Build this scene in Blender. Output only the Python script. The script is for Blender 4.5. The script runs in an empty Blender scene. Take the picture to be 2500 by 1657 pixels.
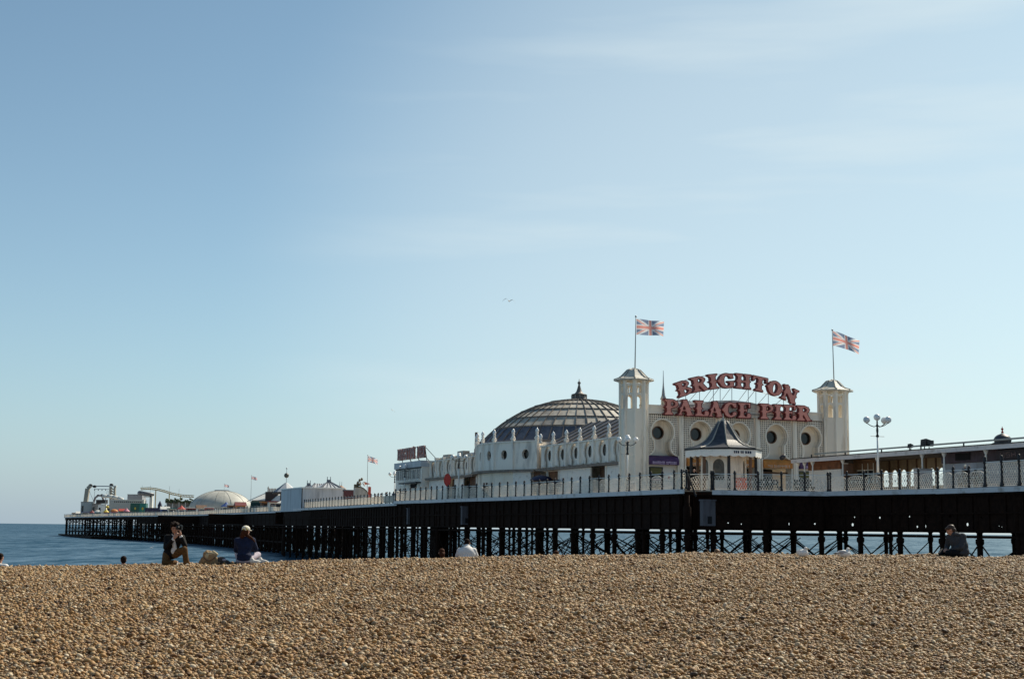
import bpy, bmesh, math, random
import numpy as np
from mathutils import Vector, Matrix, Quaternion, Euler

random.seed(7)
RNG = np.random.default_rng(11)
S = bpy.context.scene
COL = S.collection
rad = math.radians

# ------------------------------------------------------------------ camera
EYE = 5.3                      # metres above the sea
FPX = 3500.0                   # focal length in photo pixels (2500 wide)
PITCH, ROLL = rad(7.52), rad(0.653)
_F = Vector((0, math.cos(PITCH), math.sin(PITCH)))
_u0 = Vector((0, -math.sin(PITCH), math.cos(PITCH)))
_r0 = Vector((1, 0, 0))
_U = _u0 * math.cos(ROLL) - _r0 * math.sin(ROLL)
_R = _r0 * math.cos(ROLL) + _u0 * math.sin(ROLL)
cam_d = bpy.data.cameras.new('camera')
cam = bpy.data.objects.new('camera', cam_d)
COL.objects.link(cam)
cam_d.sensor_width = 36.0
cam_d.lens = FPX / 2500 * 36.0
cam_d.clip_start = 0.5
cam_d.clip_end = 60000
M = Matrix((( _R.x, _U.x, -_F.x, 0), (_R.y, _U.y, -_F.y, 0), (_R.z, _U.z, -_F.z, EYE), (0, 0, 0, 1)))
cam.matrix_world = M
S.camera = cam

def at(px, py, Y):
    """world point on the ray of a photo pixel at ground distance Y"""
    d = _F * FPX + _R * (px - 1250) + _U * (828.5 - py)
    d = d * (Y / d.y)
    return Vector((d.x, d.y, d.z + EYE))

# ------------------------------------------------------------------ world, sun, exposure
SUN_AZ, SUN_EL = rad(45), rad(45)
sun_dir = Vector((math.sin(SUN_AZ) * math.cos(SUN_EL), math.cos(SUN_AZ) * math.cos(SUN_EL), math.sin(SUN_EL)))
W = bpy.data.worlds.new('World'); S.world = W
W.use_nodes = True
nt = W.node_tree; nt.nodes.clear()
n_out = nt.nodes.new('ShaderNodeOutputWorld')
n_bg = nt.nodes.new('ShaderNodeBackground')
n_sky = nt.nodes.new('ShaderNodeTexSky')
n_sky.sky_type = 'NISHITA'
n_sky.sun_disc = False
n_sky.sun_elevation = SUN_EL
n_sky.sun_rotation = SUN_AZ
n_sky.altitude = 0
n_sky.air_density = 1.0
n_sky.dust_density = 2.0
n_sky.ozone_density = 2.0
n_bg.inputs['Strength'].default_value = 0.1
# thin cirrus streaks
n_tc = nt.nodes.new('ShaderNodeTexCoord')
n_map = nt.nodes.new('ShaderNodeMapping')
n_map.inputs['Rotation'].default_value = (0, rad(-9), rad(20))
n_map.inputs['Scale'].default_value = (1.6, 1.6, 14.0)
n_noise = nt.nodes.new('ShaderNodeTexNoise')
n_noise.inputs['Scale'].default_value = 1.7
n_noise.inputs['Detail'].default_value = 5
n_noise.inputs['Roughness'].default_value = 0.5
n_ramp = nt.nodes.new('ShaderNodeValToRGB')
n_ramp.color_ramp.elements[0].position = 0.50
n_ramp.color_ramp.elements[0].color = (0, 0, 0, 1)
n_ramp.color_ramp.elements[1].position = 0.78
n_ramp.color_ramp.elements[1].color = (1, 1, 1, 1)
n_mix = nt.nodes.new('ShaderNodeMix'); n_mix.data_type = 'RGBA'
n_mix.inputs[7].default_value = (6.6, 7.5, 7.7, 1)
n_tint = nt.nodes.new('ShaderNodeMix'); n_tint.data_type = 'RGBA'; n_tint.blend_type = 'MULTIPLY'
n_tint.inputs[0].default_value = 1.0
n_tint.inputs[7].default_value = (0.58, 0.77, 0.77, 1)
# marine haze: an even pale glow added towards the horizon, the same all the way round
n_sep = nt.nodes.new('ShaderNodeSeparateXYZ')
n_max = nt.nodes.new('ShaderNodeMath'); n_max.operation = 'MAXIMUM'; n_max.inputs[1].default_value = 0.0
n_mul = nt.nodes.new('ShaderNodeMath'); n_mul.operation = 'MULTIPLY'; n_mul.inputs[1].default_value = -5.0
n_exp = nt.nodes.new('ShaderNodeMath'); n_exp.operation = 'EXPONENT'
n_hzc = nt.nodes.new('ShaderNodeMix'); n_hzc.data_type = 'RGBA'
n_hzc.inputs[6].default_value = (0, 0, 0, 1); n_hzc.inputs[7].default_value = (2.45, 3.05, 3.9, 1)
n_hadd = nt.nodes.new('ShaderNodeMix'); n_hadd.data_type = 'RGBA'; n_hadd.blend_type = 'ADD'; n_hadd.inputs[0].default_value = 1.0
L = nt.links.new
L(n_tc.outputs['Generated'], n_map.inputs['Vector'])
L(n_tc.outputs['Generated'], n_sep.inputs[0]); L(n_sep.outputs[2], n_max.inputs[0]); L(n_max.outputs[0], n_mul.inputs[0]); L(n_mul.outputs[0], n_exp.inputs[0]); L(n_exp.outputs[0], n_hzc.inputs[0])
L(n_map.outputs[0], n_noise.inputs['Vector'])
L(n_noise.outputs['Fac'], n_ramp.inputs[0])
# the veil is thickest low in the south-west and thins out upwards
n_dot = nt.nodes.new('ShaderNodeVectorMath'); n_dot.operation = 'DOT_PRODUCT'
n_dot.inputs[1].default_value = Vector((0.20, 0.96, 0.13)).normalized()
n_veil = nt.nodes.new('ShaderNodeMapRange'); n_veil.interpolation_type = 'SMOOTHSTEP'
n_veil.inputs[1].default_value = 0.915; n_veil.inputs[2].default_value = 1.0; n_veil.inputs[3].default_value = 0.0; n_veil.inputs[4].default_value = 0.42
n_add = nt.nodes.new('ShaderNodeMath'); n_add.operation = 'MULTIPLY_ADD'; n_add.use_clamp = True
L(n_tc.outputs['Generated'], n_dot.inputs[0]); L(n_dot.outputs['Value'], n_veil.inputs[0])
L(n_ramp.outputs[0], n_add.inputs[0]); L(n_veil.outputs[0], n_add.inputs[1]); L(n_veil.outputs[0], n_add.inputs[2])
L(n_add.outputs[0], n_mix.inputs[0])
L(n_sky.outputs[0], n_tint.inputs[6])
L(n_tint.outputs[2], n_hadd.inputs[6]); L(n_hzc.outputs[2], n_hadd.inputs[7]); L(n_hadd.outputs[2], n_mix.inputs[6])
L(n_mix.outputs[2], n_bg.inputs['Color'])
L(n_bg.outputs[0], n_out.inputs['Surface'])

sun_d = bpy.data.lights.new('sun', 'SUN')
sun_d.energy = 5.0
sun_d.angle = rad(0.5)
sun_d.color = (1.0, 0.90, 0.74)
sun = bpy.data.objects.new('sun', sun_d)
COL.objects.link(sun)
sun.rotation_euler = sun_dir.to_track_quat('Z', 'Y').to_euler()
sun.location = (60, 20, 80)

S.view_settings.view_transform = 'Standard'
S.view_settings.look = 'None'
S.view_settings.exposure = 0.2
S.view_settings.gamma = 1.0
S.view_settings.use_curve_mapping = False
S.render.engine = 'CYCLES'

# ------------------------------------------------------------------ materials
MATS = {}
def pm(name, col, rough=0.65, metal=0.0, var=0.10, scale=2.5, streak=False, bump=0.0, bscale=20.0, spec=0.4, dirt=None, dirt_amt=0.3):
    if name in MATS: return MATS[name]
    m = bpy.data.materials.new(name); m.use_nodes = True
    t = m.node_tree; b = t.nodes['Principled BSDF']
    b.inputs['Roughness'].default_value = rough
    b.inputs['Metallic'].default_value = metal
    b.inputs['Specular IOR Level'].default_value = spec
    tc = t.nodes.new('ShaderNodeTexCoord')
    mp = t.nodes.new('ShaderNodeMapping')
    mp.inputs['Scale'].default_value = (1, 1, 0.22) if streak else (1, 1, 1)
    ns = t.nodes.new('ShaderNodeTexNoise')
    ns.inputs['Scale'].default_value = scale
    ns.inputs['Detail'].default_value = 6
    ns.inputs['Roughness'].default_value = 0.62
    mx = t.nodes.new('ShaderNodeMix'); mx.data_type = 'RGBA'
    c = Vector(col)
    d = Vector(dirt) if dirt else c * (1 - 2.2 * var)
    mx.inputs[6].default_value = (*(c * (1 + var)), 1)
    mx.inputs[7].default_value = (*d, 1)
    rp = t.nodes.new('ShaderNodeValToRGB')
    rp.color_ramp.elements[0].position = 0.38 if not dirt else 0.62 - dirt_amt * 0.4
    rp.color_ramp.elements[1].position = 0.75
    t.links.new(tc.outputs['Object'], mp.inputs[0])
    t.links.new(mp.outputs[0], ns.inputs['Vector'])
    t.links.new(ns.outputs['Fac'], rp.inputs[0])
    t.links.new(rp.outputs[0], mx.inputs[0])
    t.links.new(mx.outputs[2], b.inputs['Base Color'])
    if bump > 0:
        n2 = t.nodes.new('ShaderNodeTexNoise'); n2.inputs['Scale'].default_value = bscale
        n2.inputs['Detail'].default_value = 4
        bp = t.nodes.new('ShaderNodeBump'); bp.inputs['Strength'].default_value = bump
        bp.inputs['Distance'].default_value = 0.03
        t.links.new(tc.outputs['Object'], n2.inputs['Vector'])
        t.links.new(n2.outputs['Fac'], bp.inputs['Height'])
        t.links.new(bp.outputs[0], b.inputs['Normal'])
    MATS[name] = m
    return m

# ------------------------------------------------------------------ mesh builder
class MB:
    def __init__(self): self.v = []; self.f = []; self.mi = []
    def add(self, vs, fs, mi=0):
        o = len(self.v); self.v += [tuple(p) for p in vs]
        self.f += [tuple(i + o for i in f) for f in fs]
        self.mi += [mi] * len(fs)
        return self
    def box(self, x0, x1, y0, y1, z0, z1, mi=0):
        return self.add([(x0,y0,z0),(x1,y0,z0),(x1,y1,z0),(x0,y1,z0),(x0,y0,z1),(x1,y0,z1),(x1,y1,z1),(x0,y1,z1)],
                 [(0,3,2,1),(4,5,6,7),(0,1,5,4),(1,2,6,5),(2,3,7,6),(3,0,4,7)], mi)
    def bar(self, p, q, w, h=None, mi=0, up=(0,0,1)):
        p = Vector(p); q = Vector(q); h = h or w
        d = (q - p).normalized(); u = Vector(up)
        if abs(d.dot(u)) > 0.98: u = Vector((0, 1, 0))
        s = d.cross(u).normalized() * (w / 2); u2 = s.cross(d).normalized() * (h / 2)
        vs = [p-s-u2, p+s-u2, p+s+u2, p-s+u2, q-s-u2, q+s-u2, q+s+u2, q-s+u2]
        return self.add(vs, [(0,1,2,3)[::-1],(4,5,6,7),(0,1,5,4),(1,2,6,5),(2,3,7,6),(3,0,4,7)], mi)
    def tube(self, p, q, r0, r1=None, n=8, mi=0, cap=True):
        p = Vector(p); q = Vector(q); r1 = r0 if r1 is None else r1
        d = (q - p).normalized(); u = Vector((0, 0, 1))
        if abs(d.dot(u)) > 0.98: u = Vector((0, 1, 0))
        a = d.cross(u).normalized(); b = a.cross(d)
        vs = []
        for c, r in ((p, r0), (q, r1)):
            for i in range(n):
                t = 2 * math.pi * i / n
                vs.append(c + a * (r * math.cos(t)) + b * (r * math.sin(t)))
        fs = [(i, (i+1) % n, n + (i+1) % n, n + i) for i in range(n)]
        if cap: fs += [tuple(range(n))[::-1], tuple(range(n, 2*n))]
        return self.add(vs, fs, mi)
    def path(self, pts, r, n=6, mi=0):
        for a, b in zip(pts[:-1], pts[1:]): self.tube(a, b, r, r, n, mi)
        return self
    def lathe(self, prof, n=16, c=(0,0,0), phase=0.0, mi=0):
        vs = []; fs = []
        for r, z in prof:
            for i in range(n):
                t = 2 * math.pi * i / n + phase
                vs.append((c[0] + r * math.cos(t), c[1] + r * math.sin(t), c[2] + z))
        for k in range(len(prof) - 1):
            for i in range(n):
                j = (i + 1) % n
                fs.append((k*n+i, k*n+j, (k+1)*n+j, (k+1)*n+i))
        if prof[0][0] > 1e-4: fs.append(tuple(range(n))[::-1])
        if prof[-1][0] > 1e-4: fs.append(tuple(range((len(prof)-1)*n, len(prof)*n)))
        return self.add(vs, fs, mi)
    def ball(self, c, r, sx=1, sy=1, sz=1, n=12, m=8, mi=0):
        prof = []
        c = Vector(c); vs = []; fs = []
        for k in range(m + 1):
            a = math.pi * k / m
            for i in range(n):
                t = 2 * math.pi * i / n
                vs.append((c.x + r*sx*math.sin(a)*math.cos(t), c.y + r*sy*math.sin(a)*math.sin(t), c.z + r*sz*math.cos(a)))
        for k in range(m):
            for i in range(n):
                j = (i+1) % n
                fs.append((k*n+i, (k+1)*n+i, (k+1)*n+j, k*n+j))
        return self.add(vs, fs, mi)
    def prism(self, poly, z0, z1, mi=0):
        n = len(poly)
        vs = [(x, y, z0) for x, y in poly] + [(x, y, z1) for x, y in poly]
        fs = [tuple(range(n))[::-1], tuple(range(n, 2*n))] + [(i, (i+1) % n, n+(i+1) % n, n+i) for i in range(n)]
        return self.add(vs, fs, mi)
    def face(self, pts, mi=0): return self.add(pts, [tuple(range(len(pts)))], mi)
    def mesh(self, name, smooth=False, fix=True):
        me = bpy.data.meshes.new(name)
        me.from_pydata(self.v, [], self.f)
        if any(self.mi): me.polygons.foreach_set('material_index', self.mi)
        if fix:
            bm = bmesh.new(); bm.from_mesh(me)
            bmesh.ops.remove_doubles(bm, verts=bm.verts, dist=1e-5)
            bmesh.ops.recalc_face_normals(bm, faces=bm.faces)
            if smooth:
                for f in bm.faces: f.smooth = True
            bm.to_mesh(me); bm.free()
        elif smooth:
            me.polygons.foreach_set('use_smooth', [True] * len(me.polygons))
        me.update()
        return me
    def build(self, name, mat, parent=None, smooth=False, loc=None, label=None, kind=None, fix=True):
        return mkobj(name, self.mesh(name, smooth, fix), mat, parent, loc, label, kind)

def mkobj(name, me, mat=None, parent=None, loc=None, label=None, kind=None):
    o = bpy.data.objects.new(name, me)
    COL.objects.link(o)
    if mat is not None and len(me.materials) == 0:
        for m in (mat if isinstance(mat, (list, tuple)) else [mat]): me.materials.append(m)
    if parent is not None: o.parent = parent
    if loc is not None: o.location = loc
    if label: o['label'] = label
    if kind: o['kind'] = kind
    return o

def tag(o, label, cat, group=None):
    o['label'] = label; o['category'] = cat
    if group: o['group'] = group
    return o

def thing(name, label, cat, loc=(0,0,0), rz=0.0, group=None):
    o = bpy.data.objects.new(name, None)
    COL.objects.link(o)
    o.location = loc; o.rotation_euler = (0, 0, rz)
    o.empty_display_size = 0.3
    return tag(o, label, cat, group)

def inst(name, me, parent, loc=(0,0,0), rot=(0,0,0), scale=(1,1,1)):
    o = bpy.data.objects.new(name, me)
    COL.objects.link(o); o.parent = parent
    o.location = loc; o.rotation_euler = rot; o.scale = scale
    return o

def dup(root, loc, rz=None, label=None, group=None):
    def rec(o, par):
        c = o.copy(); COL.objects.link(c)
        if par is not None: c.parent = par
        for ch in list(o.children): rec(ch, c)
        return c
    r = rec(root, None)
    r.location = loc
    if rz is not None: r.rotation_euler = (0, 0, rz)
    if label: r['label'] = label
    if group: r['group'] = group
    return r

# filled 2-D outlines with holes -> extruded mesh data
def fill2d(loops, h):
    cu = bpy.data.curves.new('outline', 'CURVE')
    cu.dimensions = '2D'; cu.fill_mode = 'BOTH'; cu.extrude = h / 2
    for lp in loops:
        sp = cu.splines.new('POLY'); sp.points.add(len(lp) - 1)
        for p, (x, y) in zip(sp.points, lp): p.co = (x, y, 0, 1)
        sp.use_cyclic_u = True
    ob = bpy.data.objects.new('outline', cu)
    me = bpy.data.meshes.new_from_object(ob)
    vs = [tuple(v.co) for v in me.vertices]; fs = [tuple(p.vertices) for p in me.polygons]
    bpy.data.objects.remove(ob); bpy.data.meshes.remove(me); bpy.data.curves.remove(cu)
    return vs, fs

# overlapping closed primitives -> one continuous surface
def _prim(bm, p):
    k = p[0]
    if k == 'cap':
        a, b, r0, r1 = Vector(p[1]), Vector(p[2]), p[3], p[4]
        d = b - a; Lh = max(d.length, 1e-4)
        q = d.to_track_quat('Z', 'Y')
        n, m = 14, 5; prof = []
        for i in range(m + 1):
            t = math.pi / 2 * i / m
            prof.append((r0 * math.sin(t), -r0 * math.cos(t)))
        for i in range(m + 1):
            t = math.pi / 2 * i / m
            prof.append((r1 * math.cos(t), Lh + r1 * math.sin(t)))
        rings = []
        for r, z in prof:
            rings.append([bm.verts.new(a + q @ Vector((max(r, 1e-4) * math.cos(2*math.pi*i/n), max(r, 1e-4) * math.sin(2*math.pi*i/n), z))) for i in range(n)])
        for x, y in zip(rings[:-1], rings[1:]):
            for i in range(n): bm.faces.new((x[i], x[(i+1) % n], y[(i+1) % n], y[i]))
        bm.faces.new(rings[0][::-1]); bm.faces.new(rings[-1])
    elif k == 'ell':
        c, r = Vector(p[1]), p[2]
        q = p[3] if len(p) > 3 else Quaternion()
        mt = Matrix.Translation(c) @ q.to_matrix().to_4x4() @ Matrix.Diagonal((*r, 1))
        bmesh.ops.create_icosphere(bm, subdivisions=3, radius=1.0, matrix=mt)
    elif k == 'box':
        c, r = Vector(p[1]), p[2]
        q = p[3] if len(p) > 3 else Quaternion()
        mt = Matrix.Translation(c) @ q.to_matrix().to_4x4() @ Matrix.Diagonal((*[2*x for x in r], 1))
        bmesh.ops.create_cube(bm, size=1.0, matrix=mt)

def blob(name, prims, voxel, mat, parent=None, smooth=3, label=None):
    bm = bmesh.new()
    for p in prims: _prim(bm, p)
    bmesh.ops.recalc_face_normals(bm, faces=bm.faces)
    me = bpy.data.meshes.new(name); bm.to_mesh(me); bm.free()
    o = bpy.data.objects.new(name, me); COL.objects.link(o)
    md = o.modifiers.new('r', 'REMESH'); md.mode = 'VOXEL'; md.voxel_size = voxel; md.use_smooth_shade = True
    if smooth:
        ms = o.modifiers.new('s', 'SMOOTH'); ms.iterations = smooth; ms.factor = 0.5
    dg = bpy.context.evaluated_depsgraph_get()
    ev = o.evaluated_get(dg)
    m2 = bpy.data.meshes.new_from_object(ev)
    o.modifiers.clear(); o.data = m2; bpy.data.meshes.remove(me)
    m2.name = name
    m2.materials.clear(); m2.materials.append(mat)
    m2.polygons.foreach_set('use_smooth', [True] * len(m2.polygons))
    if parent is not None: o.parent = parent
    if label: o['label'] = label
    return o

# ------------------------------------------------------------------ pier frame: v across (to the right), s out to sea
PA = math.atan2(0.37, 0.929)
P0 = Vector((10.6, 125.0, 0.0))
EV = Vector((math.cos(PA), math.sin(PA), 0)); ES = Vector((-math.sin(PA), math.cos(PA), 0))
DECK = EYE + 3.0
def PW(v, s, z=DECK): return P0 + EV * v + ES * s + Vector((0, 0, z))
def pier_thing(name, label, cat, v=0, s=0, z=DECK, group=None, rz=0.0):
    return thing(name, label, cat, PW(v, s, z), PA + rz, group)
# ------------------------------------------------------------------ palette
CREAM = pm('cream_render', (0.84, 0.755, 0.63), 0.7, var=0.08, scale=0.7, streak=True, bump=0.2, bscale=9, dirt=(0.33, 0.27, 0.21), dirt_amt=0.25)
CREAMB = pm('cream_trim', (0.86, 0.78, 0.66), 0.65, var=0.06, scale=1.5, streak=True, dirt=(0.36, 0.30, 0.24), dirt_amt=0.2)
FLANK = pm('pale_flank_paint', (0.84, 0.775, 0.68), 0.65, var=0.08, scale=0.8, streak=True, bump=0.15, bscale=9, dirt=(0.36, 0.33, 0.30), dirt_amt=0.3)
FLANK2 = pm('pale_flank_trim', (0.85, 0.79, 0.70), 0.65, var=0.06, scale=1.5, streak=True, dirt=(0.32, 0.28, 0.25), dirt_amt=0.25)
WHITE = pm('white_paint', (0.82, 0.80, 0.75), 0.5, var=0.05, scale=2, dirt=(0.5, 0.46, 0.4), dirt_amt=0.15)
FASCIA = pm('fascia_paint', (0.62, 0.60, 0.60), 0.55, var=0.08, scale=1.2, dirt=(0.35, 0.31, 0.28), dirt_amt=0.25)
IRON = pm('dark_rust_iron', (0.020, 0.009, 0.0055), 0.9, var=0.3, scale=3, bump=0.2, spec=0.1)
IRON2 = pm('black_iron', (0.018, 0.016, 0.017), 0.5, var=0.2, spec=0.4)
LAT = pm('cream_lattice', (0.80, 0.73, 0.62), 0.6, var=0.15, scale=4, dirt=(0.34, 0.25, 0.18), dirt_amt=0.2)
SLATE = pm('slate_roof', (0.048, 0.05, 0.062), 0.46, var=0.2, scale=3, bump=0.3, bscale=14)
LEAD = pm('lead_dome', (0.40, 0.36, 0.30), 0.45, var=0.25, scale=1.2, streak=True, bump=0.15, bscale=6)
LEADD = pm('dark_lead', (0.10, 0.105, 0.13), 0.5, var=0.25, scale=1.5, bump=0.2, bscale=6)
RIB = pm('dome_rib', (0.14, 0.12, 0.105), 0.55, var=0.2)
GLASSD = pm('dark_glass', (0.02, 0.018, 0.016), 0.12, var=0.2, spec=0.5)
DARK = pm('dark_interior', (0.012, 0.010, 0.010), 0.9, var=0.2)
GLOBE = pm('opal_glass', (0.82, 0.82, 0.80), 0.25, var=0.03, spec=0.5)
BROWN = pm('brown_boards', (0.16, 0.09, 0.055), 0.7, var=0.15, scale=1.5, streak=True)
RED = pm('red_paint', (0.42, 0.03, 0.02), 0.4, var=0.1)
ORANGE = pm('orange_awning', (0.55, 0.20, 0.035), 0.6, var=0.15)
PURPLE = pm('purple_awning', (0.075, 0.03, 0.10), 0.6, var=0.15)
GREY = pm('grey_paint', (0.33, 0.33, 0.34), 0.6, var=0.12, scale=1.2, streak=True)
SILVER = pm('grey_metal', (0.30, 0.31, 0.32), 0.4, metal=0.5, var=0.1)
LILAC = pm('pale_print', (0.55, 0.42, 0.6), 0.6, var=0.1)
YELLOW = pm('yellow_paint', (0.55, 0.43, 0.06), 0.5, var=0.1)
GREEN = pm('green_paint', (0.02, 0.10, 0.075), 0.5, var=0.15)
NAVY = pm('navy_paint', (0.014, 0.016, 0.055), 0.5, var=0.15)
SIGNRED = pm('sign_face_red', (0.70, 0.27, 0.21), 0.55, var=0.15, scale=4, dirt=(0.50, 0.17, 0.09), dirt_amt=0.3)
SIGNDK = pm('sign_edge_red', (0.16, 0.018, 0.014), 0.5, var=0.2)
SKIN = pm('skin', (0.42, 0.22, 0.15), 0.5, var=0.06, scale=8)
HAIRB = pm('brown_black_hair', (0.014, 0.007, 0.005), 0.8, var=0.3, scale=30, spec=0.1)
HAIRR = pm('auburn_hair', (0.055, 0.018, 0.008), 0.75, var=0.3, scale=30, spec=0.1)

# ------------------------------------------------------------------ beach
_CPX = np.array([-4000,-500,0,300,430,660,900,1100,1250,1500,1700,1900,2100,2300,2500,3000,6000.])
_CPY = np.array([1400,1392,1384,1379,1377,1371,1365.5,1360,1358,1353.5,1351,1353,1355,1356.5,1358,1362,1380.])
CREST = 35.0
def ground(x, y):
    x = np.asarray(x, float); y = np.asarray(y, float)
    px = 1250 + 100 * x
    d = (np.interp(px, _CPX, _CPY) - (1276.5 + 0.0114 * np.clip(px, -3000, 5500))) / 100 + 0.03
    t = np.clip((y - 12) / (CREST - 12), 0, 1)
    z = EYE - 1.62 + (1.62 - d) * np.sin(t * math.pi / 2)
    z = np.where(y < 12, EYE - 1.62 + 0.0 * y, z)
    u = np.clip(y - CREST, 0, None)
    fall = np.where(u < 16, -0.01*u - 0.006*u*u, -0.01*16 - 0.006*256 - 0.2*(u - 16))
    z = z + fall
    z = z + 0.026*np.sin(x*0.9 + 0.6*y) * np.sin(y*0.8 - x*0.5) + 0.016*np.sin(x*2.9 - y*1.7) + 0.012*np.sin(x*1.7+1.3)*np.sin(y*2.3)
    return z

def build_beach():
    xs = np.concatenate([np.arange(-120, -20, 4.0), np.arange(-20, 20.01, 0.25), np.arange(24, 121, 4.0)])
    ys = np.concatenate([np.arange(-30, 8, 2.0), np.arange(8, 46, 0.25), np.arange(46, 80.1, 1.5)])
    X, Y = np.meshgrid(xs, ys)
    Z = ground(X, Y)
    nx, ny = len(xs), len(ys)
    v = np.stack([X, Y, Z], -1).reshape(-1, 3)
    idx = np.arange(nx*ny).reshape(ny, nx)
    f = np.stack([idx[:-1,:-1], idx[:-1,1:], idx[1:,1:], idx[1:,:-1]], -1).reshape(-1, 4)
    me = bpy.data.meshes.new('beach')
    me.from_pydata(v.tolist(), [], f.tolist())
    me.polygons.foreach_set('use_smooth', [True]*len(me.polygons))
    m = bpy.data.materials.new('shingle_ground'); m.use_nodes = True
    t = m.node_tree; b = t.nodes['Principled BSDF']; b.inputs['Roughness'].default_value = 0.85
    b.inputs['Specular IOR Level'].default_value = 0.25
    tc = t.nodes.new('ShaderNodeTexCoord')
    vo = t.nodes.new('ShaderNodeTexVoronoi'); vo.inputs['Scale'].default_value = 26
    rp = t.nodes.new('ShaderNodeValToRGB'); cr = rp.color_ramp
    cr.interpolation = 'CONSTANT'
    cols = [(0.0,(0.06,0.036,0.02)),(0.2,(0.14,0.085,0.045)),(0.4,(0.19,0.125,0.07)),(0.6,(0.10,0.066,0.04)),(0.75,(0.24,0.18,0.12)),(0.9,(0.16,0.13,0.10))]
    cr.elements[0].position = 0; cr.elements[0].color = (*cols[0][1],1)
    cr.elements[1].position = cols[1][0]; cr.elements[1].color = (*cols[1][1],1)
    for p, c in cols[2:]:
        e = cr.elements.new(p); e.color = (*c, 1)
    sx = t.nodes.new('ShaderNodeSeparateColor')
    bp = t.nodes.new('ShaderNodeBump'); bp.inputs['Strength'].default_value = 1.0; bp.inputs['Distance'].default_value = 0.03
    bp.invert = True
    t.links.new(tc.outputs['Object'], vo.inputs['Vector'])
    t.links.new(vo.outputs['Color'], sx.inputs[0]); t.links.new(sx.outputs[0], rp.inputs[0])
    t.links.new(rp.outputs[0], b.inputs['Base Color'])
    t.links.new(vo.outputs['Distance'], bp.inputs['Height']); t.links.new(bp.outputs[0], b.inputs['Normal'])
    o = mkobj('beach', me, m, kind='structure')
    o['label'] = 'brown shingle beach rising to a low crest'
    return o
BEACH = build_beach()

# pebble material, colour by instance
def pebble_mat():
    m = bpy.data.materials.new('pebble'); m.use_nodes = True
    t = m.node_tree; b = t.nodes['Principled BSDF']; b.inputs['Roughness'].default_value = 0.62
    b.inputs['Specular IOR Level'].default_value = 0.35
    oi = t.nodes.new('ShaderNodeObjectInfo')
    rp = t.nodes.new('ShaderNodeValToRGB'); cr = rp.color_ramp
    cols = [(0.0,(0.06,0.040,0.024)),(0.08,(0.17,0.092,0.038)),(0.2,(0.36,0.21,0.082)),(0.32,(0.47,0.295,0.118)),(0.44,(0.38,0.26,0.125)),
            (0.56,(0.53,0.385,0.19)),(0.66,(0.29,0.18,0.09)),(0.76,(0.58,0.46,0.27)),(0.87,(0.32,0.285,0.225)),(0.94,(0.63,0.55,0.39)),(1.0,(0.72,0.67,0.55))]
    cr.elements[0].position = 0; cr.elements[0].color = (*cols[0][1],1)
    cr.elements[1].position = 1; cr.elements[1].color = (*cols[-1][1],1)
    for p, c in cols[1:-1]:
        e = cr.elements.new(p); e.color = (*c, 1)
    for e in cr.elements: e.color = (e.color[0]*1.07, e.color[1]*0.97, e.color[2]*0.86, 1)
    tc = t.nodes.new('ShaderNodeTexCoord')
    ns = t.nodes.new('ShaderNodeTexNoise'); ns.inputs['Scale'].default_value = 1.6; ns.inputs['Detail'].default_value = 3
    mx = t.nodes.new('ShaderNodeMix'); mx.data_type = 'RGBA'; mx.blend_type = 'MULTIPLY'
    r2 = t.nodes.new('ShaderNodeValToRGB')
    r2.color_ramp.elements[0].position = 0.3; r2.color_ramp.elements[0].color = (0.50,0.45,0.41,1)
    r2.color_ramp.elements[1].position = 0.7; r2.color_ramp.elements[1].color = (1.02,1.0,0.97,1)
    t.links.new(oi.outputs['Random'], rp.inputs[0])
    t.links.new(tc.outputs['Object'], ns.inputs['Vector']); t.links.new(ns.outputs['Fac'], r2.inputs[0])
    mx.inputs[0].default_value = 1
    t.links.new(rp.outputs[0], mx.inputs[6]); t.links.new(r2.outputs[0], mx.inputs[7])
    t.links.new(mx.outputs[2], b.inputs['Base Color'])
    return m
PEB = pebble_mat()
PEB_ME = []
for k in range(5):
    bm = bmesh.new(); bmesh.ops.create_icosphere(bm, subdivisions=2, radius=1.0)
    rr = random.Random(k)
    ax = [Vector((rr.gauss(0,1), rr.gauss(0,1), rr.gauss(0,1))).normalized() for _ in range(6)]
    am = [rr.uniform(-0.22, 0.16) for _ in range(6)]
    for v in bm.verts:
        n = v.co.normalized(); s = 1.0
        for a, w in zip(ax, am): s += w * max(0, n.dot(a))**2
        v.co = Vector((n.x*s, n.y*s*rr.choice([0.78]), n.z*s*0.55))
    for f in bm.faces: f.smooth = True
    me = bpy.data.meshes.new('stone'); bm.to_mesh(me); bm.free(); me.materials.append(PEB)
    PEB_ME.append(me)

# the 300 largest-looking stones singly
STONES = []
cnt = 0
while cnt < 300:
    y = 13.6 + 5.5 * random.random()**1.6
    x = random.uniform(-1, 1) * (0.36 * y)
    r = random.uniform(0.024, 0.042)
    z = float(ground(x, y)) + r * 0.3
    o = inst('stone', PEB_ME[cnt % 5], BEACH, (x, y, z), (random.gauss(0, 0.3), random.gauss(0, 0.3), random.uniform(0, 6.28)), (r, r, r))
    STONES.append(o); cnt += 1

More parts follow.
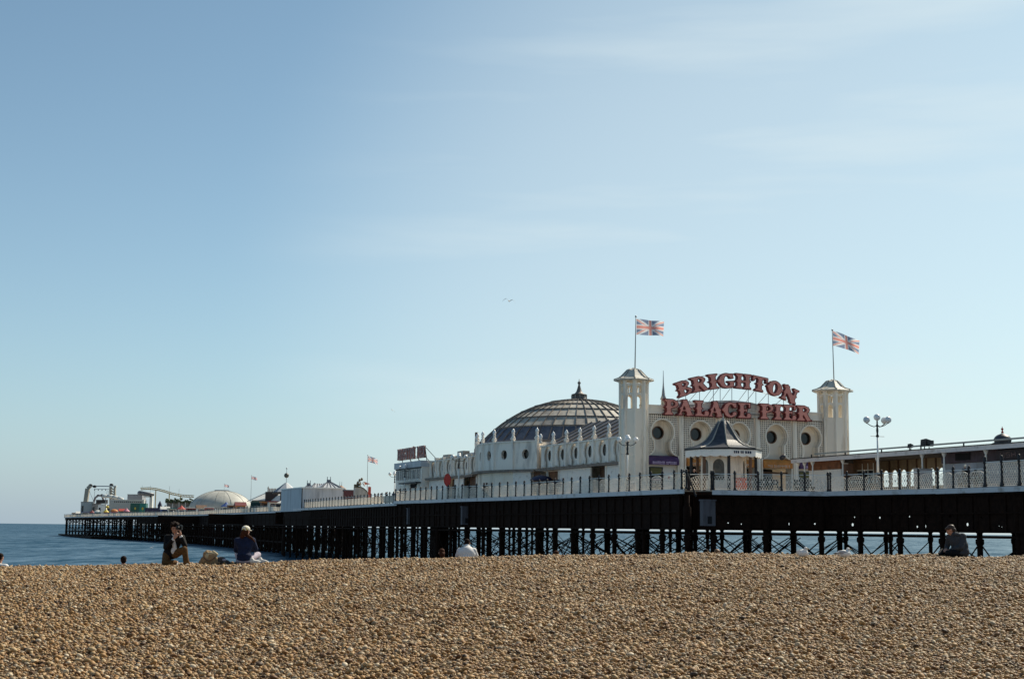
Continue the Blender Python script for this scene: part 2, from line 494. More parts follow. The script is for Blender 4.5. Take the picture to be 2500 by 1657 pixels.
def shingle():
    n = 760000
    u = RNG.random(n)
    y = 11.0 + (40.5 - 11.0) * u
    # keep density falling a little with distance
    keep = RNG.random(n) < np.clip((0.42*y + 2.5) / (0.42*40.5 + 2.5), 0, 1)
    n2 = int(n * 1.0)
    y = y[keep]; n = len(y)
    x = (RNG.random(n) * 2 - 1) * (0.40 * y + 2.2)
    z = ground(x, y)
    r = np.clip(np.exp(RNG.normal(math.log(0.0164), 0.40, n)), 0.007, 0.045)
    z = z + r * RNG.uniform(-0.15, 1.15, n)
    me = bpy.data.meshes.new('shingle')
    me.vertices.add(n)
    me.vertices.foreach_set('co', np.stack([x, y, z], -1).astype(np.float32).ravel())
    a = me.attributes.new('psize', 'FLOAT', 'POINT'); a.data.foreach_set('value', r.astype(np.float32))
    rot = np.stack([RNG.normal(0, 0.38, n), RNG.normal(0, 0.38, n), RNG.uniform(0, 6.283, n)], -1).astype(np.float32)
    a = me.attributes.new('prot', 'FLOAT_VECTOR', 'POINT'); a.data.foreach_set('vector', rot.ravel())
    a = me.attributes.new('pidx', 'INT', 'POINT'); a.data.foreach_set('value', RNG.integers(0, 5, n).astype(np.int32))
    o = mkobj('shingle', me, None, kind='stuff')
    tag(o, 'loose tan and brown pebbles covering the beach', 'pebbles')
    g = bpy.data.node_groups.new('scatter_pebbles', 'GeometryNodeTree')
    g.interface.new_socket('Geometry', in_out='INPUT', socket_type='NodeSocketGeometry')
    g.interface.new_socket('Geometry', in_out='OUTPUT', socket_type='NodeSocketGeometry')
    gi = g.nodes.new('NodeGroupInput'); go = g.nodes.new('NodeGroupOutput')
    iop = g.nodes.new('GeometryNodeInstanceOnPoints')
    gti = g.nodes.new('GeometryNodeGeometryToInstance')
    for k in reversed(range(5)):
        oi = g.nodes.new('GeometryNodeObjectInfo'); oi.transform_space = 'ORIGINAL'
        oi.inputs['Object'].default_value = STONES[k]
        g.links.new(oi.outputs['Geometry'], gti.inputs[0])
    def attr(nm, ty):
        q = g.nodes.new('GeometryNodeInputNamedAttribute'); q.data_type = ty
        q.inputs['Name'].default_value = nm
        return q.outputs['Attribute']
    e2r = g.nodes.new('FunctionNodeEulerToRotation')
    g.links.new(attr('prot', 'FLOAT_VECTOR'), e2r.inputs[0])
    g.links.new(gi.outputs[0], iop.inputs['Points'])
    g.links.new(gti.outputs[0], iop.inputs['Instance'])
    iop.inputs['Pick Instance'].default_value = True
    g.links.new(attr('pidx', 'INT'), iop.inputs['Instance Index'])
    g.links.new(e2r.outputs[0], iop.inputs['Rotation'])
    g.links.new(attr('psize', 'FLOAT'), iop.inputs['Scale'])
    g.links.new(iop.outputs[0], go.inputs[0])
    md = o.modifiers.new('scatter', 'NODES'); md.node_group = g
    return o
shingle()

# ------------------------------------------------------------------ sea
def build_sea():
    mb = MB()
    xs = [-20000, -3000, -500, 500, 3000, 20000]; ys = [48, 200, 600, 2500, 30000]
    for i in range(5):
        for j in range(4):
            mb.face([(xs[i],ys[j],0),(xs[i+1],ys[j],0),(xs[i+1],ys[j+1],0),(xs[i],ys[j+1],0)])
    # rough open water: mostly the dark body of the sea, partly glossy wave faces
    m = bpy.data.materials.new('sea_water'); m.use_nodes = True
    t = m.node_tree; t.nodes.remove(t.nodes['Principled BSDF']); out = t.nodes['Material Output']
    tc = t.nodes.new('ShaderNodeTexCoord')
    def wave(scale, sx, sy, rot, det):
        mp = t.nodes.new('ShaderNodeMapping'); mp.inputs['Rotation'].default_value = (0,0,rad(rot)); mp.inputs['Scale'].default_value = (sx, sy, 1)
        n = t.nodes.new('ShaderNodeTexNoise'); n.inputs['Scale'].default_value = scale; n.inputs['Detail'].default_value = det
        n.inputs['Roughness'].default_value = 0.6
        t.links.new(tc.outputs['Object'], mp.inputs[0]); t.links.new(mp.outputs[0], n.inputs['Vector'])
        return n.outputs['Fac']
    w1 = wave(0.10, 1.0, 0.30, 12, 4); w2 = wave(0.42, 1.0, 0.22, -8, 5); w3 = wave(0.010, 1.0, 0.30, 5, 3)
    def math_(op, a, b, c=None):
        q = t.nodes.new('ShaderNodeMath'); q.operation = op
        for i, x in enumerate((a, b, c)):
            if x is None: continue
            if isinstance(x, (int, float)): q.inputs[i].default_value = x
            else: t.links.new(x, q.inputs[i])
        return q.outputs[0]
    h = math_('MULTIPLY_ADD', w1, 2.0, w2)
    bp = t.nodes.new('ShaderNodeBump'); bp.inputs['Strength'].default_value = 1.0; bp.inputs['Distance'].default_value = 0.8
    t.links.new(h, bp.inputs['Height'])
    df = t.nodes.new('ShaderNodeBsdfDiffuse'); df.inputs['Color'].default_value = (0.003, 0.036, 0.072, 1)
    gl = t.nodes.new('ShaderNodeBsdfGlossy'); gl.inputs['Color'].default_value = (0.76, 0.92, 1.0, 1); gl.inputs['Roughness'].default_value = 0.36
    t.links.new(bp.outputs[0], gl.inputs['Normal'])
    f = math_('ADD', math_('MULTIPLY', w1, 0.6), math_('ADD', math_('MULTIPLY', w2, 0.7), math_('MULTIPLY', w3, 0.25)))
    mr = t.nodes.new('ShaderNodeMapRange'); mr.inputs[1].default_value = 0.60; mr.inputs[2].default_value = 0.95; mr.inputs[3].default_value = 0.02; mr.inputs[4].default_value = 0.38
    t.links.new(f, mr.inputs[0])
    mx = t.nodes.new('ShaderNodeMixShader')
    t.links.new(mr.outputs[0], mx.inputs[0]); t.links.new(df.outputs[0], mx.inputs[1]); t.links.new(gl.outputs[0], mx.inputs[2])
    t.links.new(mx.outputs[0], out.inputs['Surface'])
    o = mb.build('sea', m, kind='structure')
    o['label'] = 'rippled blue sea stretching to the horizon'
build_sea()
# ------------------------------------------------------------------ pier deck and legs (local axes: x = v across, y = s seaward, z from sea level)
EDGE = [(6.4,-80),(6.6,-42),(7.0,-32),(5.5,-21.5),(-2.8,-18.7),(-4.4,-17.0),(-5.5,-19.4),(-5.6,-1.0),(-5.4,12.0),(-6.6,30.0),(-6.8,47.9),
        (-3.6,54),(-1.3,87),(0.4,118),(1.1,141),(7.5,170),(10,230),(13,300),(11,350),(7,385),(3,440),(-1,576)]
FAR = [(34,576),(34,450),(30,340),(26,150),(24,60),(27,10),(26,-20),(21,-30),(21,-80)]
PIER = pier_thing('pier', 'long iron pier on dark braced legs running out to sea', 'pier', 0, 0, 0)
TOP, BOT = DECK, DECK - 0.30
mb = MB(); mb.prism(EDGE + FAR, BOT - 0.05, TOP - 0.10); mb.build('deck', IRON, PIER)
mb = MB(); mb.prism([(x + 0.02, y) for x, y in EDGE] + FAR, TOP - 0.095, TOP - 0.03); mb.build('planking', pm('weathered_planks', (0.36, 0.31, 0.25), 0.8, var=0.15, scale=1.0), PIER)
def seg_of(a, b):
    a = Vector((*a, 0)); b = Vector((*b, 0)); d = (b - a); n = Vector((-d.y, d.x, 0)).normalized()   # points to the outside (left)
    return a, b, d, n
for i, (a, b) in enumerate(zip(EDGE[:-1], EDGE[1:])):
    if i in (4, 5): continue
    A, B, d, n = seg_of(a, b); Ln = d.length; d = d.normalized()
    k = max(1, round(Ln / 9)) if i < 11 else max(1, round(Ln / 25))
    for j in range(k):
        p = A + d * (Ln * j / k + 0.012); q = A + d * (Ln * (j + 1) / k - 0.012)
        p = p + n * 0.03; q = q + n * 0.03
        jz = random.uniform(-0.012, 0.012)
        MB().bar(p + Vector((0,0,TOP-0.15+jz)), q + Vector((0,0,TOP-0.15+jz)), 0.12, 0.33).build('fascia_board', FASCIA, PIER)
# deep edge girders with stiffeners and a few rust holes
HOLES = {}
def inset_line(pts, inset):
    out = []
    for i, p in enumerate(pts):
        ns = []
        for j in (i - 1, i):
            if 0 <= j < len(pts) - 1: ns.append(seg_of(pts[j], pts[j+1])[3])
        n = sum(ns, Vector((0, 0, 0))).normalized(); k = max(0.45, n.dot(ns[0]))
        out.append((p[0] - n.x * inset / k, p[1] - n.y * inset / k))
    return out
def girder(A, B, depth, ribs=True, holes=0):
    a, b, d, n = seg_of(A, B); Ln = d.length; d = d.normalized()
    z1 = BOT - 0.06; z0 = z1 - depth
    rr = random.Random(int(Ln * 100))
    if holes:
        k = max(1, round(Ln / 4.0))
        for j in range(k):
            p = a + d * (Ln * j / k + 0.015); q = a + d * (Ln * (j+1) / k - 0.015); W_ = (q - p).length
            loops = [[(0, 0), (W_, 0), (W_, depth), (0, depth)]]
            for h in range(rr.randint(2, 4)):
                cx, cz, r = rr.uniform(0.5, W_-0.5), rr.choice([0.45, 0.52, 1.0, 1.12]) + rr.uniform(-0.08, 0.08), rr.choice([0.045, 0.06, 0.08, 0.12])
                loops.append([(cx + r*1.1*math.cos(t*math.pi/4), cz + r*math.sin(t*math.pi/4)) for t in range(8)])
            vs, fs = fill2d(loops, 0.05)
            vs = [p + d * x + Vector((0, 0, z0 + y)) + n * zz for x, y, zz in vs]
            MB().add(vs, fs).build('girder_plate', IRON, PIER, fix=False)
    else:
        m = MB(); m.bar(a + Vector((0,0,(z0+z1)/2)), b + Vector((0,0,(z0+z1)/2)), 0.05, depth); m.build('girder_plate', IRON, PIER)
    m = MB()
    for z in (z0 + 0.06, z1 - 0.06, z0 + depth*0.5):
        m.bar(a + n*0.10 + Vector((0,0,z)), b + n*0.10 + Vector((0,0,z)), 0.14, 0.10)
    if ribs:
        k = max(1, round(Ln / 1.6))
        for j in range(k + 1):
            p = a + d * (Ln * j / k) + n * 0.075
            m.bar(p + Vector((0,0,z0+0.12)), p + Vector((0,0,z1-0.12)), 0.09, 0.09, up=(0,1,0))
    m.build('girder_flange', IRON, PIER)
GLINE = inset_line(EDGE, 0.45)
for i, (a, b) in enumerate(zip(GLINE[:-1], GLINE[1:])):
    s_mid = (a[1] + b[1]) / 2
    dep = 2.55 if s_mid < 300 else (2.3 if s_mid < 400 else 1.0)
    girder(a, b, dep, ribs=s_mid < 120, holes=1 if i in (0, 1, 2, 3) else 0)
for s0 in (60, 100, 150, 220, 300):          # cross girders
    m = MB(); m.bar((2 if s0 > -10 else -1, s0, BOT-1.2), (23.4, s0, BOT-1.2), 0.1, 2.2); m.build('cross_girder', IRON, PIER)
# legs
PILE = {}
def pile_mesh(r):
    if r not in PILE:
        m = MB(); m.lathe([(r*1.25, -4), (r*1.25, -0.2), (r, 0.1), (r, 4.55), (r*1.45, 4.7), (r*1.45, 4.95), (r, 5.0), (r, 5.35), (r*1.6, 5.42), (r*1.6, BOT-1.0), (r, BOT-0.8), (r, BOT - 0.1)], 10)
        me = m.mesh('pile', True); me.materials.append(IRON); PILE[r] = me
    return PILE[r]
PCOUNT = 0
far_rods = MB(); ROD_N = 0
def leg(v, s, r=0.17):
    global PCOUNT
    PCOUNT += 1
    inst('pile', pile_mesh(r), PIER, (v, s, 0))
ROD_ME = {}
def rod(p, q, r, near):
    global ROD_N
    if near and ROD_N < 290:
        ROD_N += 1
        MB().tube(p, q, r, r, 5).build('tie_rod', IRON, PIER, fix=False)
    else:
        far_rods.tube(p, q, r, r, 4, cap=False)
def bay(p, q, near, beam=True, x=True, z0=1.2, zt=4.75):
    p = Vector((*p, 0)); q = Vector((*q, 0)); zz = lambda z: Vector((0, 0, z))
    if beam:
        if near: MB().bar(p + zz(5.12), q + zz(5.12), 0.12, 0.17).build('brace_beam', IRON, PIER)
        else: far_rods.bar(p + zz(5.12), q + zz(5.12), 0.12, 0.17)
    if x:
        rod(p + zz(zt), q + zz(z0), 0.048, near); rod(p + zz(z0), q + zz(zt), 0.048, near)
def edge_at(s):
    for (a, b) in zip(EDGE[6:-1], EDGE[7:]):
        if a[1] <= s <= b[1]: return a[0] + (b[0]-a[0]) * (s - a[1]) / (b[1] - a[1])
    return EDGE[-1][0]
def neck_edge(s):
    return np.interp(s, [-80, -42, -32, -21.5], [6.4, 6.6, 7.0, 5.5])
# neck to the shore
rows = []
ss = np.arange(-24.0, -62, -3.9)
rows.append([(float(neck_edge(s)) + 0.6, s) for s in ss])
rows.append([(13.5, s) for s in np.arange(-25.5, -62, -7.8)])
rows.append([(20.4, s) for s in np.arange(-24.0, -62, -7.8)])
# front (shoreward) edge of the wide deck
rows.append([(5.2, -20.9), (1.2, -19.6), (-2.4, -18.2), (-5.0, -18.9)])
rows.append([(v, -12.0) for v in (-5.0, -0.5, 4, 8.5, 13, 17.5, 22)])
# flank
rows.append([(edge_at(s) + 0.6, s) for s in np.arange(-14.9, 48, 4.1)])
for v in (3.0, 10.0, 17.0, 23.5):
    rows.append([(v, s) for s in np.arange(-8 + (v % 4), 50, 8.0)])
rows.append([(edge_at(s) + 0.6, s) for s in np.arange(52, 150, 5.2)])
for v in (7.0, 14.0, 21.0):
    rows.append([(v, s) for s in np.arange(56 + v % 3, 150, 8.5)])
for ri, row in enumerate(rows):
    near = ri < 6
    for k, (v, s) in enumerate(row):
        leg(v, s, 0.19 if ri in (0, 3, 5) else 0.16)
        if k: bay(row[k-1], row[k], near or ri < 9)
# beyond 150 m the legs stand too thick to pick apart: one mass of real legs
far_legs = MB()
def fleg(v, s, r=0.22):
    far_legs.lathe([(r*1.2, -3), (r*1.2, 0.3), (r, 0.4), (r, 4.6), (r*1.4, 4.8), (r*1.4, 5.0), (r, 5.1), (r, BOT-0.1)], 7, (v, s, 0))
far_rows = [[(edge_at(s) + 0.6, s) for s in np.arange(155, 402, 5.0)]]
for v in (14.0, 17.5, 21.0, 25.0): far_rows.append([(v, s) for s in np.arange(156 + v*0.31, 402, 6.3)])
far_rows.append([(edge_at(s) + 0.7, s) for s in np.arange(405, 576, 11.0)])
for v in (8.0, 19.0, 31.0): far_rows.append([(v, s) for s in np.arange(408, 576, 14.0)])
far_rows.append([(v, 574.5) for v in (-0.2, 8, 16, 24, 33)])
for row in far_rows:
    for k, (v, s) in enumerate(row):
        fleg(v, s, 0.26)
        if not k: continue
        bay(row[k-1], row[k], False, z0=0.5, zt=4.9)
        p, q = Vector((*row[k-1], 0)), Vector((*row[k], 0))
        far_rods.bar(p + Vector((0,0,2.2)), q + Vector((0,0,2.2)), 0.2, 0.3)
        far_rods.tube(p + Vector((0,0,0.5)), q + Vector((0,0,4.9)), .10, .10, 4, cap=False)
        far_rods.tube(q + Vector((0,0,0.5)), p + Vector((0,0,4.9)), .10, .10, 4, cap=False)
        if s > 400:
            far_rods.tube(p + Vector((0,0,5.2)), q + Vector((0,0,7.3)), .12, .12, 4, cap=False)
            far_rods.tube(q + Vector((0,0,5.2)), p + Vector((0,0,7.3)), .12, .12, 4, cap=False)
# extra inner legs between 52 and 150 m
for v in (3.0, 10.5, 17.5):
    for s in np.arange(57, 150, 4.7): fleg(v if s < 110 else v + 2.5, s, 0.18)
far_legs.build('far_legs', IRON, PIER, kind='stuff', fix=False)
# cross-ties between rows in the flank
for s in np.arange(-6, 46, 8.0):
    for v0, v1 in ((-4.6, 3), (3, 10), (10, 17), (17, 23.5)):
        bay((max(v0, edge_at(s)+.6) if v0 < 0 else v0, s), (v1, s), False, beam=True)
for s in np.arange(56, 150, 8.5):
    for v0, v1 in ((7, 14), (14, 21)): bay((v0, s), (v1, s), False)
far_rods.build('tie_rods', IRON, PIER, kind='stuff', fix=False)
# heavy abutment towards the shore and landing stage at the pier head
MB().box(7.2, 20, -47, -39.4, -1, BOT - 0.4).build('abutment', IRON, PIER)
MB().box(-3.0, 14, 430, 579, 0.15, 0.75).build('landing_stage', IRON, PIER)
MB().box(-4.2, -2.8, 40.4, 42.4, -1, BOT-0.3).build('leg_cluster', IRON, PIER)
# pale drain boxes hung under the edge
BOXM = pm('weathered_grey_panel', (0.10, 0.085, 0.09), 0.8, var=0.2, scale=2, streak=True, dirt=(0.04, 0.03, 0.026), dirt_amt=0.35)
def drain_box(px, Y, w, h, hole=True):
    p = at(px, 1258, Y) - P0
    v, s = p.dot(EV), p.dot(ES)
    m = MB(); m.box(-w/2, w/2, -0.45, 0.0, -h/2, h/2); m.box(-w/2-0.06, w/2+0.06, -0.5, 0.05, h/2, h/2+0.1)
    o = m.build('drain_box', BOXM, PIER); o.location = (v, s, 6.55)
    if hole: MB().box(-0.14*w, 0.2*w, -0.475, -0.455, -0.42*h, -0.12*h).build('outlet', DARK, o)
drain_box(1724, 102.5, 1.0, 1.75); drain_box(1135, 146.5, 0.9, 1.75); drain_box(1001, 163, 0.8, 1.7)

# ------------------------------------------------------------------ railings
POST = MB()
POST.lathe([(0.11, 0), (0.11, 0.16), (0.08, 0.2), (0.07, 0.9), (0.10, 0.95), (0.075, 1.0), (0.08, 1.20), (0.12, 1.25), (0.12, 1.31), (0.075, 1.34), (0.09, 1.40), (0.06, 1.46), (0.0, 1.5)], 8)
POST_ME = POST.mesh('post', True); POST_ME.materials.append(IRON2)
P2 = MB()
P2.lathe([(0.17, 0), (0.17, 0.12), (0.11, 0.3), (0.085, 0.8), (0.075, 1.5), (0.11, 1.55), (0.12, 1.75), (0.09, 1.82), (0.105, 1.9), (0.06, 2.0), (0, 2.03)], 10)
POST2_ME = P2.mesh('post', True); POST2_ME.materials.append(IRON2)
def lattice_mesh(Wd, kind=0):
    m = MB(); pitch = 0.20; w = 0.030
    ztop = lambda u: (0.88 + 0.24 * max(0.0, 1 - abs(2*u/Wd - 1)**2)) if kind == 0 else 1.55
    for sgn in (1, -1):
        c = -2.2
        while c < Wd + 2.2:
            # line u = c + sgn*z ; clip to the panel
            pts = []
            for k in range(61):
                z = 0.10 + 1.5 * k / 60; u = c + sgn * z * 0.62
                if 0.03 <= u <= Wd - 0.03 and z <= ztop(u): pts.append((u, z))
            if len(pts) > 2:
                (u0, z0), (u1, z1) = pts[0], pts[-1]
                y = 0.008 * sgn
                m.bar((u0, y, z0), (u1, y, z1), w, 0.012, up=(0, 1, 0.001))
            c += pitch
    m.box(0.02, Wd-0.02, -0.02, 0.02, 0.06, 0.11)
    n = 12
    for k in range(n):
        ua, ub = Wd*k/n, Wd*(k+1)/n
        m.bar((ua, 0, ztop(ua)), (ub, 0, ztop(ub)), 0.025, 0.02)
    for k in range(1, 4):                      # small quatrefoil bosses
        u = Wd*k/4; m.ball((u, -0.012, ztop(u)*0.62), 0.085, 1, 0.15, 1, 8, 4)
    me = m.mesh('lattice_panel', fix=False); me.materials.append(LAT); return me
LATM = lattice_mesh(1.85); LATM2 = lattice_mesh(2.0, 1)
def railing(pts, label, pitch=1.85, lattice=True, post_me=None, lat_me=None, inset=0.18, group='railings along the pier edge', hrz=1.22, latw=1.85, pick=None):
    post_me = post_me or POST_ME; lat_me = lat_me or LATM
    a0 = pts[0]
    R_ = pier_thing('railing', label, 'railing', a0[0], a0[1], TOP, group)
    for a, b in zip(pts[:-1], pts[1:]):
        A, B, d, n = seg_of(a, b); Ln = d.length; d = d.normalized()
        off = -n * inset - Vector((a0[0], a0[1], 0))
        k = max(1, round(Ln / pitch)); st = Ln / k
        for j in range(k + 1):
            p = A + d * (st * j) + off
            if j < k or b == pts[-1]: inst('post', post_me, R_, p)
            if lattice and j < k: inst('lattice_panel', lat_me, R_, p, (0, 0, math.atan2(d.y, d.x)), (st / latw, 1, 1))
        MB().bar(A + off + Vector((0,0,hrz)), B + off + Vector((0,0,hrz)), 0.05, 0.05).build('handrail', WHITE, R_)
        if not lattice:
            m = MB()
            kk = int(Ln / 0.28)
            for j in range(kk + 1):
                p = A + d * (Ln * j / kk) + off
                m.bar(p + Vector((0,0,0.1)), p + Vector((0,0,1.0)), 0.085, 0.03, up=(d.x, d.y, 0))
            m.build('picket_infill', LAT, R_, fix=False)
    return R_
railing([(6.55,-58),(6.6,-42),(6.78,-37)], 'tall white trellis railing with thick black posts at the right edge', 2.0, True, POST2_ME, LATM2, hrz=1.62, latw=2.0)
railing([(6.78,-37),(7.0,-32),(5.5,-21.5)], 'lattice railing with black posts in front of the arched shelter')
railing([(5.5,-21.5),(-2.8,-18.7)], 'lattice railing with black posts in front of the octagonal kiosk')
railing([(-2.8,-18.7),(-3.6,-16.6),(-5.5,-19.4)], 'short lattice railing around the dark gap left of the kiosk')
railing([(-5.5,-19.4),(-5.6,-1.0)], 'lattice railing with black posts below the left tower')
railing([(-5.6,-1.0),(-5.4,12.0),(-6.6,30.0),(-6.8,47.9)], 'long lattice railing with black posts beneath the arcade side wall')
railing([(-6.8,47.9),(-3.6,54),(-1.3,87),(0.4,118),(0.9,124)], 'railing of close dark posts between the end block and the boarded shed', 2.2, False)
railing([(1.3,143),(7.5,170),(10,230),(13,300),(11,350),(7,385)], 'far white railing beyond the boarded shed', 4.2, False)
railing([(7,385),(3,440),(-1,576),(33,576)], 'farthest railing around the pier head', 4.2, False)
# dark sloping stay in the gap
m = MB(); m.bar((0,0,0), (0.55,-0.5,-1.9), 0.1, 0.12)
o = m.build('broken_post', IRON2, None); o.location = PW(-4.9,-18.6,TOP+1.4); o.rotation_euler=(0,0,PA)
tag(o, 'dark broken post leaning across the gap in the railing', 'post')
# ------------------------------------------------------------------ entrance building (local x = v, y = s, z above deck)
HALL = pier_thing('pier_entrance_building', 'cream entrance hall with twin towers, round windows and a long arcade with a dome', 'building')
def keyhole(cu, wide=1.5, r=1.1, zc=5.58, neck=0.74, zn=4.25, zf=3.5, bottom=0.0, sc=1.0):
    pts = []
    a0 = math.asin(neck / r)
    n = 22
    for k in range(n + 1):
        t = -math.pi/2 + a0 + (2*math.pi - 2*a0) * k / n
        pts.append((cu + r*math.cos(t), zc + r*math.sin(t)))
    left = []
    for k in range(1, 7):
        f = k / 6
        left.append((cu - neck - (wide - neck) * (1 - math.cos(f*math.pi/2)), zn + (zf - zn) * math.sin(f*math.pi/2)*1.0))
    pts += [(cu - neck, zn)] + left
    pts += [(cu - wide, bottom), (cu + wide, bottom)]
    right = [(2*cu - x, z) for x, z in reversed(left)]
    pts += right + [(cu + neck, zn)]
    return pts
def inside(poly, x, y):
    c = False; n = len(poly); j = n - 1
    for i in range(n):
        xi, yi = poly[i]; xj, yj = poly[j]
        if (yi > y) != (yj > y) and x < (xj-xi)*(y-yi)/(yj-yi)+xi: c = not c
        j = i
    return c
PIL = [0.15 + 1.022*u for u in (0.95, 4.56, 8.4, 12.25, 16.06, 19.4)]
BAYS = list(zip(PIL[:-1], PIL[1:]))
ZP0, ZP1 = 7.18, 7.95
ZW = 5.58
# parapet with a low central rise, cornice lines
m = MB(); m.box(0.9, 19.6, 0.0, 0.45, ZP0, ZP1); m.box(0.9, 19.6, -0.07, 0.5, ZP1-0.12, ZP1+0.02); m.box(0.9, 19.6, -0.05, 0.02, ZP0, ZP0+0.1)
m.build('parapet', CREAM, HALL)
vs, fs = fill2d([[(6.2,0),(14.2,0),(13.4,0.35),(12.0,0.62),(10.2,0.74),(8.4,0.62),(7.0,0.35)]], 0.4)
MB().add([(x, 0.25+z, ZP1+0.03+y) for x, y, z in vs], fs).build('pediment', CREAM, HALL, fix=False)
scr_pitch, barw = 0.19, 0.068
shop = []
for bi, (u0, u1) in enumerate(BAYS):
    cu = (u0 + u1) / 2; wide = min(1.5, (u1-u0)/2 - 0.32)
    out = keyhole(cu, wide)
    rim_o = keyhole(cu, wide + 0.12, 1.22, ZW, 0.86, 4.25, 3.55)
    # pierced screen: crossing bars trimmed to the keyhole
    m = MB()
    x0, x1 = u0 + 0.22, u1 - 0.22
    nx = round((x1 - x0) / scr_pitch)
    for k in range(nx + 1):
        x = x0 + (x1-x0)*k/nx; run = None
        for z in np.arange(2.2, ZP0 + 0.001, 0.06):
            ins = inside(rim_o, x, z)
            if not ins and run is None: run = z
            if (ins or z > ZP0 - 0.07) and run is not None:
                if z - run > 0.1: m.box(x-barw/2, x+barw/2, 0.02, 0.10, run, z)
                run = None
    nz = round((ZP0 - 2.2) / scr_pitch)
    for k in range(nz):
        z = 2.2 + (ZP0-2.2)*k/nz; run = None
        for x in np.arange(x0, x1 + 0.001, 0.05):
            ins = inside(rim_o, x, z)
            if not ins and run is None: run = x
            if (ins or x > x1 - 0.055) and run is not None:
                if x - run > 0.1: m.box(run, x, 0.032, 0.088, z-barw/2, z+barw/2)
                run = None
    m.build('pierced_screen', CREAM, HALL, fix=False)
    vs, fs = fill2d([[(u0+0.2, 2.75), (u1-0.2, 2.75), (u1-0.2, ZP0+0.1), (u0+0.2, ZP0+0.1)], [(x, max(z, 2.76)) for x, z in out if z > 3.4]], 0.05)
    MB().add([(x, 0.42 + z, y) for x, y, z in vs], fs).build('screen_shade_sheet', BROWN, HALL, fix=False)  # added dark sheet: its brown stands in for shade behind the screen holes
    # keyhole rim + deep reveal
    vs, fs = fill2d([rim_o, out], 0.16)
    MB().add([(x, 0.04 + z, y) for x, y, z in vs], fs).build('arch_rim', CREAMB, HALL, fix=False)
    m = MB(); n = len(out)
    for k in range(n):
        a, b = out[k], out[(k+1) % n]
        if a[1] < 0.01 and b[1] < 0.01: continue
        m.face([(a[0], 0.1, a[1]), (b[0], 0.1, b[1]), (b[0], 0.95, b[1]), (a[0], 0.95, a[1])])
    m.build('arch_reveal', CREAM, HALL)
    # back wall with round window
    r = 0.56
    hole = [(cu + r*math.cos(2*math.pi*t/28), ZW + r*math.sin(2*math.pi*t/28)) for t in range(28)]
    vs, fs = fill2d([[(u0, 2.75), (u1, 2.75), (u1, 7.3), (u0, 7.3)], hole], 0.1)
    MB().add([(x, 1.0 - z, y) for x, y, z in vs], fs).build('back_wall', CREAM, HALL, fix=False)
    wn = MB().box(cu-0.62, cu+0.62, 1.12, 1.16, ZW-0.62, ZW+0.62).build('round_window', GLASSD, HALL)
    vs, fs = fill2d([[(cu+(r+0.03)*math.cos(2*math.pi*t/28), ZW+(r+0.03)*math.sin(2*math.pi*t/28)) for t in range(28)],
                     [(cu+(r-0.05)*math.cos(2*math.pi*t/28), ZW+(r-0.05)*math.sin(2*math.pi*t/28)) for t in range(28)]], 0.06)
    MB().add([(x, 0.93 - z, y) for x, y, z in vs], fs).build('frame', BROWN, wn, fix=False)
    # ground floor
    if bi in (0, 4):
        MB().box(cu-wide, cu+wide, 0.5, 0.6, 0, 2.74).build('shop_front', WHITE, HALL)
        w = MB().box(cu-1.15, cu+0.25, 0.44, 0.49, 0.5, 2.55).build('shop_window', GLASSD, HALL)
        MB().box(cu-1.0, cu+0.1, 0.40, 0.435, 1.95, 2.45).build('poster', pm('olive_poster', (0.16,0.15,0.05), 0.6), w)
        MB().box(cu-0.9, cu+0.05, 0.40, 0.435, 1.35, 1.55).build('poster', pm('pink_poster', (0.4,0.22,0.25), 0.6), w)
        MB().box(cu+0.75, cu+0.95, 0.46, 0.49, 1.5, 1.75).build('notice', RED, HALL)
        mat, tmat = PURPLE, LILAC
    else:
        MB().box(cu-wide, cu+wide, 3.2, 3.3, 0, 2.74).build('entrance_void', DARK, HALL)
        MB().box(cu-wide, cu+wide, 0.6, 0.7, 2.25, 2.4).build('lintel', BROWN, HALL)
        m = MB()
        for k in range(3): m.box(cu-1.0+0.75*k, cu-0.55+0.75*k, 2.2, 2.9, 0, 1.6 + 0.2*(k % 2))
        m.build('slot_machine', pm('dim_machine', (0.06,0.03,0.03), 0.5), HALL)
        mat, tmat = ORANGE, pm('awning_print', (0.6,0.42,0.3), 0.6)
    # rounded awning with one line of print
    m = MB(); K = 7; prof = []
    for k in range(K + 1):
        t = math.pi/2 * k / K
        prof.append((0.45 - 0.75*math.sin(t), 3.0 + 0.55*math.cos(t)))
    prof.append((-0.3, 2.72))
    for (y0, z0), (y1, z1) in zip(prof[:-1], prof[1:]):
        m.face([(cu-wide+0.03, y0, z0), (cu+wide-0.03, y0, z0), (cu+wide-0.03, y1, z1), (cu-wide+0.03, y1, z1)])
    for sx in (cu-wide+0.03, cu+wide-0.03): m.face([(sx, y, z) for y, z in prof] + [(sx, 0.45, 2.72)])
    aw = m.build('awning', mat, HALL)
    m = MB(); x = cu - wide + 0.35
    rr = random.Random(bi)
    while x < cu + wide - 0.4:                  # unreadable line of small letters
        w = rr.uniform(0.06, 0.11); h = rr.uniform(0.10, 0.15)
        m.box(x, x+w, -0.325, -0.303, 2.87, 2.87+h)
        if rr.random() > 0.4: m.box(x, x+w*1.2, -0.325, -0.303, 2.765, 2.765+h*0.5)
        x += w + (0.05 if rr.random() > 0.2 else 0.16)
    m.build('awning_print', tmat, aw, fix=False)
# pilasters
for u in PIL:
    m = MB(); m.box(u-0.2, u+0.2, -0.06, 0.16, 0, ZP0); m.box(u-0.07, u+0.07, -0.12, -0.055, 0, ZP0); m.box(u-0.26, u+0.26, -0.1, 0.18, 0, 0.35)
    m.build('pilaster', CREAMB, HALL)
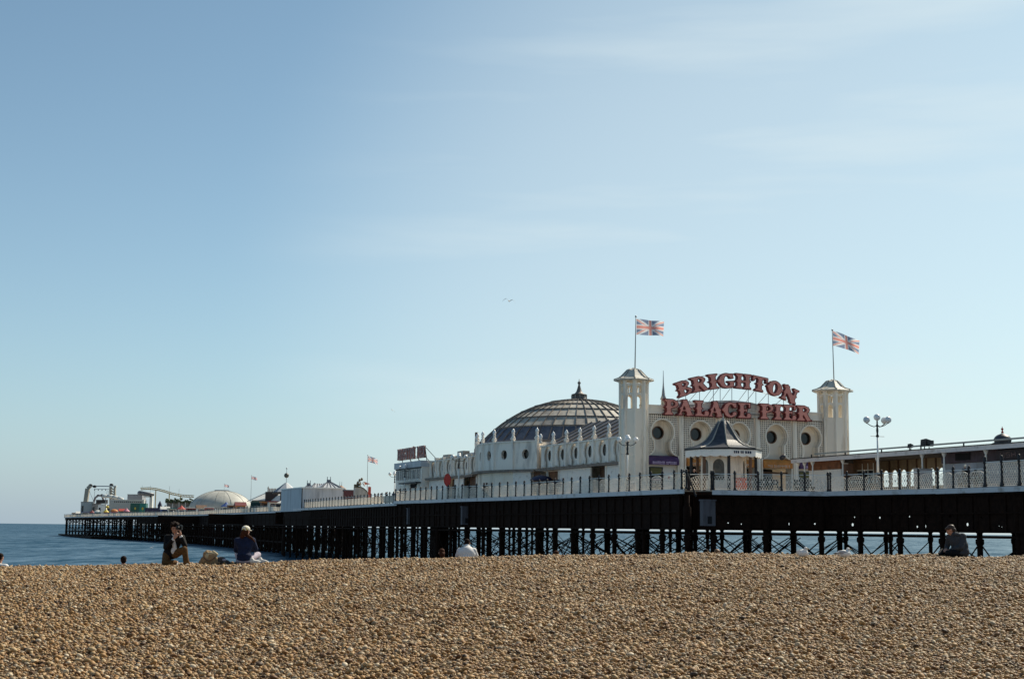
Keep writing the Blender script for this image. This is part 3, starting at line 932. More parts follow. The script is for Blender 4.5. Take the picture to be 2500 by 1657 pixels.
# hall bodies behind
m = MB(); m.box(2.3, 20, 3.4, 55.8, 0, 4.6); m.box(0.9, 19.6, 1.2, 3.35, 2.76, 7.2); m.build('hall_body', CREAM, HALL)
m = MB(); y0, y1 = 1.3, 20.5
for k in range(1):
    m.face([(0.2,y0,5.15),(5.2,y0,7.75),(5.2,y1,7.75),(0.2,y1,5.15)]); m.face([(5.2,y0,7.75),(15,y0,7.75),(15,y1,7.75),(5.2,y1,7.75)])
    m.face([(15,y0,7.75),(20,y0,5.15),(20,y1,5.15),(15,y1,7.75)]); m.face([(0.2,y1,5.15),(5.2,y1,7.75),(15,y1,7.75),(20,y1,5.15)])
m.build('hall_roof', SLATE, HALL)
for k in range(10):                            # roof ribs running up the slope
    s = 2.0 + k*1.95
    MB().bar((0.15, s, 5.21), (5.2, s, 7.82), 0.10, 0.12).build('roof_rib', pm('tan_roof_rib',(0.30,0.25,0.21),0.7,var=0.2), HALL)
# pyramidal roof light behind the sign
m = MB(); m.lathe([(3.2, 7.8), (2.6, 8.6), (0.0, 9.2)], 4, (8.2, 6.5, 0), math.pi/4); m.build('roof_light', SLATE, HALL)
# spirelet left of the sign
m = MB(); m.lathe([(0.22,8.0),(0.22,8.5),(0.3,8.55),(0.16,8.9),(0.08,9.6),(0.05,10.0),(0.02,11.1),(0,11.15)], 8, (3.35, 0.6, 0)); m.build('spirelet', SILVER, HALL, True)

# towers
def tower(v, label, ap, ev):
    t = pier_thing('tower', label, 'tower', v, 0.35, DECK, 'towers flanking the entrance')
    R8 = ap / math.cos(math.pi/8); ph = math.pi/8
    shaft_top = 7.45; eave = 10.05
    m = MB(); m.lathe([(R8+0.12,0),(R8+0.12,0.6),(R8,0.7),(R8,shaft_top)], 8, phase=ph); m.build('shaft', CREAM, t)
    for k in range(8):                                     # corner ribs
        a = ph + k*math.pi/4; p = (R8*math.cos(a), R8*math.sin(a))
        m = MB(); m.tube((p[0]*1.03,p[1]*1.03,0.6),(p[0]*1.03,p[1]*1.03,eave-0.35),0.13,0.13,6); m.tube((p[0],p[1],shaft_top-0.1),(p[0],p[1],eave-0.3),0.17,0.17,6)
        m.tube((p[0],p[1],eave-0.35),(p[0],p[1],eave-0.05),0.17,0.24,6)
        m.build('corner_rib', CREAMB, t)
    side = 2*R8*math.sin(math.pi/8)
    for k in range(8):                                     # belfry panels pierced with arched slots
        a = ph + (k+0.5)*math.pi/4
        n = Vector((math.cos(a), math.sin(a), 0)); e = Vector((-math.sin(a), math.cos(a), 0))
        w = side/2
        loops = [[(-w, 0), (w, 0), (w, eave-shaft_top-0.35), (-w, eave-shaft_top-0.35)]]
        arch = [(-0.23,0.06),(0.23,0.06),(0.23,1.02)] + [(0.23*math.cos(t*math.pi/6), 1.02+0.24*math.sin(t*math.pi/6)) for t in range(1,6)] + [(-0.23,1.02)]
        loops.append(arch)
        for sx in (-0.13, 0.13):
            loops.append([(sx-0.10,1.42),(sx+0.10,1.42),(sx+0.10,2.02),(sx,2.12),(sx-0.10,2.02)])
        vs, fs = fill2d(loops, 0.12)
        MB().add([n*(ap - 0.06 + z) + e*x + Vector((0,0,shaft_top+y)) for x, y, z in vs], fs).build('belfry_panel', CREAM, t, fix=False)
    MB().lathe([(R8-0.12, shaft_top-0.02),(R8-0.12, shaft_top+0.02)], 8, phase=ph).build('belfry_floor', CREAM, t)
    m = MB(); m.lathe([(R8-0.05,eave-0.10),(ev-0.05,eave-0.07),(ev,eave),(ev-0.05,eave+0.05),(ev*0.75,eave+0.17),(1.1,eave+0.36),(0.85,eave+0.62),(0.6,eave+0.88),(0.3,eave+0.98),(0.12,eave+1.1),(0.0,eave+1.14)], 8, phase=ph)
    m.build('tower_roof', pm('pale_tower_roof', (0.50,0.47,0.40), 0.5, var=0.12, scale=2, dirt=(0.2,0.17,0.13), dirt_amt=0.3), t)
    m = MB()
    for k in range(8):
        a = ph + k*math.pi/4
        pr = [(ev-0.04,eave+0.07),(ev*0.75,eave+0.2),(1.1,eave+0.39),(0.85,eave+0.65),(0.6,eave+0.91),(0.3,eave+1.0)]
        for (r0,z0),(r1,z1) in zip(pr[:-1],pr[1:]):
            m.tube((r0*math.cos(a),r0*math.sin(a),z0),(r1*math.cos(a),r1*math.sin(a),z1),0.05,0.05,5)
    m.build('hip_rolls', LEAD, t, fix=False)
    return t
TW1 = tower(0.3, 'left cream octagonal tower with open belfry beside the arcade', 1.08, 1.8)
TW2 = tower(20.95, 'right cream octagonal tower with open belfry above the shelter roof', 1.2, 1.95)

# ------------------------------------------------------------------ arcade side wall
def finial(parent, p):
    m = MB(); m.lathe([(0.20,0),(0.24,0.07),(0.14,0.18),(0.11,0.28),(0.18,0.34),(0.18,0.39),(0.09,0.42)], 8, p)
    f = m.build('finial', FLANK2, parent, True)
    g = MB(); g.lathe([(0.07,0.42),(0.15,0.50),(0.185,0.63),(0.16,0.76),(0.08,0.88),(0.03,0.96),(0,0.98)], 12, p); g.build('globe', GLOBE, f, True)
def wall_bay(a, b, ztop, key=True, zled=2.9, window=True, wr=0.5, zc=None, fin=True):
    """one bay of the upper wall between local points a and b (outside on the left of a->b)"""
    a = Vector((*a, 0)); b = Vector((*b, 0)); d = (b-a); Ln = d.length; d.normalize(); n = Vector((-d.y, d.x, 0))
    zc = zc or (zled + ztop)/2 + 0.2
    cu = Ln/2
    pl = lambda x, y, z: a + d*x + n*z + Vector((0,0,y))
    loops = [[(0,zled),(Ln,zled),(Ln,ztop),(0,ztop)]]
    if not key and window:
        loops.append([(cu+wr*math.cos(2*math.pi*t/24), zc+wr*1.08*math.sin(2*math.pi*t/24)) for t in range(24)])
    if key:
        kh = keyhole(cu, min(1.3, Ln/2-0.22), 0.88, zc, 0.62, zc-1.15, zled+0.25, zled+0.06)
        loops.append(kh)
    vs, fs = fill2d(loops, 0.14)
    W_ = MB().add([pl(x,y,z-0.07) for x,y,z in vs], fs).build('wall_bay', FLANK, HALL, fix=False)
    hole = [(cu+wr*math.cos(2*math.pi*t/24), zc+wr*1.08*math.sin(2*math.pi*t/24)) for t in range(24)]
    vs, fs = fill2d([[(0,zled),(Ln,zled),(Ln,ztop-0.05),(0,ztop-0.05)]] + ([hole] if window else []), 0.06)
    MB().add([pl(x,y,z-0.30) for x,y,z in vs], fs).build('recess_wall', FLANK, W_, fix=False)
    if window:
        m = MB(); vs = [pl(cu+sx*wr*1.1, zc+sy*wr*1.2, -0.36) for sx, sy in ((-1,-1),(1,-1),(1,1),(-1,1))]; m.face(vs)
        wn = m.build('round_window', GLASSD, W_)
    m = MB()                                     # pilaster at a
    c = a + n*0.06
    m.bar(c + Vector((0,0,zled)), c + Vector((0,0,ztop+0.25)), 0.30, 0.26, up=(d.x,d.y,0))
    m.bar(c + Vector((0,0,ztop+0.25)), c + Vector((0,0,ztop+0.42)), 0.42, 0.38, up=(d.x,d.y,0))
    m.build('pilaster', FLANK2, HALL)
    m = MB(); m.bar(a + n*0.04 + Vector((0,0,ztop+0.05)), b + n*0.04 + Vector((0,0,ztop+0.05)), 0.26, 0.12); m.build('coping', FLANK2, HALL)
    m = MB(); m.bar(a + n*0.25 + Vector((0,0,zled-0.06)), b + n*0.25 + Vector((0,0,zled-0.06)), 0.6, 0.16); m.bar(a + n*0.3 + Vector((0,0,zled+0.06)), b + n*0.3 + Vector((0,0,zled+0.06)), 0.62, 0.05); m.build('canopy_ledge', pm('dark_ledge', (0.25,0.21,0.18), 0.7, var=0.2, scale=2), HALL)
    if fin: finial(HALL, tuple(c + Vector((0,0,ztop+0.42))))
def lower(a, b, items):
    """ground-floor pieces between local points: list of (f0, f1, material, recess)"""
    a = Vector((*a, 0)); b = Vector((*b, 0)); d = (b-a); Ln = d.length; d.normalize(); n = Vector((-d.y, d.x, 0))
    for f0, f1, mat, rec, nm in items:
        p, q = a + d*(Ln*f0+0.01) - n*rec, a + d*(Ln*f1-0.01) - n*rec
        MB().bar(p + Vector((0,0,1.38)), q + Vector((0,0,1.38)), 0.12, 2.74).build(nm, mat, HALL)
SP = [1.3, 4.6, 7.75, 10.9, 14.05, 17.2, 20.4]
ZT = 5.15
for s0, s1 in zip(SP[:-1], SP[1:]): wall_bay((0, s0), (0, s1), ZT, fin=s0 > 2)
lower((0,1.3), (0,21.3), [(0,0.2,WHITE,0.05,'panel'),(0.2,0.365,BROWN,1.0,'recess'),(0.365,0.73,WHITE,0.05,'panel'),(0.73,1.0,BROWN,1.3,'recess')])
for s in (5.3, 8.55, 15.9, 18.7): MB().bar((-0.01 if s else 0, s, 0), (-0.01, s, 2.74), 0.14, 0.2, up=(0,1,0)).build('door_post', FLANK2, HALL)
DR = [(0,21.4),(-1.47,24.2),(-2.47,26.95),(-2.75,29.6),(-2.3,32.4),(-1.3,35.4),(0,38.6)]
ZD = 5.8
for a, b in zip(DR[:-1], DR[1:]): wall_bay(a, b, ZD, key=False, wr=0.46, zc=4.55)
finial(HALL, (0.0, 38.6, ZD+0.42)); finial(HALL, (0.15, 20.9, ZT+0.42))
for a, b, it in ((DR[0],DR[1],[(0,0.25,BROWN,0.5,'recess'),(0.25,1,WHITE,0.02,'panel')]),(DR[1],DR[2],[(0,0.5,CREAM,0.1,'panel'),(0.5,1,CREAMB,0.1,'panel')]),(DR[2],DR[3],[(0,1,CREAM,0.1,'panel')]),(DR[3],DR[4],[(0,1,CREAM,0.1,'panel')]),(DR[4],DR[5],[(0,0.5,BROWN,0.5,'recess'),(0.5,1,CREAM,0.1,'panel')]),(DR[5],DR[6],[(0,1,BROWN,0.5,'recess')])):
    lower(a, b, it)
m = MB(); m.prism([(x+1.0, y) for x, y in DR] + [(18,38.6),(22,30),(18,21.4)], 2.78, ZD-0.05); m.box(-0.6, 2.25, 22.5, 37.5, 0, 2.75); m.build('drum', FLANK, HALL)
RS = [38.6 + 2.83*k for k in range(7)]
for s0, s1 in zip(RS[:-1], RS[1:]): wall_bay((0, s0), (0, s1), 5.0, wr=0.46, fin=False)
lower((0,38.6), (0,55.6), [(0,0.27,BROWN,0.8,'recess'),(0.27,0.45,WHITE,0.05,'panel'),(0.45,0.62,BROWN,0.8,'recess'),(0.62,1,WHITE,0.05,'panel')])
m = MB(); m.face([(0.2,38.6,5.05),(4.5,38.6,6.2),(4.5,55,6.2),(0.2,55,5.05)]); m.face([(4.5,38.6,6.2),(16,38.6,6.2),(16,55,6.2),(4.5,55,6.2)]); m.face([(0.2,55,5.05),(4.5,55,6.2),(16,55,6.2),(20,55,5.05)])
m.build('rear_roof', SLATE, HALL)
m = MB(); m.box(0.3,0.9,40,54.5,5.1,5.4); m.box(0.2,1.0,44.0,46.0,5.4,5.9); m.box(0.5,1.2,50,52,5.4,5.75); m.build('roof_plant', LEAD, HALL)
m = MB(); m.tube((2.0,44.5,5.4),(2.0,44.5,8.1),0.2,0.2,8); m.build('chimney_pipe', BROWN, HALL)
m = MB(); m.lathe([(1.3,5.1),(1.3,5.9),(1.0,6.5),(0.5,6.9),(0.1,7.0)],8,(1.6,40.6,0)); m.build('roof_cowl', pm('dark_red_cowl',(0.10,0.03,0.03),0.6), HALL)
# end block with a band of windows and the roof sign
m = MB(); m.box(-0.9,20,55.8,66.6,0,4.95); m.build('end_block', FLANK, HALL)
m = MB(); m.box(-1.1,20.2,55.7,66.7,4.45,5.22); m.build('end_block_band', pm('pale_grey_band',(0.52,0.53,0.54),0.6,var=0.1,scale=1,streak=True), HALL)
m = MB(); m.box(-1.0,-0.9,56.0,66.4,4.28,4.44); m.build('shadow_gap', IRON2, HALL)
for k in range(6):
    s = 56.3 + k*1.68
    w = MB().box(-0.93,-0.88,s,s+1.4,3.0,4.2).build('window', pm('grey_window',(0.06,0.065,0.075),0.25,var=0.2), HALL)
    m = MB(); m.box(-0.97,-0.93,s,s+0.07,3.0,4.2); m.box(-0.97,-0.93,s+1.33,s+1.4,3.0,4.2); m.box(-0.97,-0.93,s+0.67,s+0.74,3.0,4.2); m.box(-0.975,-0.93,s,s+1.4,2.85,3.0); m.build('frame', FLANK2, w)
MB().box(-1.6,-0.91,56,63,2.45,2.62).build('canopy_ledge', IRON2, HALL)
for k in range(5): MB().box(-0.96,-0.9,56.4+2.0*k,57.9+2.0*k,0.1,2.3).build('panel', CREAM if k % 2 else FLANK2, HALL)
MB().box(-0.99,-0.9,57.5,60.0,1.9,2.4).build('dark_opening', DARK, HALL)

# ------------------------------------------------------------------ dome of lead panels
DC = Vector((10.0, 33.3, 0)); 
ZA = 14.35 - 3.0; RSP = 14.45
def dz(r): return ZA - (RSP - math.sqrt(RSP*RSP - r*r))
RINGS = [0.8, 3.2, 5.0, 6.5, 8.1, 9.5, 11.0]
NSEG = 48
DOME = pier_thing('dome', 'broad shallow dome of lead panels behind the arcade wall', 'dome', DC.x, DC.y)
m = MB(); m.lathe([(10.9, 5.0), (10.9, dz(10.9)-0.1)] + [(r, dz(r)-0.12) for r in (9.5,8.1,6.5,5,3.2,0.8,0.0)], 48); m.build('dome_shell', RIB, DOME)
pan_n = 0
for ri, (r0, r1) in enumerate(zip(RINGS[:-1], RINGS[1:])):
    ns = NSEG
    m = MB(); h = math.pi/ns*0.965
    gap = 0.035
    A, B = r0 + gap, r1 - gap
    pts = [(A, dz(A)), (B, dz(B))]
    vs = [(A*math.cos(-h), A*math.sin(-h), dz(A)), (A*math.cos(h), A*math.sin(h), dz(A)), (B*math.cos(h), B*math.sin(h), dz(B)), (B*math.cos(-h), B*math.sin(-h), dz(B))]
    vs2 = [(x, y, z - 0.1) for x, y, z in vs]
    m.add(vs + vs2, [(0,1,2,3),(7,6,5,4),(0,4,5,1),(1,5,6,2),(2,6,7,3),(3,7,4,0)])
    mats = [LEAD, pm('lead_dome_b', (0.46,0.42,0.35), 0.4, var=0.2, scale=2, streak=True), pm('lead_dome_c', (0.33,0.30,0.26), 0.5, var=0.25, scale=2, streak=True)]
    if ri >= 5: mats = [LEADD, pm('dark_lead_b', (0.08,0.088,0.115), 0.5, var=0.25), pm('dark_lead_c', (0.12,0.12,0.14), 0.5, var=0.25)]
    mes = []
    for mt in mats:
        me = m.mesh('dome_panel'); me.materials.append(mt); mes.append(me)
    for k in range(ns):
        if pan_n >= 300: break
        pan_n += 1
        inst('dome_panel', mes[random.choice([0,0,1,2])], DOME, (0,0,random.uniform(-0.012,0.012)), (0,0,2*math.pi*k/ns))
m = MB()
prs = [(r, dz(r)+0.05) for r in np.linspace(0.85, 10.95, 14)]
for (r0,z0),(r1,z1) in zip(prs[:-1],prs[1:]): m.bar((r0,0,z0),(r1,0,z1),0.06,0.10)
rib_me = m.mesh('rib'); rib_me.materials.append(RIB)
for k in range(NSEG): inst('rib', rib_me, DOME, (0,0,0), (0,0,2*math.pi*(k+0.5)/NSEG))
for r in RINGS[1:-1]:
    m = MB()
    for k in range(NSEG):
        a0, a1 = 2*math.pi*(k+0.5)/NSEG, 2*math.pi*(k+1.5)/NSEG
        m.bar((r*math.cos(a0),r*math.sin(a0),dz(r)+0.07),(r*math.cos(a1),r*math.sin(a1),dz(r)+0.07),0.09,0.12)
    m.build('ring_rib', RIB, DOME, fix=False)
m = MB(); m.lathe([(0.9,ZA-0.1),(0.9,ZA+0.15),(0.78,ZA+0.2),(0.78,ZA+0.52),(0.86,ZA+0.56),(0.86,ZA+0.62),(0.5,ZA+0.72),(0.32,ZA+0.95),(0.22,ZA+1.25),(0.12,ZA+1.6),(0.10,ZA+1.75),(0.18,ZA+1.85),(0.18,ZA+1.98),(0.06,ZA+2.08),(0.03,ZA+2.35),(0,ZA+2.36)], 12)
m.build('lantern', RIB, DOME, True)
for k in range(10):
    a = 2*math.pi*k/10
    MB().bar((0.86*math.cos(a),0.86*math.sin(a),ZA+0.15),(0.86*math.cos(a),0.86*math.sin(a),ZA+0.55),0.07).build('lantern_post', LEAD, DOME)
# ------------------------------------------------------------------ circus-style letters from rasterised strokes
GR = 56
def _grid(Wd):
    pad = 0.14
    nx, nz = int((Wd + 2*pad)*GR), int((1 + 2*pad)*GR)
    X, Z = np.meshgrid((np.arange(nx)+0.5)/GR - pad, (np.arange(nz)+0.5)/GR - pad, indexing='ij')
    return X, Z, pad
def letter_mask(ch):
    Wd = {'I':0.5,'B':0.80,'R':0.88,'P':0.76,'G':0.88,'H':1.0,'T':0.86,'O':0.86,'N':0.98,'A':1.0,'L':0.78,'C':0.84,'E':0.80}[ch]
    X, Z, pad = _grid(Wd)
    rect = lambda a,b,c,d: (X>=a)&(X<=b)&(Z>=c)&(Z<=d)
    ell = lambda cx,cz,rx,rz: ((X-cx)/rx)**2+((Z-cz)/rz)**2 <= 1
    def stem(x, w=0.26):
        return (rect(x-w/2,x+w/2,0,1) | rect(x-w*0.92,x+w*0.92,0,0.11) | rect(x-w*0.92,x+w*0.92,0.89,1)
                | (np.abs(X-x)/(w*0.92)+np.abs(Z-0.5)/0.15 <= 1)
                | ((np.abs(X-x) <= w*0.5 + 0.1*np.clip((0.2-Z)/0.1,0,1)) & (Z>=0) & (Z<0.2)) | ((np.abs(X-x) <= w*0.5 + 0.1*np.clip((Z-0.8)/0.1,0,1)) & (Z<=1) & (Z>0.8)))
    def band(x0,z0,x1,z1,w):
        dx,dz_ = x1-x0,z1-z0; L_=math.hypot(dx,dz_); t=((X-x0)*dx+(Z-z0)*dz_)/L_**2
        dist=np.abs((X-x0)*dz_-(Z-z0)*dx)/L_
        return (t>=0)&(t<=1)&(dist<=w/2)
    if ch=='I': k=stem(0.25)
    elif ch=='B': k=stem(0.25)|((ell(0.36,0.745,0.36,0.255)&~ell(0.40,0.745,0.13,0.12))&(X>0.25))|((ell(0.37,0.27,0.42,0.27)&~ell(0.42,0.27,0.15,0.13))&(X>0.25))
    elif ch=='P': k=stem(0.25)|((ell(0.36,0.71,0.40,0.29)&~ell(0.42,0.71,0.14,0.14))&(X>0.25))
    elif ch=='R': k=stem(0.25)|((ell(0.36,0.72,0.39,0.28)&~ell(0.42,0.72,0.13,0.12))&(X>0.25))|band(0.46,0.52,0.70,0.0,0.25)|rect(0.56,0.88,0,0.10)
    elif ch in 'GC':
        k=(ell(0.43,0.5,0.43,0.5)&~ell(0.47,0.5,0.17,0.33))&~((X>0.5)&(Z>0.36)&(Z<0.66))
        k|=rect(0.62,0.80,0.62,0.97)|((np.abs(X-0.02)/0.14+np.abs(Z-0.5)/0.14)<=1)
        if ch=='G': k|=rect(0.46,0.88,0.38,0.49)|rect(0.57,0.83,0.06,0.46)
        else: k|=ell(0.68,0.27,0.14,0.14)
    elif ch=='H': k=stem(0.25)|stem(0.76)|rect(0.25,0.76,0.42,0.58)
    elif ch=='T': k=stem(0.43)|rect(0,0.86,0.86,1)|rect(0,0.13,0.62,1)|rect(0.73,0.86,0.62,1)|((np.abs(X-0.09)<0.2*np.clip((Z-0.6)/0.4,0,1))&(Z>0.6)&(Z<1)&(X>0))
    elif ch=='O': k=(ell(0.43,0.5,0.43,0.5)&~ell(0.43,0.5,0.12,0.33))|((np.abs(X-0.03)/0.13+np.abs(Z-0.5)/0.13)<=1)|((np.abs(X-0.83)/0.13+np.abs(Z-0.5)/0.13)<=1)
    elif ch=='N': k=stem(0.2,0.16)|stem(0.78,0.17)|band(0.12,1,0.84,0,0.30)|rect(0.0,0.38,0.88,1)
    elif ch=='A': k=band(0.17,0.02,0.47,1,0.15)|band(0.46,1,0.77,0.0,0.30)|rect(0.24,0.7,0.27,0.38)|rect(0.0,0.36,0,0.11)|rect(0.52,1.0,0,0.11)|rect(0.30,0.60,0.90,1)|((np.abs(X-0.26)/0.14+np.abs(Z-0.45)/0.12)<=1)|((np.abs(X-0.72)/0.16+np.abs(Z-0.45)/0.12)<=1)
    elif ch=='L': k=stem(0.25)|rect(0.25,0.75,0,0.12)|ell(0.64,0.2,0.14,0.2)
    elif ch=='E': k=stem(0.25)|rect(0.25,0.77,0.87,1)|rect(0.63,0.77,0.64,1)|rect(0.25,0.77,0,0.12)|ell(0.66,0.18,0.14,0.18)|rect(0.25,0.56,0.45,0.57)|rect(0.47,0.58,0.37,0.65)
    return k.astype(float), pad, Wd
def blur(a, n):
    for _ in range(n):
        a = (np.roll(a,1,0)+a*2+np.roll(a,-1,0))/4
        a = (np.roll(a,1,1)+a*2+np.roll(a,-1,1))/4
    return a
def erode(a, n):
    for _ in range(n):
        a = np.minimum.reduce([a,np.roll(a,1,0),np.roll(a,-1,0),np.roll(a,1,1),np.roll(a,-1,1)])
    return a
def contours(F, lev=0.5):
    nx, nz = F.shape; nxt = {}
    def pt(e):
        k,i,j=e
        if k=='h': t=(lev-F[i,j])/(F[i+1,j]-F[i,j]); return (i+t, j)
        t=(lev-F[i,j])/(F[i,j+1]-F[i,j]); return (i, j+t)
    B_ = F > lev
    for i in range(nx-1):
        for j in range(nz-1):
            a,b,c,d = B_[i,j],B_[i+1,j],B_[i+1,j+1],B_[i,j+1]
            code = a+2*b+4*c+8*d
            if code in (0,15): continue
            S0,E0,N0,W0 = ('h',i,j),('v',i+1,j),('h',i,j+1),('v',i,j)
            seg = {1:[(S0,W0)],2:[(E0,S0)],3:[(E0,W0)],4:[(N0,E0)],5:[(S0,W0),(N0,E0)],6:[(N0,S0)],7:[(N0,W0)],8:[(W0,N0)],9:[(S0,N0)],10:[(E0,S0),(W0,N0)],11:[(E0,N0)],12:[(W0,E0)],13:[(S0,E0)],14:[(W0,S0)]}[code]
            for p,q in seg: nxt[p]=q
    loops=[]
    while nxt:
        st=next(iter(nxt)); lp=[st]; cur=nxt.pop(st)
        while cur!=st and cur in nxt: lp.append(cur); cur=nxt.pop(cur)
        loops.append([pt(e) for e in lp])
    return loops
def simp(lp, tol):
    P=np.array(lp)
    def rdp(i,j):
        if j<=i+1: return []
        a,b=P[i],P[j]; d=b-a; L_=np.hypot(*d)+1e-9
        dist=np.abs((P[i+1:j,0]-a[0])*d[1]-(P[i+1:j,1]-a[1])*d[0])/L_
        k=int(np.argmax(dist))
        if dist[k]<tol: return []
        k=i+1+k
        return rdp(i,k)+[k]+rdp(k,j)
    n=len(P); far=int(np.argmax(((P-P[0])**2).sum(1)))
    keep=[0]+rdp(0,far)+[far]+rdp(far,n-1)
    return [tuple(P[k]) for k in keep]
LETTERS={}
def letter_meshes(ch):
    if ch in LETTERS: return LETTERS[ch]
    k,pad,Wd=letter_mask(ch)
    out=[]
    for er, h in ((-1, 0.30), (2, 0.05)):
        F=blur(erode(k,er) if er > 0 else 1-erode(1-k,-er),2)
        lps=[simp(l,0.35) for l in contours(F) if len(l)>12]
        lps=[[((x+0.5)/GR-pad-Wd/2,(z+0.5)/GR-pad) for x,z in l] for l in lps]
        vs,fs=fill2d([l for l in lps if len(l)>=3],h)
        out.append((vs,fs))
    LETTERS[ch]=(out,Wd); return LETTERS[ch]
def letter(parent, ch, v, s, z, h, wscale, tilt, face=SIGNRED, edge=SIGNDK, axis='v', depth=1.0):
    (base, fc), Wd = letter_meshes(ch)
    o = []
    c, sn = math.cos(tilt), math.sin(tilt)
    def place(x, y, zz):
        x*=h*wscale; y=(y-0.5)*h
        x2 = x*c + y*sn; y2 = -x*sn + y*c
        return (x2, zz*depth, y2) if axis=='v' else (zz*depth, -x2, y2)
    L_ = MB().add([place(x,y,-q) for x,y,q in base[0]], base[1]).build('letter', edge, parent, fix=False)
    L_.location=(v,s,z)
    sh = -0.165
    MB().add([place(x,y,-q+sh) for x,y,q in fc[0]], fc[1]).build('letter_face', face, L_, fix=False)
    return L_
# lower line
SG2 = pier_thing('rooftop_sign', 'red letters spelling PALACE PIER along the entrance parapet', 'sign', 0, -0.35, DECK, 'rooftop signs')
zl = 7.78; hl = 1.42
def vx(x): return 2.82 + (x-100)/2145*15.28
for ch, x0, x1 in (('P',100,305),('A',278,522),('L',524,738),('A',712,945),('C',938,1137),('E',1143,1342),('P',1463,1672),('I',1668,1800),('E',1812,2010),('R',2008,2246)):
    v0, v1 = vx(x0), vx(x1)
    (_, Wd) = letter_meshes(ch)
    letter(SG2, ch, (v0+v1)/2, 0, zl, hl, (v1-v0)/(Wd*hl*1.0), 0)
m = MB(); m.bar((2.9,0.2,7.5),(18,0.2,7.5),0.05); m.bar((2.9,0.2,8.4),(18,0.2,8.4),0.05); m.build('sign_rail', IRON2, SG2)
# arched upper line
SG1 = pier_thing('rooftop_sign', 'arched red letters spelling BRIGHTON on a frame above the parapet', 'sign', 0, -0.35, DECK, 'rooftop signs')
RA = 16.4; VC = 10.22; ZAx = 10.42
for ch, v, wd in (('B',4.95,1.55),('R',6.55,1.75),('I',7.92,1.05),('G',9.3,1.6),('H',11.0,1.65),('T',12.72,1.6),('O',14.32,1.5),('N',15.9,1.7)):
    a = math.asin((v-0.14-VC)/RA)
    (_, Wd) = letter_meshes(ch)
    letter(SG1, ch, v-0.14, 0, ZAx-RA*(1-math.cos(a)), 1.36, wd/(Wd*1.32), a)
m = MB()
for dz_ in (-0.64, 0.62):
    pts=[]
    for k in range(25):
        a = math.asin((4.3+12.2*k/24-VC)/RA); pts.append((VC+(RA+dz_)*math.sin(a), 0.22, ZAx-RA+(RA+dz_)*math.cos(a)))
    m.path(pts, 0.025, 5)
m.build('arch_rail', SILVER, SG1, fix=False)
for v in (5.2, 6.6, 8.0, 8.7, 9.9, 11.6, 12.4, 13.7, 15.3):
    a = math.asin((v-VC)/RA); zt = ZAx-RA+(RA-0.5)*math.cos(a)
    MB().tube((v,0.25,7.9),(v,0.22,zt),0.03,0.03,5).build('strut', SILVER, SG1)
    MB().tube((v-0.9,1.6,7.95),(v,0.25,zt),0.025,0.025,5).build('strut', SILVER, SG1)
# smaller older sign on the end block
SG3 = pier_thing('rooftop_sign', 'smaller faded sign reading BRIGHTON PIER on the far end block', 'sign', -0.7, 60, DECK+5.22, 'rooftop signs')
FADE = pm('faded_sign', (0.46,0.31,0.27), 0.6, var=0.2, scale=5); FADED = pm('faded_sign_edge', (0.24,0.10,0.085), 0.6, var=0.2)
x = 66.2
for ch in 'BRIGHTON PIER':
    if ch == ' ': x -= 0.75; continue
    (_, Wd) = letter_meshes(ch); w = Wd*1.06
    letter(SG3, ch, -0.1, x - w/2 - 60, 1.1, 1.38, 0.64, 0, FADE, FADED, axis='s', depth=0.6)
    x -= w + 0.03
m = MB()
for y_ in (-4.6, -1.5, 1.8, 5.2): m.tube((0.3, y_, -0.05), (0.0, y_, 1.8), 0.05, 0.05, 5); m.tube((1.8, y_, -0.05), (0.1, y_, 1.6), 0.04, 0.04, 5)
m.bar((0.0,-5,0.35),(0.0,6,0.35),0.06); m.bar((0.0,-5,1.75),(0.0,6,1.75),0.06)
m.build('sign_frame', IRON2, SG3, fix=False)
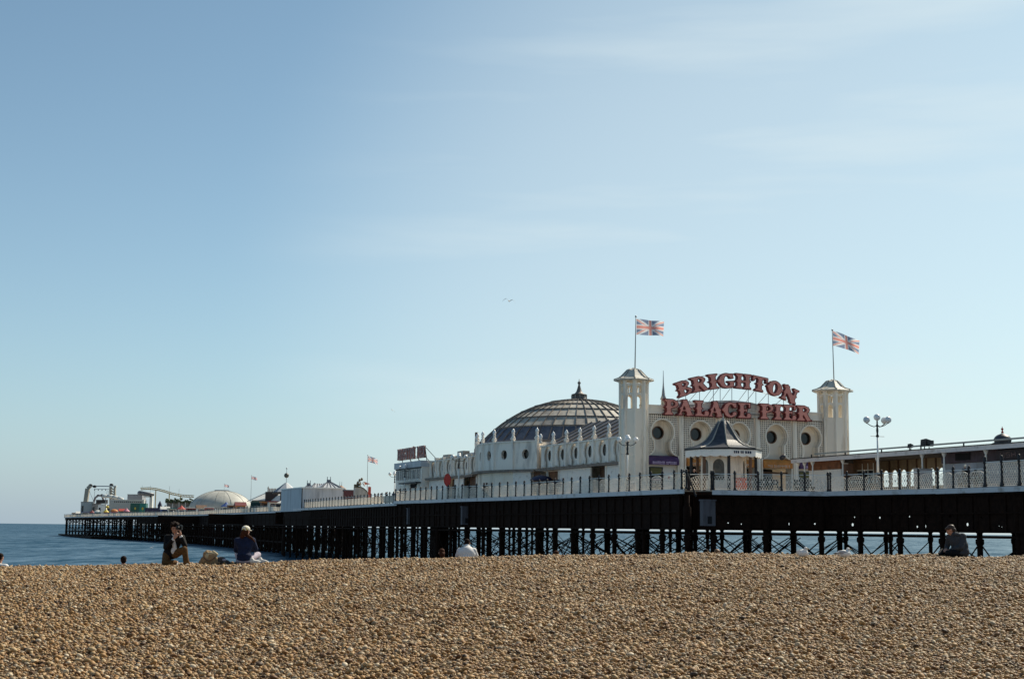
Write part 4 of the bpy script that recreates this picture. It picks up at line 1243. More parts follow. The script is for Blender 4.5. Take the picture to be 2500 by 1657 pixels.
# ------------------------------------------------------------------ octagonal kiosk with bell roof
def kiosk():
    p = at(1767, 1200, 113.5) - P0
    K = pier_thing('kiosk', 'octagonal kiosk with bell-shaped slate roof and scalloped white valance', 'kiosk', p.dot(EV), p.dot(ES))
    ph = rad(24)
    prof = [(3.02,3.42),(2.5,3.52),(2.02,3.68),(1.64,3.90),(1.38,4.13),(1.06,4.58),(0.78,5.03),(0.56,5.40),(0.34,5.64),(0.0,5.74)]
    for k in range(8):
        a0 = ph + k*math.pi/4; a1 = a0 + math.pi/4
        m = MB()
        for (r0,z0),(r1,z1) in zip(prof[:-1],prof[1:]):
            q = [(r0*math.cos(a0),r0*math.sin(a0),z0),(r0*math.cos(a1),r0*math.sin(a1),z0),(r1*math.cos(a1),r1*math.sin(a1),z1),(r1*math.cos(a0),r1*math.sin(a0),z1)]
            m.face(q if r1 > 0 else q[:3])
        m.build('roof_panel', SLATE, K)
        m = MB()
        for (r0,z0),(r1,z1) in zip(prof[:-2],prof[1:-1]):
            m.tube((r0*math.cos(a0),r0*math.sin(a0),z0+0.02),(r1*math.cos(a0),r1*math.sin(a0),z1+0.02),0.055,0.055,5)
        m.build('hip_roll', LEAD, K, fix=False)
        # eaves board
        r = 3.04
        A = Vector((r*math.cos(a0), r*math.sin(a0), 0)); B = Vector((r*math.cos(a1), r*math.sin(a1), 0))
        MB().bar(A+Vector((0,0,3.36)), B+Vector((0,0,3.36)), 0.1, 0.14).build('eaves_board', IRON2, K)
        # scalloped valance
        Ln = (B-A).length; d = (B-A).normalized(); n = Vector((d.y,-d.x,0))
        pts = [(0,0.46),(0,0.0)]
        for j in range(3):
            for t in range(1, 9):
                f = t/8; pts.append((Ln*(j+f)/3, -0.10*math.sin(math.pi*f)))
        pts += [(Ln,0.46)]
        vs, fs = fill2d([pts], 0.05)
        va = MB().add([A*0.985 + d*x + n*z + Vector((0,0,2.82+y)) for x,y,z in vs], fs).build('valance', WHITE, K, fix=False)
        if k == 5:
            m = MB(); x = 0.35; rr = random.Random(3)
            while x < Ln - 0.35:
                w = rr.uniform(0.10,0.16)
                m.add([A*0.985 + d*xx + n*0.04 + Vector((0,0,zz)) for xx,zz in ((x,2.98),(x+w,2.98),(x+w,3.17),(x,3.17))],[(0,1,2,3)])
                x += w + (0.05 if rr.random() > 0.25 else 0.14)
            m.build('valance_print', NAVY, va, fix=False)
        c = 2.55
        MB().tube((c*math.cos(a0),c*math.sin(a0),0),(c*math.cos(a0),c*math.sin(a0),2.9),0.13,0.12,8).build('post', IRON2 if k % 2 else BROWN, K)
        # inner walls with arched windows
        w_ = 1.75
        A = Vector((w_*math.cos(a0), w_*math.sin(a0), 0)); B = Vector((w_*math.cos(a1), w_*math.sin(a1), 0))
        Ln = (B-A).length; d = (B-A).normalized(); n = Vector((d.y,-d.x,0)); cx = Ln/2
        hole = [(cx-0.45,0.95),(cx+0.45,0.95)] + [(cx+0.45*math.cos(t*math.pi/10), 2.1+0.5*math.sin(t*math.pi/10)) for t in range(11)]
        vs, fs = fill2d([[(0,0),(Ln,0),(Ln,3.2),(0,3.2)], hole] if k != 5 else [[(0,0),(Ln,0),(Ln,3.2),(0,3.2)]], 0.1)
        wl = MB().add([A + d*x + n*z + Vector((0,0,y)) for x,y,z in vs], fs).build('wall_panel', CREAMB, K, fix=False)
        MB().face([A + d*x - n*0.1 + Vector((0,0,z)) for x,z in ((cx-0.6,0.8),(cx+0.6,0.8),(cx+0.6,2.8),(cx-0.6,2.8))]).build('arched_window', pm('brown_glass',(0.10,0.075,0.05),0.2,var=0.3), wl, fix=False)
    m = MB(); m.lathe([(3.0,3.28),(3.0,3.34)],8,phase=ph); m.build('soffit', BROWN, K)
    m = MB(); m.lathe([(0.16,5.6),(0.18,5.75),(0.08,5.85),(0.10,5.92),(0.03,6.0),(0.02,6.25),(0,6.27)],8); m.build('roof_finial', LEAD, K, True)
kiosk()

# ------------------------------------------------------------------ long shelter with arched back wall on the neck of the pier
SH = pier_thing('shelter', 'long low shelter with grey fascia, shop fronts and an open arched wall', 'shelter', 11.4, 0)
ZR = 2.95
m = MB(); m.prism([(0.0,-7.4),(0.0,-70),(6.2,-70),(6.2,-7.4)], ZR, ZR+0.12); m.build('roof', pm('roof_felt',(0.07,0.065,0.06),0.8), SH)
for k in range(8):
    MB().box(-0.07, 0.0, -7.4-7.8*(k+1)+0.01, -7.4-7.8*k, ZR-0.14, ZR+0.17).build('roof_fascia', FASCIA, SH)
    MB().box(-0.12, -0.0, -7.4-7.8*(k+1)+0.01, -7.4-7.8*k, ZR+0.18, ZR+0.25).build('gutter', IRON2, SH)
m = MB(); m.bar((1.6,-8.5,ZR+0.64),(1.6,-70,ZR+0.64),0.09,0.12); m.build('ridge_rail', pm('pale_rail',(0.45,0.43,0.38),0.5), SH)
for k in range(13): MB().bar((1.6,-8-4.9*k,ZR+0.1),(1.6,-8-4.9*k,ZR+0.62),0.08).build('rail_stanchion', IRON2, SH)
for s in (-7.9,-8.9,-10.1,-14.4,-19.0,-24.5,-27.0,-31.5,-36):
    m = MB(); m.tube((0.3,s,0),(0.3,s,ZR),0.075,0.06,8); m.lathe([(0.09,2.55),(0.17,2.75),(0.17,2.95)],8,(0.3,s,0)); m.tube((0.3,s,0.9),(0.3,s,1.15),0.12,0.12,8); m.build('column', WHITE, SH)
# back wall with arches
ar = [(-11.9,-20.6)]
loops = [[(0,0.0),(8.6,0.0),(8.6,ZR),(0,ZR)]]
for k in range(7):
    cx = 0.72 + 1.19*k; w = 0.42
    loops.append([(cx-w,0.8),(cx+w,0.8)] + [(cx+w*math.cos(t*math.pi/10), 1.75+0.42*math.sin(t*math.pi/10)) for t in range(11)])
loops.append([(7.95,2.4),(8.5,2.4),(8.5,2.68),(7.95,2.68)])
vs, fs = fill2d(loops, 0.14)
MB().add([(5.8+z, -11.9-x, y) for x,y,z in vs], fs).build('arched_wall', pm('tan_screen',(0.42,0.33,0.22),0.7,var=0.1,streak=True), SH, fix=False)
for k in range(7): MB().bar((5.72,-12.62-1.19*k-0.6,0),(5.72,-12.62-1.19*k-0.6,ZR),0.10,0.16,up=(0,1,0)).build('mullion', BROWN, SH)
# end blocks and shop fronts
m = MB(); m.box(5.7,6.0,-11.85,-5,0,ZR-0.01); m.box(5.7,6.0,-70,-20.75,0,ZR-0.01); m.build('back_wall', BROWN, SH)
for k in range(4): MB().box(1.0,1.12,-8.5-1.17*(k+1)+0.03,-8.5-1.17*k,0,2.15).build('door_panel', WHITE, SH)
MB().box(0.9,1.1,-13.2,-8.5,2.17,2.9).build('sign_band', pm('rust_sign_band',(0.22,0.085,0.035),0.6,var=0.25,scale=2), SH)
MB().box(2.6,2.75,-15.6,-12.6,0,2.94).build('kiosk_front', pm('brown_front',(0.22,0.12,0.06),0.6,var=0.2), SH)
for k in range(3):
    w = MB().box(2.55,2.6,-13.2-0.75*(k+1)+0.06,-13.2-0.75*k,0.95,2.0).build('window', GLASSD, SH)
    m = MB(); m.box(2.5,2.555,-13.2-0.75*(k+1),-13.2-0.75*(k+1)+0.06,0.9,2.6); m.box(2.5,2.555,-13.2-0.75*(k+1),-13.2-0.75*k,2.02,2.08); m.build('frame', CREAMB, w)
for k in range(5):
    a, b = -26.0-1.25*(k+1)+0.03, -26.0-1.25*k
    MB().box(0.95,1.05,a,b,0,2.05).build('wall_panel', pm('grey_blue_panel',(0.38,0.39,0.42),0.6,var=0.1,scale=2,streak=True) if k % 3 else GREY, SH)
MB().box(0.85,1.0,-32.1,-26.0,2.07,2.9).build('sign_band', pm('dim_sign_band',(0.075,0.05,0.06),0.6,var=0.3,scale=2), SH)
MB().box(0.80,0.845,-29.2,-27.6,2.25,2.75).build('menu_board', DARK, SH)
MB().box(0.95,1.05,-70,-32.2,0,2.05).build('wall_panel', GREY, SH)
BD = MB().box(0.3,0.42,-36.4,-32.6,2.05,2.75).build('name_board', pm('dark_name_board',(0.03,0.018,0.018),0.6), SH)
# faint capitals on the dark board
x = -33.0
STK = {'U':[((0,1),(0,0)),((0,0),(1,0)),((1,0),(1,1))],'S':[((1,1),(0,1)),((0,1),(0,.5)),((0,.5),(1,.5)),((1,.5),(1,0)),((1,0),(0,0))],'H':[((0,0),(0,1)),((1,0),(1,1)),((0,.5),(1,.5))]}
m = MB()
for ch in 'USH':
    for (a0,b0),(a1,b1) in STK[ch]: m.bar((0.285,x-0.36*a0,2.25+0.3*b0),(0.285,x-0.36*a1,2.25+0.3*b1),0.05,0.03,up=(1,0,0.01))
    x -= 0.55
m.build('lettering', pm('dim_letters',(0.16,0.10,0.09),0.6), BD, fix=False)
# floodlights on the roof rail
def flood(s, w, h, d, label, rz):
    f = pier_thing('floodlight', label, 'floodlight', 13.0, s, DECK+ZR+0.12, 'lights on the shelter roof', rz)
    m = MB(); m.tube((-w*0.3,0,0),(-w*0.3,0,0.42),0.04,0.04,6); m.tube((w*0.3,0,0),(w*0.3,0,0.42),0.04,0.04,6); m.build('bracket', IRON2, f)
    m = MB(); vs=[(-w/2,-d/2,0.42),(w/2,-d/2,0.44),(w/2,d/2,0.48),(-w/2,d/2,0.40),(-w/2,-d*0.6,0.42+h*1.12),(w/2,-d*0.45,0.42+h*0.85),(w/2,d*0.35,0.42+h*0.8),(-w/2,d*0.4,0.42+h)]
    m.add(vs,[(0,3,2,1),(4,5,6,7),(0,1,5,4),(1,2,6,5),(2,3,7,6),(3,0,4,7)]); m.build('housing', pm('dark_housing',(0.05,0.045,0.045),0.6), f)
    m = MB(); m.box(-w*0.42,w*0.42,-d*0.72,-d*0.62,0.48,0.42+h*0.9); m.build('visor', IRON2, f)
flood(-21.4, 0.28, 0.30, 0.3, 'small round-backed lamp on the shelter roof rail', 0.3)
flood(-23.4, 0.8, 0.52, 0.55, 'large dark box floodlight on the shelter roof rail', 0.15)
# small spotlight pair near the facade
o = MB().lathe([(0.18,0),(0.2,0.3),(0.12,0.5),(0,0.52)],10).build('spotlight', pm('black_lamp',(0.04,0.04,0.05),0.4), None, True); o.location = PW(11.6,-5.4,DECK+3.3); o.rotation_euler=(1.0,0.5,0.4)
tag(o, 'dark spotlight on the shelter roof end in front of the facade', 'spotlight')
# little ogee dome behind the shelter
CU = pier_thing('cupola', 'small ogee dome with finial rising behind the right end of the shelter roof', 'cupola', 18.6, -25.2)
m = MB(); m.lathe([(0.7,0),(0.7,3.6),(0.86,3.63),(0.86,3.80),(0.62,3.9),(0.6,4.06)],12); m.build('drum', pm('dark_cupola',(0.09,0.08,0.075),0.6,var=0.2), CU)
m = MB(); m.lathe([(0.66,4.0),(0.65,4.16),(0.56,4.32),(0.40,4.45),(0.2,4.53),(0.09,4.57)],12); m.build('dome_cap', SLATE, CU, True)
m = MB(); m.lathe([(0.09,4.60),(0.10,4.68),(0.05,4.74),(0.05,4.82),(0.10,4.88),(0.08,4.95),(0.03,5.0),(0.02,5.1),(0,5.12)],8); m.build('finial', RED, CU, True)

# ------------------------------------------------------------------ lamp posts
def lamp(v, s, h, label, angs=(0,90,180,270), globe_r=0.23, arm=0.70, bar_=True):
    l = pier_thing('street_lamp', label, 'lamp post', v, s, DECK, 'globe lamp posts on the pier')
    m = MB(); m.lathe([(0.16,0),(0.16,0.5),(0.1,0.7),(0.09,1.2),(0.12,1.28),(0.10,1.36)],10); m.build('base', IRON2, l, True)
    m = MB(); m.tube((0,0,1.36),(0,0,h-1.3),0.085,0.06,8); m.build('post', WHITE, l, True)
    m = MB(); m.lathe([(0.07,h-1.35),(0.12,h-1.28),(0.06,h-1.1),(0.09,h-0.85),(0.06,h-0.6),(0.10,h-0.5),(0.06,h-0.4),(0.05,h-0.1),(0.1,h-0.02)],10); m.build('head', IRON2, l, True)
    if bar_: MB().tube((-0.6,0,h-1.28),(0.6,0,h-1.28),0.02,0.02,5).build('ladder_bar', SILVER, l)
    for k, a in enumerate(angs):
        a = rad(a) ; d = Vector((math.cos(a), math.sin(a), 0))
        pts = [Vector((0,0,h-0.5)), d*0.25+Vector((0,0,h-0.58)), d*0.5+Vector((0,0,h-0.5)), d*arm+Vector((0,0,h-0.32))]
        ar = MB().path(pts, 0.03, 6)
        ar.lathe([(0.04,h-0.36),(0.1,h-0.26),(0.1,h-0.2)],8,(d.x*arm,d.y*arm,0))
        o = ar.build('arm', IRON2, l, fix=False)
        MB().ball((d.x*arm,d.y*arm,h-0.08),globe_r).build('globe', GLOBE, o, True)
    MB().ball((0,0,h+0.12),globe_r).build('globe', GLOBE, l, True)
def lamp_px(px, Y, topy, label, **k):
    p = at(px, topy, Y); q = p - P0
    lamp(q.dot(EV), q.dot(ES), p.z - DECK - 0.3, label, **k)
lamp_px(2141, 104.5, 1012, 'tall white lamp post with four globes standing before the arched shelter', angs=(163,318,12), globe_r=0.25, arm=0.78)
lamp_px(1532, 121, 1062, 'white lamp post with globes in front of the left tower', angs=(-22,70,158,250))
lamp_px(1121, 156, 1106, 'lamp post with globes just right of the red oval board', angs=(-22,70,158,250))
lamp_px(989, 181, 1133, 'lamp post with globes in front of the far end block', angs=(-22,70,158,250))
lamp_px(964, 207, 1150, 'slim lamp post just left of the end block', angs=(-22,70,158,250), bar_=False)

# ------------------------------------------------------------------ flags
FBLUE = pm('flag_blue',(0.22,0.27,0.38),0.7,var=0.05); FRED = pm('flag_red',(0.74,0.33,0.28),0.7,var=0.05); FWHITE = pm('flag_white',(0.74,0.74,0.74),0.7,var=0.03)
for mt in (FBLUE, FRED, FWHITE):
    b = mt.node_tree.nodes['Principled BSDF']
    tr = mt.node_tree.nodes.new('ShaderNodeBsdfTranslucent'); mxs = mt.node_tree.nodes.new('ShaderNodeMixShader'); mxs.inputs[0].default_value = 0.6
    src = b.inputs['Base Color'].links[0].from_socket
    mt.node_tree.links.new(src, tr.inputs['Color'])
    mt.node_tree.links.new(b.outputs[0], mxs.inputs[1]); mt.node_tree.links.new(tr.outputs[0], mxs.inputs[2])
    mt.node_tree.links.new(mxs.outputs[0], mt.node_tree.nodes['Material Output'].inputs['Surface'])
def flag(name_label, top, wd, ht, droop, seed, wind=(0.97,0.24)):
    nx, nz = 64, 32; rr = random.Random(seed); ph = rr.uniform(0,6)
    vs=[]; fs=[]; mi=[]
    wx, wy = wind
    for i in range(nx+1):
        for j in range(nz+1):
            u, w = i/nx, j/nz
            amp = 0.10*wd*u
            off = amp*math.sin(u*7.5+ph+w*0.9)
            x = u*wd*0.97
            z = -(1-w)*ht*(1-0.10*u) - droop*wd*u**1.25 + 0.03*wd*math.sin(u*8+ph)*u
            vs.append((x*wx - off*wy, x*wy + off*wx, z))
    for i in range(nx):
        for j in range(nz):
            fs.append((i*(nz+1)+j,(i+1)*(nz+1)+j,(i+1)*(nz+1)+j+1,i*(nz+1)+j+1))
            u=(i+.5)/nx*60-30; w=(j+.5)/nz*30-15
            k=0
            d1=(w-u*0.5)/math.hypot(1,.5); d2=(w+u*0.5)/math.hypot(1,.5)
            if abs(d1)<3 or abs(d2)<3: k=2
            if (0<d1<2 and u<0) or (-2<d1<0 and u>0) or (-2<d2<0 and u<0) or (0<d2<2 and u>0): k=1
            if abs(u)<5 or abs(w)<5: k=2
            if abs(u)<3 or abs(w)<3: k=1
            mi.append(k)
    m=MB(); m.add(vs,fs); m.mi=mi
    o=m.build('flag',[FBLUE,FRED,FWHITE],None,True,loc=top)
    tag(o,name_label,'flag','flags flying over the pier')
def pole(base, top, label, r=0.05):
    h=(Vector(top)-Vector(base)).length
    o=thing('flagpole',label,'flagpole',base,0,'flagpoles on the pier')
    MB().tube((0,0,0),Vector(top)-Vector(base),r,r*0.7,8).build('pole',pm('grey_pole',(0.28,0.28,0.27),0.5),o,True)
    MB().ball(Vector(top)-Vector(base)+Vector((0,0,0.06)),r*1.8).build('truck',SILVER,o,True)
t1=at(1550.2,902,125.2); t1.z=DECK+11.0; a=at(1552.5,774,t1.y); pole(t1,a,'tall flagpole on top of the left tower'); flag('union flag flying straight out from the left tower pole',a+Vector((0.05,0,-0.15)),2.62,1.42,0.06,3)
t2=at(2036,929,132.7); t2.z=DECK+11.0; a=at(2032,807,t2.y); pole(t2,a,'tall flagpole on top of the right tower'); flag('union flag drooping from the right tower pole',a+Vector((0.05,0,-0.02)),2.75,1.4,0.30,8)
for px,Y,ty,wd,dr,lab in ((898,218,1112,1.5,0.32,'beside the ornate arched hut'),(614,318,1161,1.25,0.3,'above the white tent roof'),(548,425,1181,1.35,0.25,'over the large pale dome')):
    a=at(px,ty,Y); b=Vector((a.x+0.05,a.y,DECK)); pole(b,a,'thin flagpole '+lab,0.045); flag('small faded flag '+lab,a+Vector((0.04,0,-0.03)),wd,wd*0.6,dr,int(px))

# ------------------------------------------------------------------ odds and ends on the deck
def pxd(px, Y): 
    p = at(px, 1200, Y) - P0
    return p.dot(EV), p.dot(ES)
v,s=pxd(1808,109.5)
B=pier_thing('barrier','orange plastic barrier standing right of the kiosk','barrier',v,s)
OR=pm('orange_plastic',(0.60,0.13,0.06),0.5,var=0.08)
m=MB(); m.box(-0.55,0.55,-0.05,0.05,0.12,0.2); m.box(-0.55,0.55,-0.05,0.05,0.95,1.05); m.box(0.15,0.55,-0.04,0.04,0.2,0.95)
m.build('frame',OR,B)
for k in range(4): MB().box(-0.55+0.18*k,-0.45+0.18*k,-0.03,0.03,0.2,0.95).build('slat',OR,B)
m=MB(); m.box(-0.5,-0.4,-0.25,0.25,0,0.12); m.box(0.4,0.5,-0.25,0.25,0,0.12); m.build('foot',IRON2,B)
v,s=pxd(1092,158)
B=pier_thing('sign_board','red oval board on a post behind the railing','sign board',v,s)
MB().tube((0,0.06,0),(0,0.06,1.6),0.04,0.04,6).build('post',IRON2,B)
vs,fs=fill2d([[(0.40*math.cos(t*math.pi/16),0.70*math.sin(t*math.pi/16)) for t in range(32)]],0.08)
m=MB().add([(x,z,2.25+y) for x,y,z in vs],fs); o=m.build('board',RED,B,fix=False); o.rotation_euler=(0,0,-0.35)
vs,fs=fill2d([[(0.33*math.cos(t*math.pi/16),0.62*math.sin(t*math.pi/16)) for t in range(32)]],0.02)
m=MB().add([(x,z-0.05,2.25+y) for x,y,z in vs],fs); q=m.build('board_face',pm('bright_red',(0.52,0.03,0.02),0.3),o,fix=False)
# parasol with dark hanging shapes
v,s=pxd(1322,141)
U=pier_thing('parasol','dark blue parasol open beside the arcade recess','parasol',v,s)
MB().tube((0,0,0),(0,0,2.2),0.03,0.03,6).build('pole',SILVER,U)
m=MB(); m.lathe([(1.25,1.75),(0.95,2.02),(0.5,2.2),(0.0,2.28)],8); m.build('canopy',NAVY,U,True)
for k,(px,Y) in enumerate(((1362,139.5),(1398,138))):
    v,s=pxd(px,Y); o=MB().lathe([(0.05,0),(0.28,0.02),(0.25,0.1),(0.05,0.15),(0.05,1.1),(0.42,1.2),(0.5,1.45),(0.36,1.72),(0.0,1.8)],10).build('folded_parasol',NAVY,None,True); o.location=PW(v,s); 
    tag(o,('short dark folded parasol left','short dark folded parasol right')[k]+' of the pair near the blue parasol','parasol','folded parasols by the arcade')
# benches
def bench(px, Y, label, w=1.9):
    v,s=pxd(px,Y); b=pier_thing('bench',label,'bench',v,s,DECK,'benches along the railing')
    for k in range(3): MB().box(-w/2,w/2,-0.2+0.14*k,-0.09+0.14*k,0.42,0.46).build('seat_slat',IRON2,b)
    for k in range(3): MB().box(-w/2,w/2,0.24,0.27,0.58+0.14*k,0.69+0.14*k).build('back_slat',IRON2,b)
    for sx in (-1,1):
        m=MB(); m.box(sx*w*0.45-0.04,sx*w*0.45+0.04,-0.2,0.24,0,0.42); m.bar((sx*w*0.45,0.22,0.4),(sx*w*0.45,0.27,1.0),0.06); m.build('leg',IRON2,b)
bench(2095,107.5,'dark bench left of the four-globe lamp post',2.0)
bench(1965,110.5,'dark bench in front of the white shelter doors',1.6)
bench(1880,110.5,'dark bench before the orange awning entrance',1.8)
bench(2375,97.5,'dark bench with two people behind the right railing',2.2)
# cabinet by the railing, grey
v,s=pxd(2260,101.5); C_=pier_thing('cabinet','plain grey cabinet behind the railing before the arches','cabinet',v,s)
MB().box(-0.62,0.62,0,0.5,0.05,1.5).build('casing',GREY,C_); MB().box(-0.66,0.66,-0.04,0.54,1.5,1.56).build('lid',SILVER,C_); MB().box(-0.58,-0.02,-0.02,-0.002,0.12,1.44).build('door',GREY,C_); MB().box(0.02,0.58,-0.02,-0.002,0.12,1.44).build('door',GREY,C_)
v,s=pxd(1545,118.6); C_=pier_thing('cabinet','small white cabinet with grey panel behind the railing by the left tower','cabinet',v,s)
MB().box(-0.3,0.3,0,0.3,0.0,1.0).build('casing',WHITE,C_); MB().box(-0.18,0.18,-0.02,-0.002,0.25,0.85).build('panel',GREY,C_)
# ------------------------------------------------------------------ funfair buildings and rides further out on the pier
def fat(px, py, Y):
    return at(px, py, Y * (1.2 if px < 450 and Y > 400 else 1.16 if Y > 390 else 1.06 if (px < 692 and Y > 290) else 1.0))
def fthing(name, label, cat, px, Y, rz=0.0, group=None):
    p = fat(px, 1240, Y)
    return thing(name, label, cat, (p.x, p.y, DECK), rz, group)
def zat(px, py, Y): return fat(px, py, Y).z - DECK
def mpp(Y): return Y * (1.2 if Y > 400 else 1.06 if Y > 290 else 1.0) / FPX
SHEDM = pm('pale_boarding', (0.50, 0.51, 0.53), 0.7, var=0.12, scale=0.6, streak=True, dirt=(0.36,0.36,0.37), dirt_amt=0.3)
ZINC = pm('zinc_roof', (0.16,0.165,0.185), 0.45, var=0.15, scale=1)
ZINCL = pm('pale_zinc', (0.52,0.53,0.54), 0.45, var=0.08, scale=1)
CANVAS = pm('white_canvas', (0.66,0.65,0.60), 0.7, var=0.06, scale=0.8)
# boarded shed overhanging the deck
SD = pier_thing('boarded_shed', 'pale boarded shed overhanging the pier edge under hipped roofs', 'shed', 0.7, 124.5)
H_ = 3.35; WD_ = 7.0; DP = 15.5
MB().box(0.06, WD_, 0.06, DP, -0.45, H_).build('core', SHEDM, SD)
for k in range(12): MB().box(WD_*k/12+0.01, WD_*(k+1)/12-0.01, 0.0, 0.055, -0.45, H_-0.02).build('board', SHEDM, SD)
for k in range(24): MB().box(0.0, 0.055, DP*k/24+0.01, DP*(k+1)/24-0.01, -0.45, H_-0.02).build('board', SHEDM, SD)
MB().box(-0.04, 0.1, -0.05, 0.1, -0.5, H_).build('corner_post', IRON2, SD)
m = MB(); m.box(-0.15, WD_+0.3, -0.25, 0.3, H_, H_+0.2); m.box(-0.15, 0.3, 0.3, DP+0.2, H_, H_+0.2); m.build('eaves', WHITE, SD)
MB().box(0.0, WD_, 0.3, DP, H_, H_+0.12).build('flat_roof', ZINC, SD)
def hip(px, Y, w, d, z0, z1, label, cap=True, ridge=0.0, mat=None):
    h = fthing('hipped_roof', label, 'roof', px, Y, PA, 'hipped roofs of the amusement hall')
    fs = [[(-w,-d,z0),(w,-d,z0),(ridge,0,z1),(-ridge,0,z1)],[(w,-d,z0),(w,d,z0),(ridge,0,z1)],[(w,d,z0),(-w,d,z0),(-ridge,0,z1),(ridge,0,z1)],[(-w,d,z0),(-w,-d,z0),(-ridge,0,z1)]]
    for k, f in enumerate(fs):
        MB().face(f).build('roof_slope', mat or ZINCL, h)
    m = MB()
    for a in fs[0]: pass
    for k in range(5):
        x = -w + 2*w*(k+0.5)/5
        m.bar((x,-d-0.02,z0+0.03),(x*ridge/max(w,0.1) if ridge else x*0.08,-0.05,z1-0.02),0.12,0.1)
    for c in ((-w,-d),(w,-d),(w,d)): m.bar((c[0],c[1],z0+0.03),(ridge*np.sign(c[0]),0,z1+0.03),0.2,0.16)
    m.build('batten', ZINC, h, fix=False)
    MB().box(-w*0.98,w*0.98,-d*0.98,d*0.98,0,z0-0.01).build('wall',SHEDM,h)
    if cap:
        m = MB(); m.box(-0.3,0.3,-0.3,0.3,z1-0.1,z1+0.25); 
        for sx in (-0.28,0.28): m.box(sx-0.05,sx+0.05,-0.05,0.05,z1+0.25,z1+0.75)
        m.build('vent', ZINC, h)
hip(801, 252, 2.9, 2.9, zat(800,1200,252), zat(800,1173,250), 'largest pale hipped roof behind the boarded shed')
hip(778, 268, 2.6, 2.6, zat(775,1200,268), zat(778,1179,266), 'middle hipped roof with dark left slope', False, 0.9)
hip(752, 272, 1.7, 1.7, zat(752,1198,272), zat(752,1181,270), 'smallest hipped roof at the left of the three')
T_ = fthing('turret_roof', 'small orange-brown turret roof at the right of the hipped roofs', 'turret', 830, 256)
m = MB(); z0,z1 = zat(830,1199,256), zat(830,1185,256); m.lathe([(1.05,0),(1.05,z0),(1.25,z0),(0.95,z0+0.5),(0.4,z1-0.1),(0.1,z1),(0,z1+0.05)],10); m.build('cap', pm('orange_brown_cap',(0.28,0.13,0.05),0.6,var=0.2), T_, True)
m = MB(); m.tube((-0.15,0,z1-0.1),(-0.15,0,z1+0.75),0.06,0.02,5); m.tube((0.2,0,z1-0.2),(0.2,0,z1+0.7),0.06,0.02,5); m.build('spike', ZINC, T_)
o = fthing('wall_block','dark red wall between the turret roof and the ornate hut','wall',853,250,PA)
MB().box(-1.0,1.0,0,3,0,zat(853,1197,250)).build('wall',pm('dark_red_wall',(0.09,0.03,0.035),0.7),o); MB().box(-1.1,1.1,-0.1,3.1,zat(853,1197,250),zat(853,1195,250)).build('coping',ZINC,o)
# ornate arched hut with crest and pennant
O_ = fthing('fairground_hut','narrow grey arched hut topped with an ornate carved crest','hut',880,228,0.25)
s=mpp(228)
zt=zat(880,1190,228); w=1.05
pts=[(-w,0),(w+0.35,0)]
for k in range(13):
    f=k/12; pts.append((w+0.35-(2*w+0.35)*f if f<1 else -w, zt*0.55+ (zt*0.45)*math.sin(math.pi/2*min(1,f*1.4)) if f<1 else zt))
vs,fs=fill2d([pts],1.6)
MB().add([(x,z,y) for x,y,z in vs],fs).build('body',pm('hut_grey',(0.42,0.40,0.36),0.7,var=0.15,streak=True),O_,fix=False)
m=MB()
pr=[(w+0.42,zt*0.45)]+[(x+0.06,y+0.06) for x,y in pts[2:14]]
for (x0,y0),(x1,y1) in zip(pr[:-1],pr[1:]): m.bar((x0,0,y0),(x1,0,y1),0.16,1.7,up=(0,1,0))
m.build('arched_edge',pm('olive_edge',(0.10,0.08,0.035),0.6),O_,fix=False)
m=MB(); rr=random.Random(4)
for k in range(26):
    f=rr.random(); x=-1.0+1.6*f; hmax=1.55*(1-abs(f-0.62)*1.25)
    m.ball((x,rr.uniform(-0.3,0.2),zt+rr.uniform(0.05,max(0.1,hmax))),rr.uniform(0.10,0.24),1,1,rr.uniform(0.6,1.3),8,5)
m.build('crest',pm('carved_gold',(0.16,0.12,0.07),0.6,var=0.4,scale=4),O_,True)
m=MB(); 
for k in range(9): m.ball((rr.uniform(-0.6,0.5),-0.35,zt+rr.uniform(0,0.9)),0.14,1,1,1,8,5)
m.build('crest_trim',WHITE,O_,True)
m=MB(); m.add([(0.55,0,zt+0.45),(0.55,0,zt+0.95),(1.5,0.1,zt+0.62)],[(0,1,2)]); m.add([(0.55,0.03,zt+0.45),(0.55,0.03,zt+0.95),(1.5,0.13,zt+0.62)],[(2,1,0)]); m.build('pennant',pm('coral_cloth',(0.62,0.16,0.10),0.6),O_,fix=False)
# carousel cone roof with ball
C_=fthing('carousel','octagonal carousel roof of pale and dark panels with a ball on a spike','carousel',697,300,0.0)
z0=zat(697,1201,300); z1=zat(697,1178,300); R=2.75
for k in range(8):
    a0=rad(12)+k*math.pi/4; a1=a0+math.pi/4
    MB().face([(R*math.cos(a0),R*math.sin(a0),z0),(R*math.cos(a1),R*math.sin(a1),z0),(0.25*math.cos(a1),0.25*math.sin(a1),z1),(0.25*math.cos(a0),0.25*math.sin(a0),z1)]).build('roof_panel',ZINCL if k not in (4,) else pm('blue_grey_panel',(0.12,0.15,0.19),0.5),C_)
m=MB(); m.lathe([(2.8,z0-0.35),(2.9,z0-0.3),(2.9,z0),(2.6,z0+0.02)],16); m.build('rim_band',pm('dark_brown_band',(0.05,0.035,0.03),0.6),C_)
m=MB(); m.lathe([(1.2,0),(1.2,z0-0.3)],12); m.build('core',BROWN,C_)
m=MB(); m.tube((0,0,z1-0.1),(0,0,zat(697,1142,300)),0.05,0.04,6); m.build('spike',SILVER,C_)
MB().ball((0,0,zat(697,1160,300)),0.52).build('ball',pm('bronze_ball',(0.12,0.11,0.085),0.4,var=0.2),C_,True)
MB().ball((0,0,zat(697,1143,300)),0.16).build('tip',SILVER,C_,True)
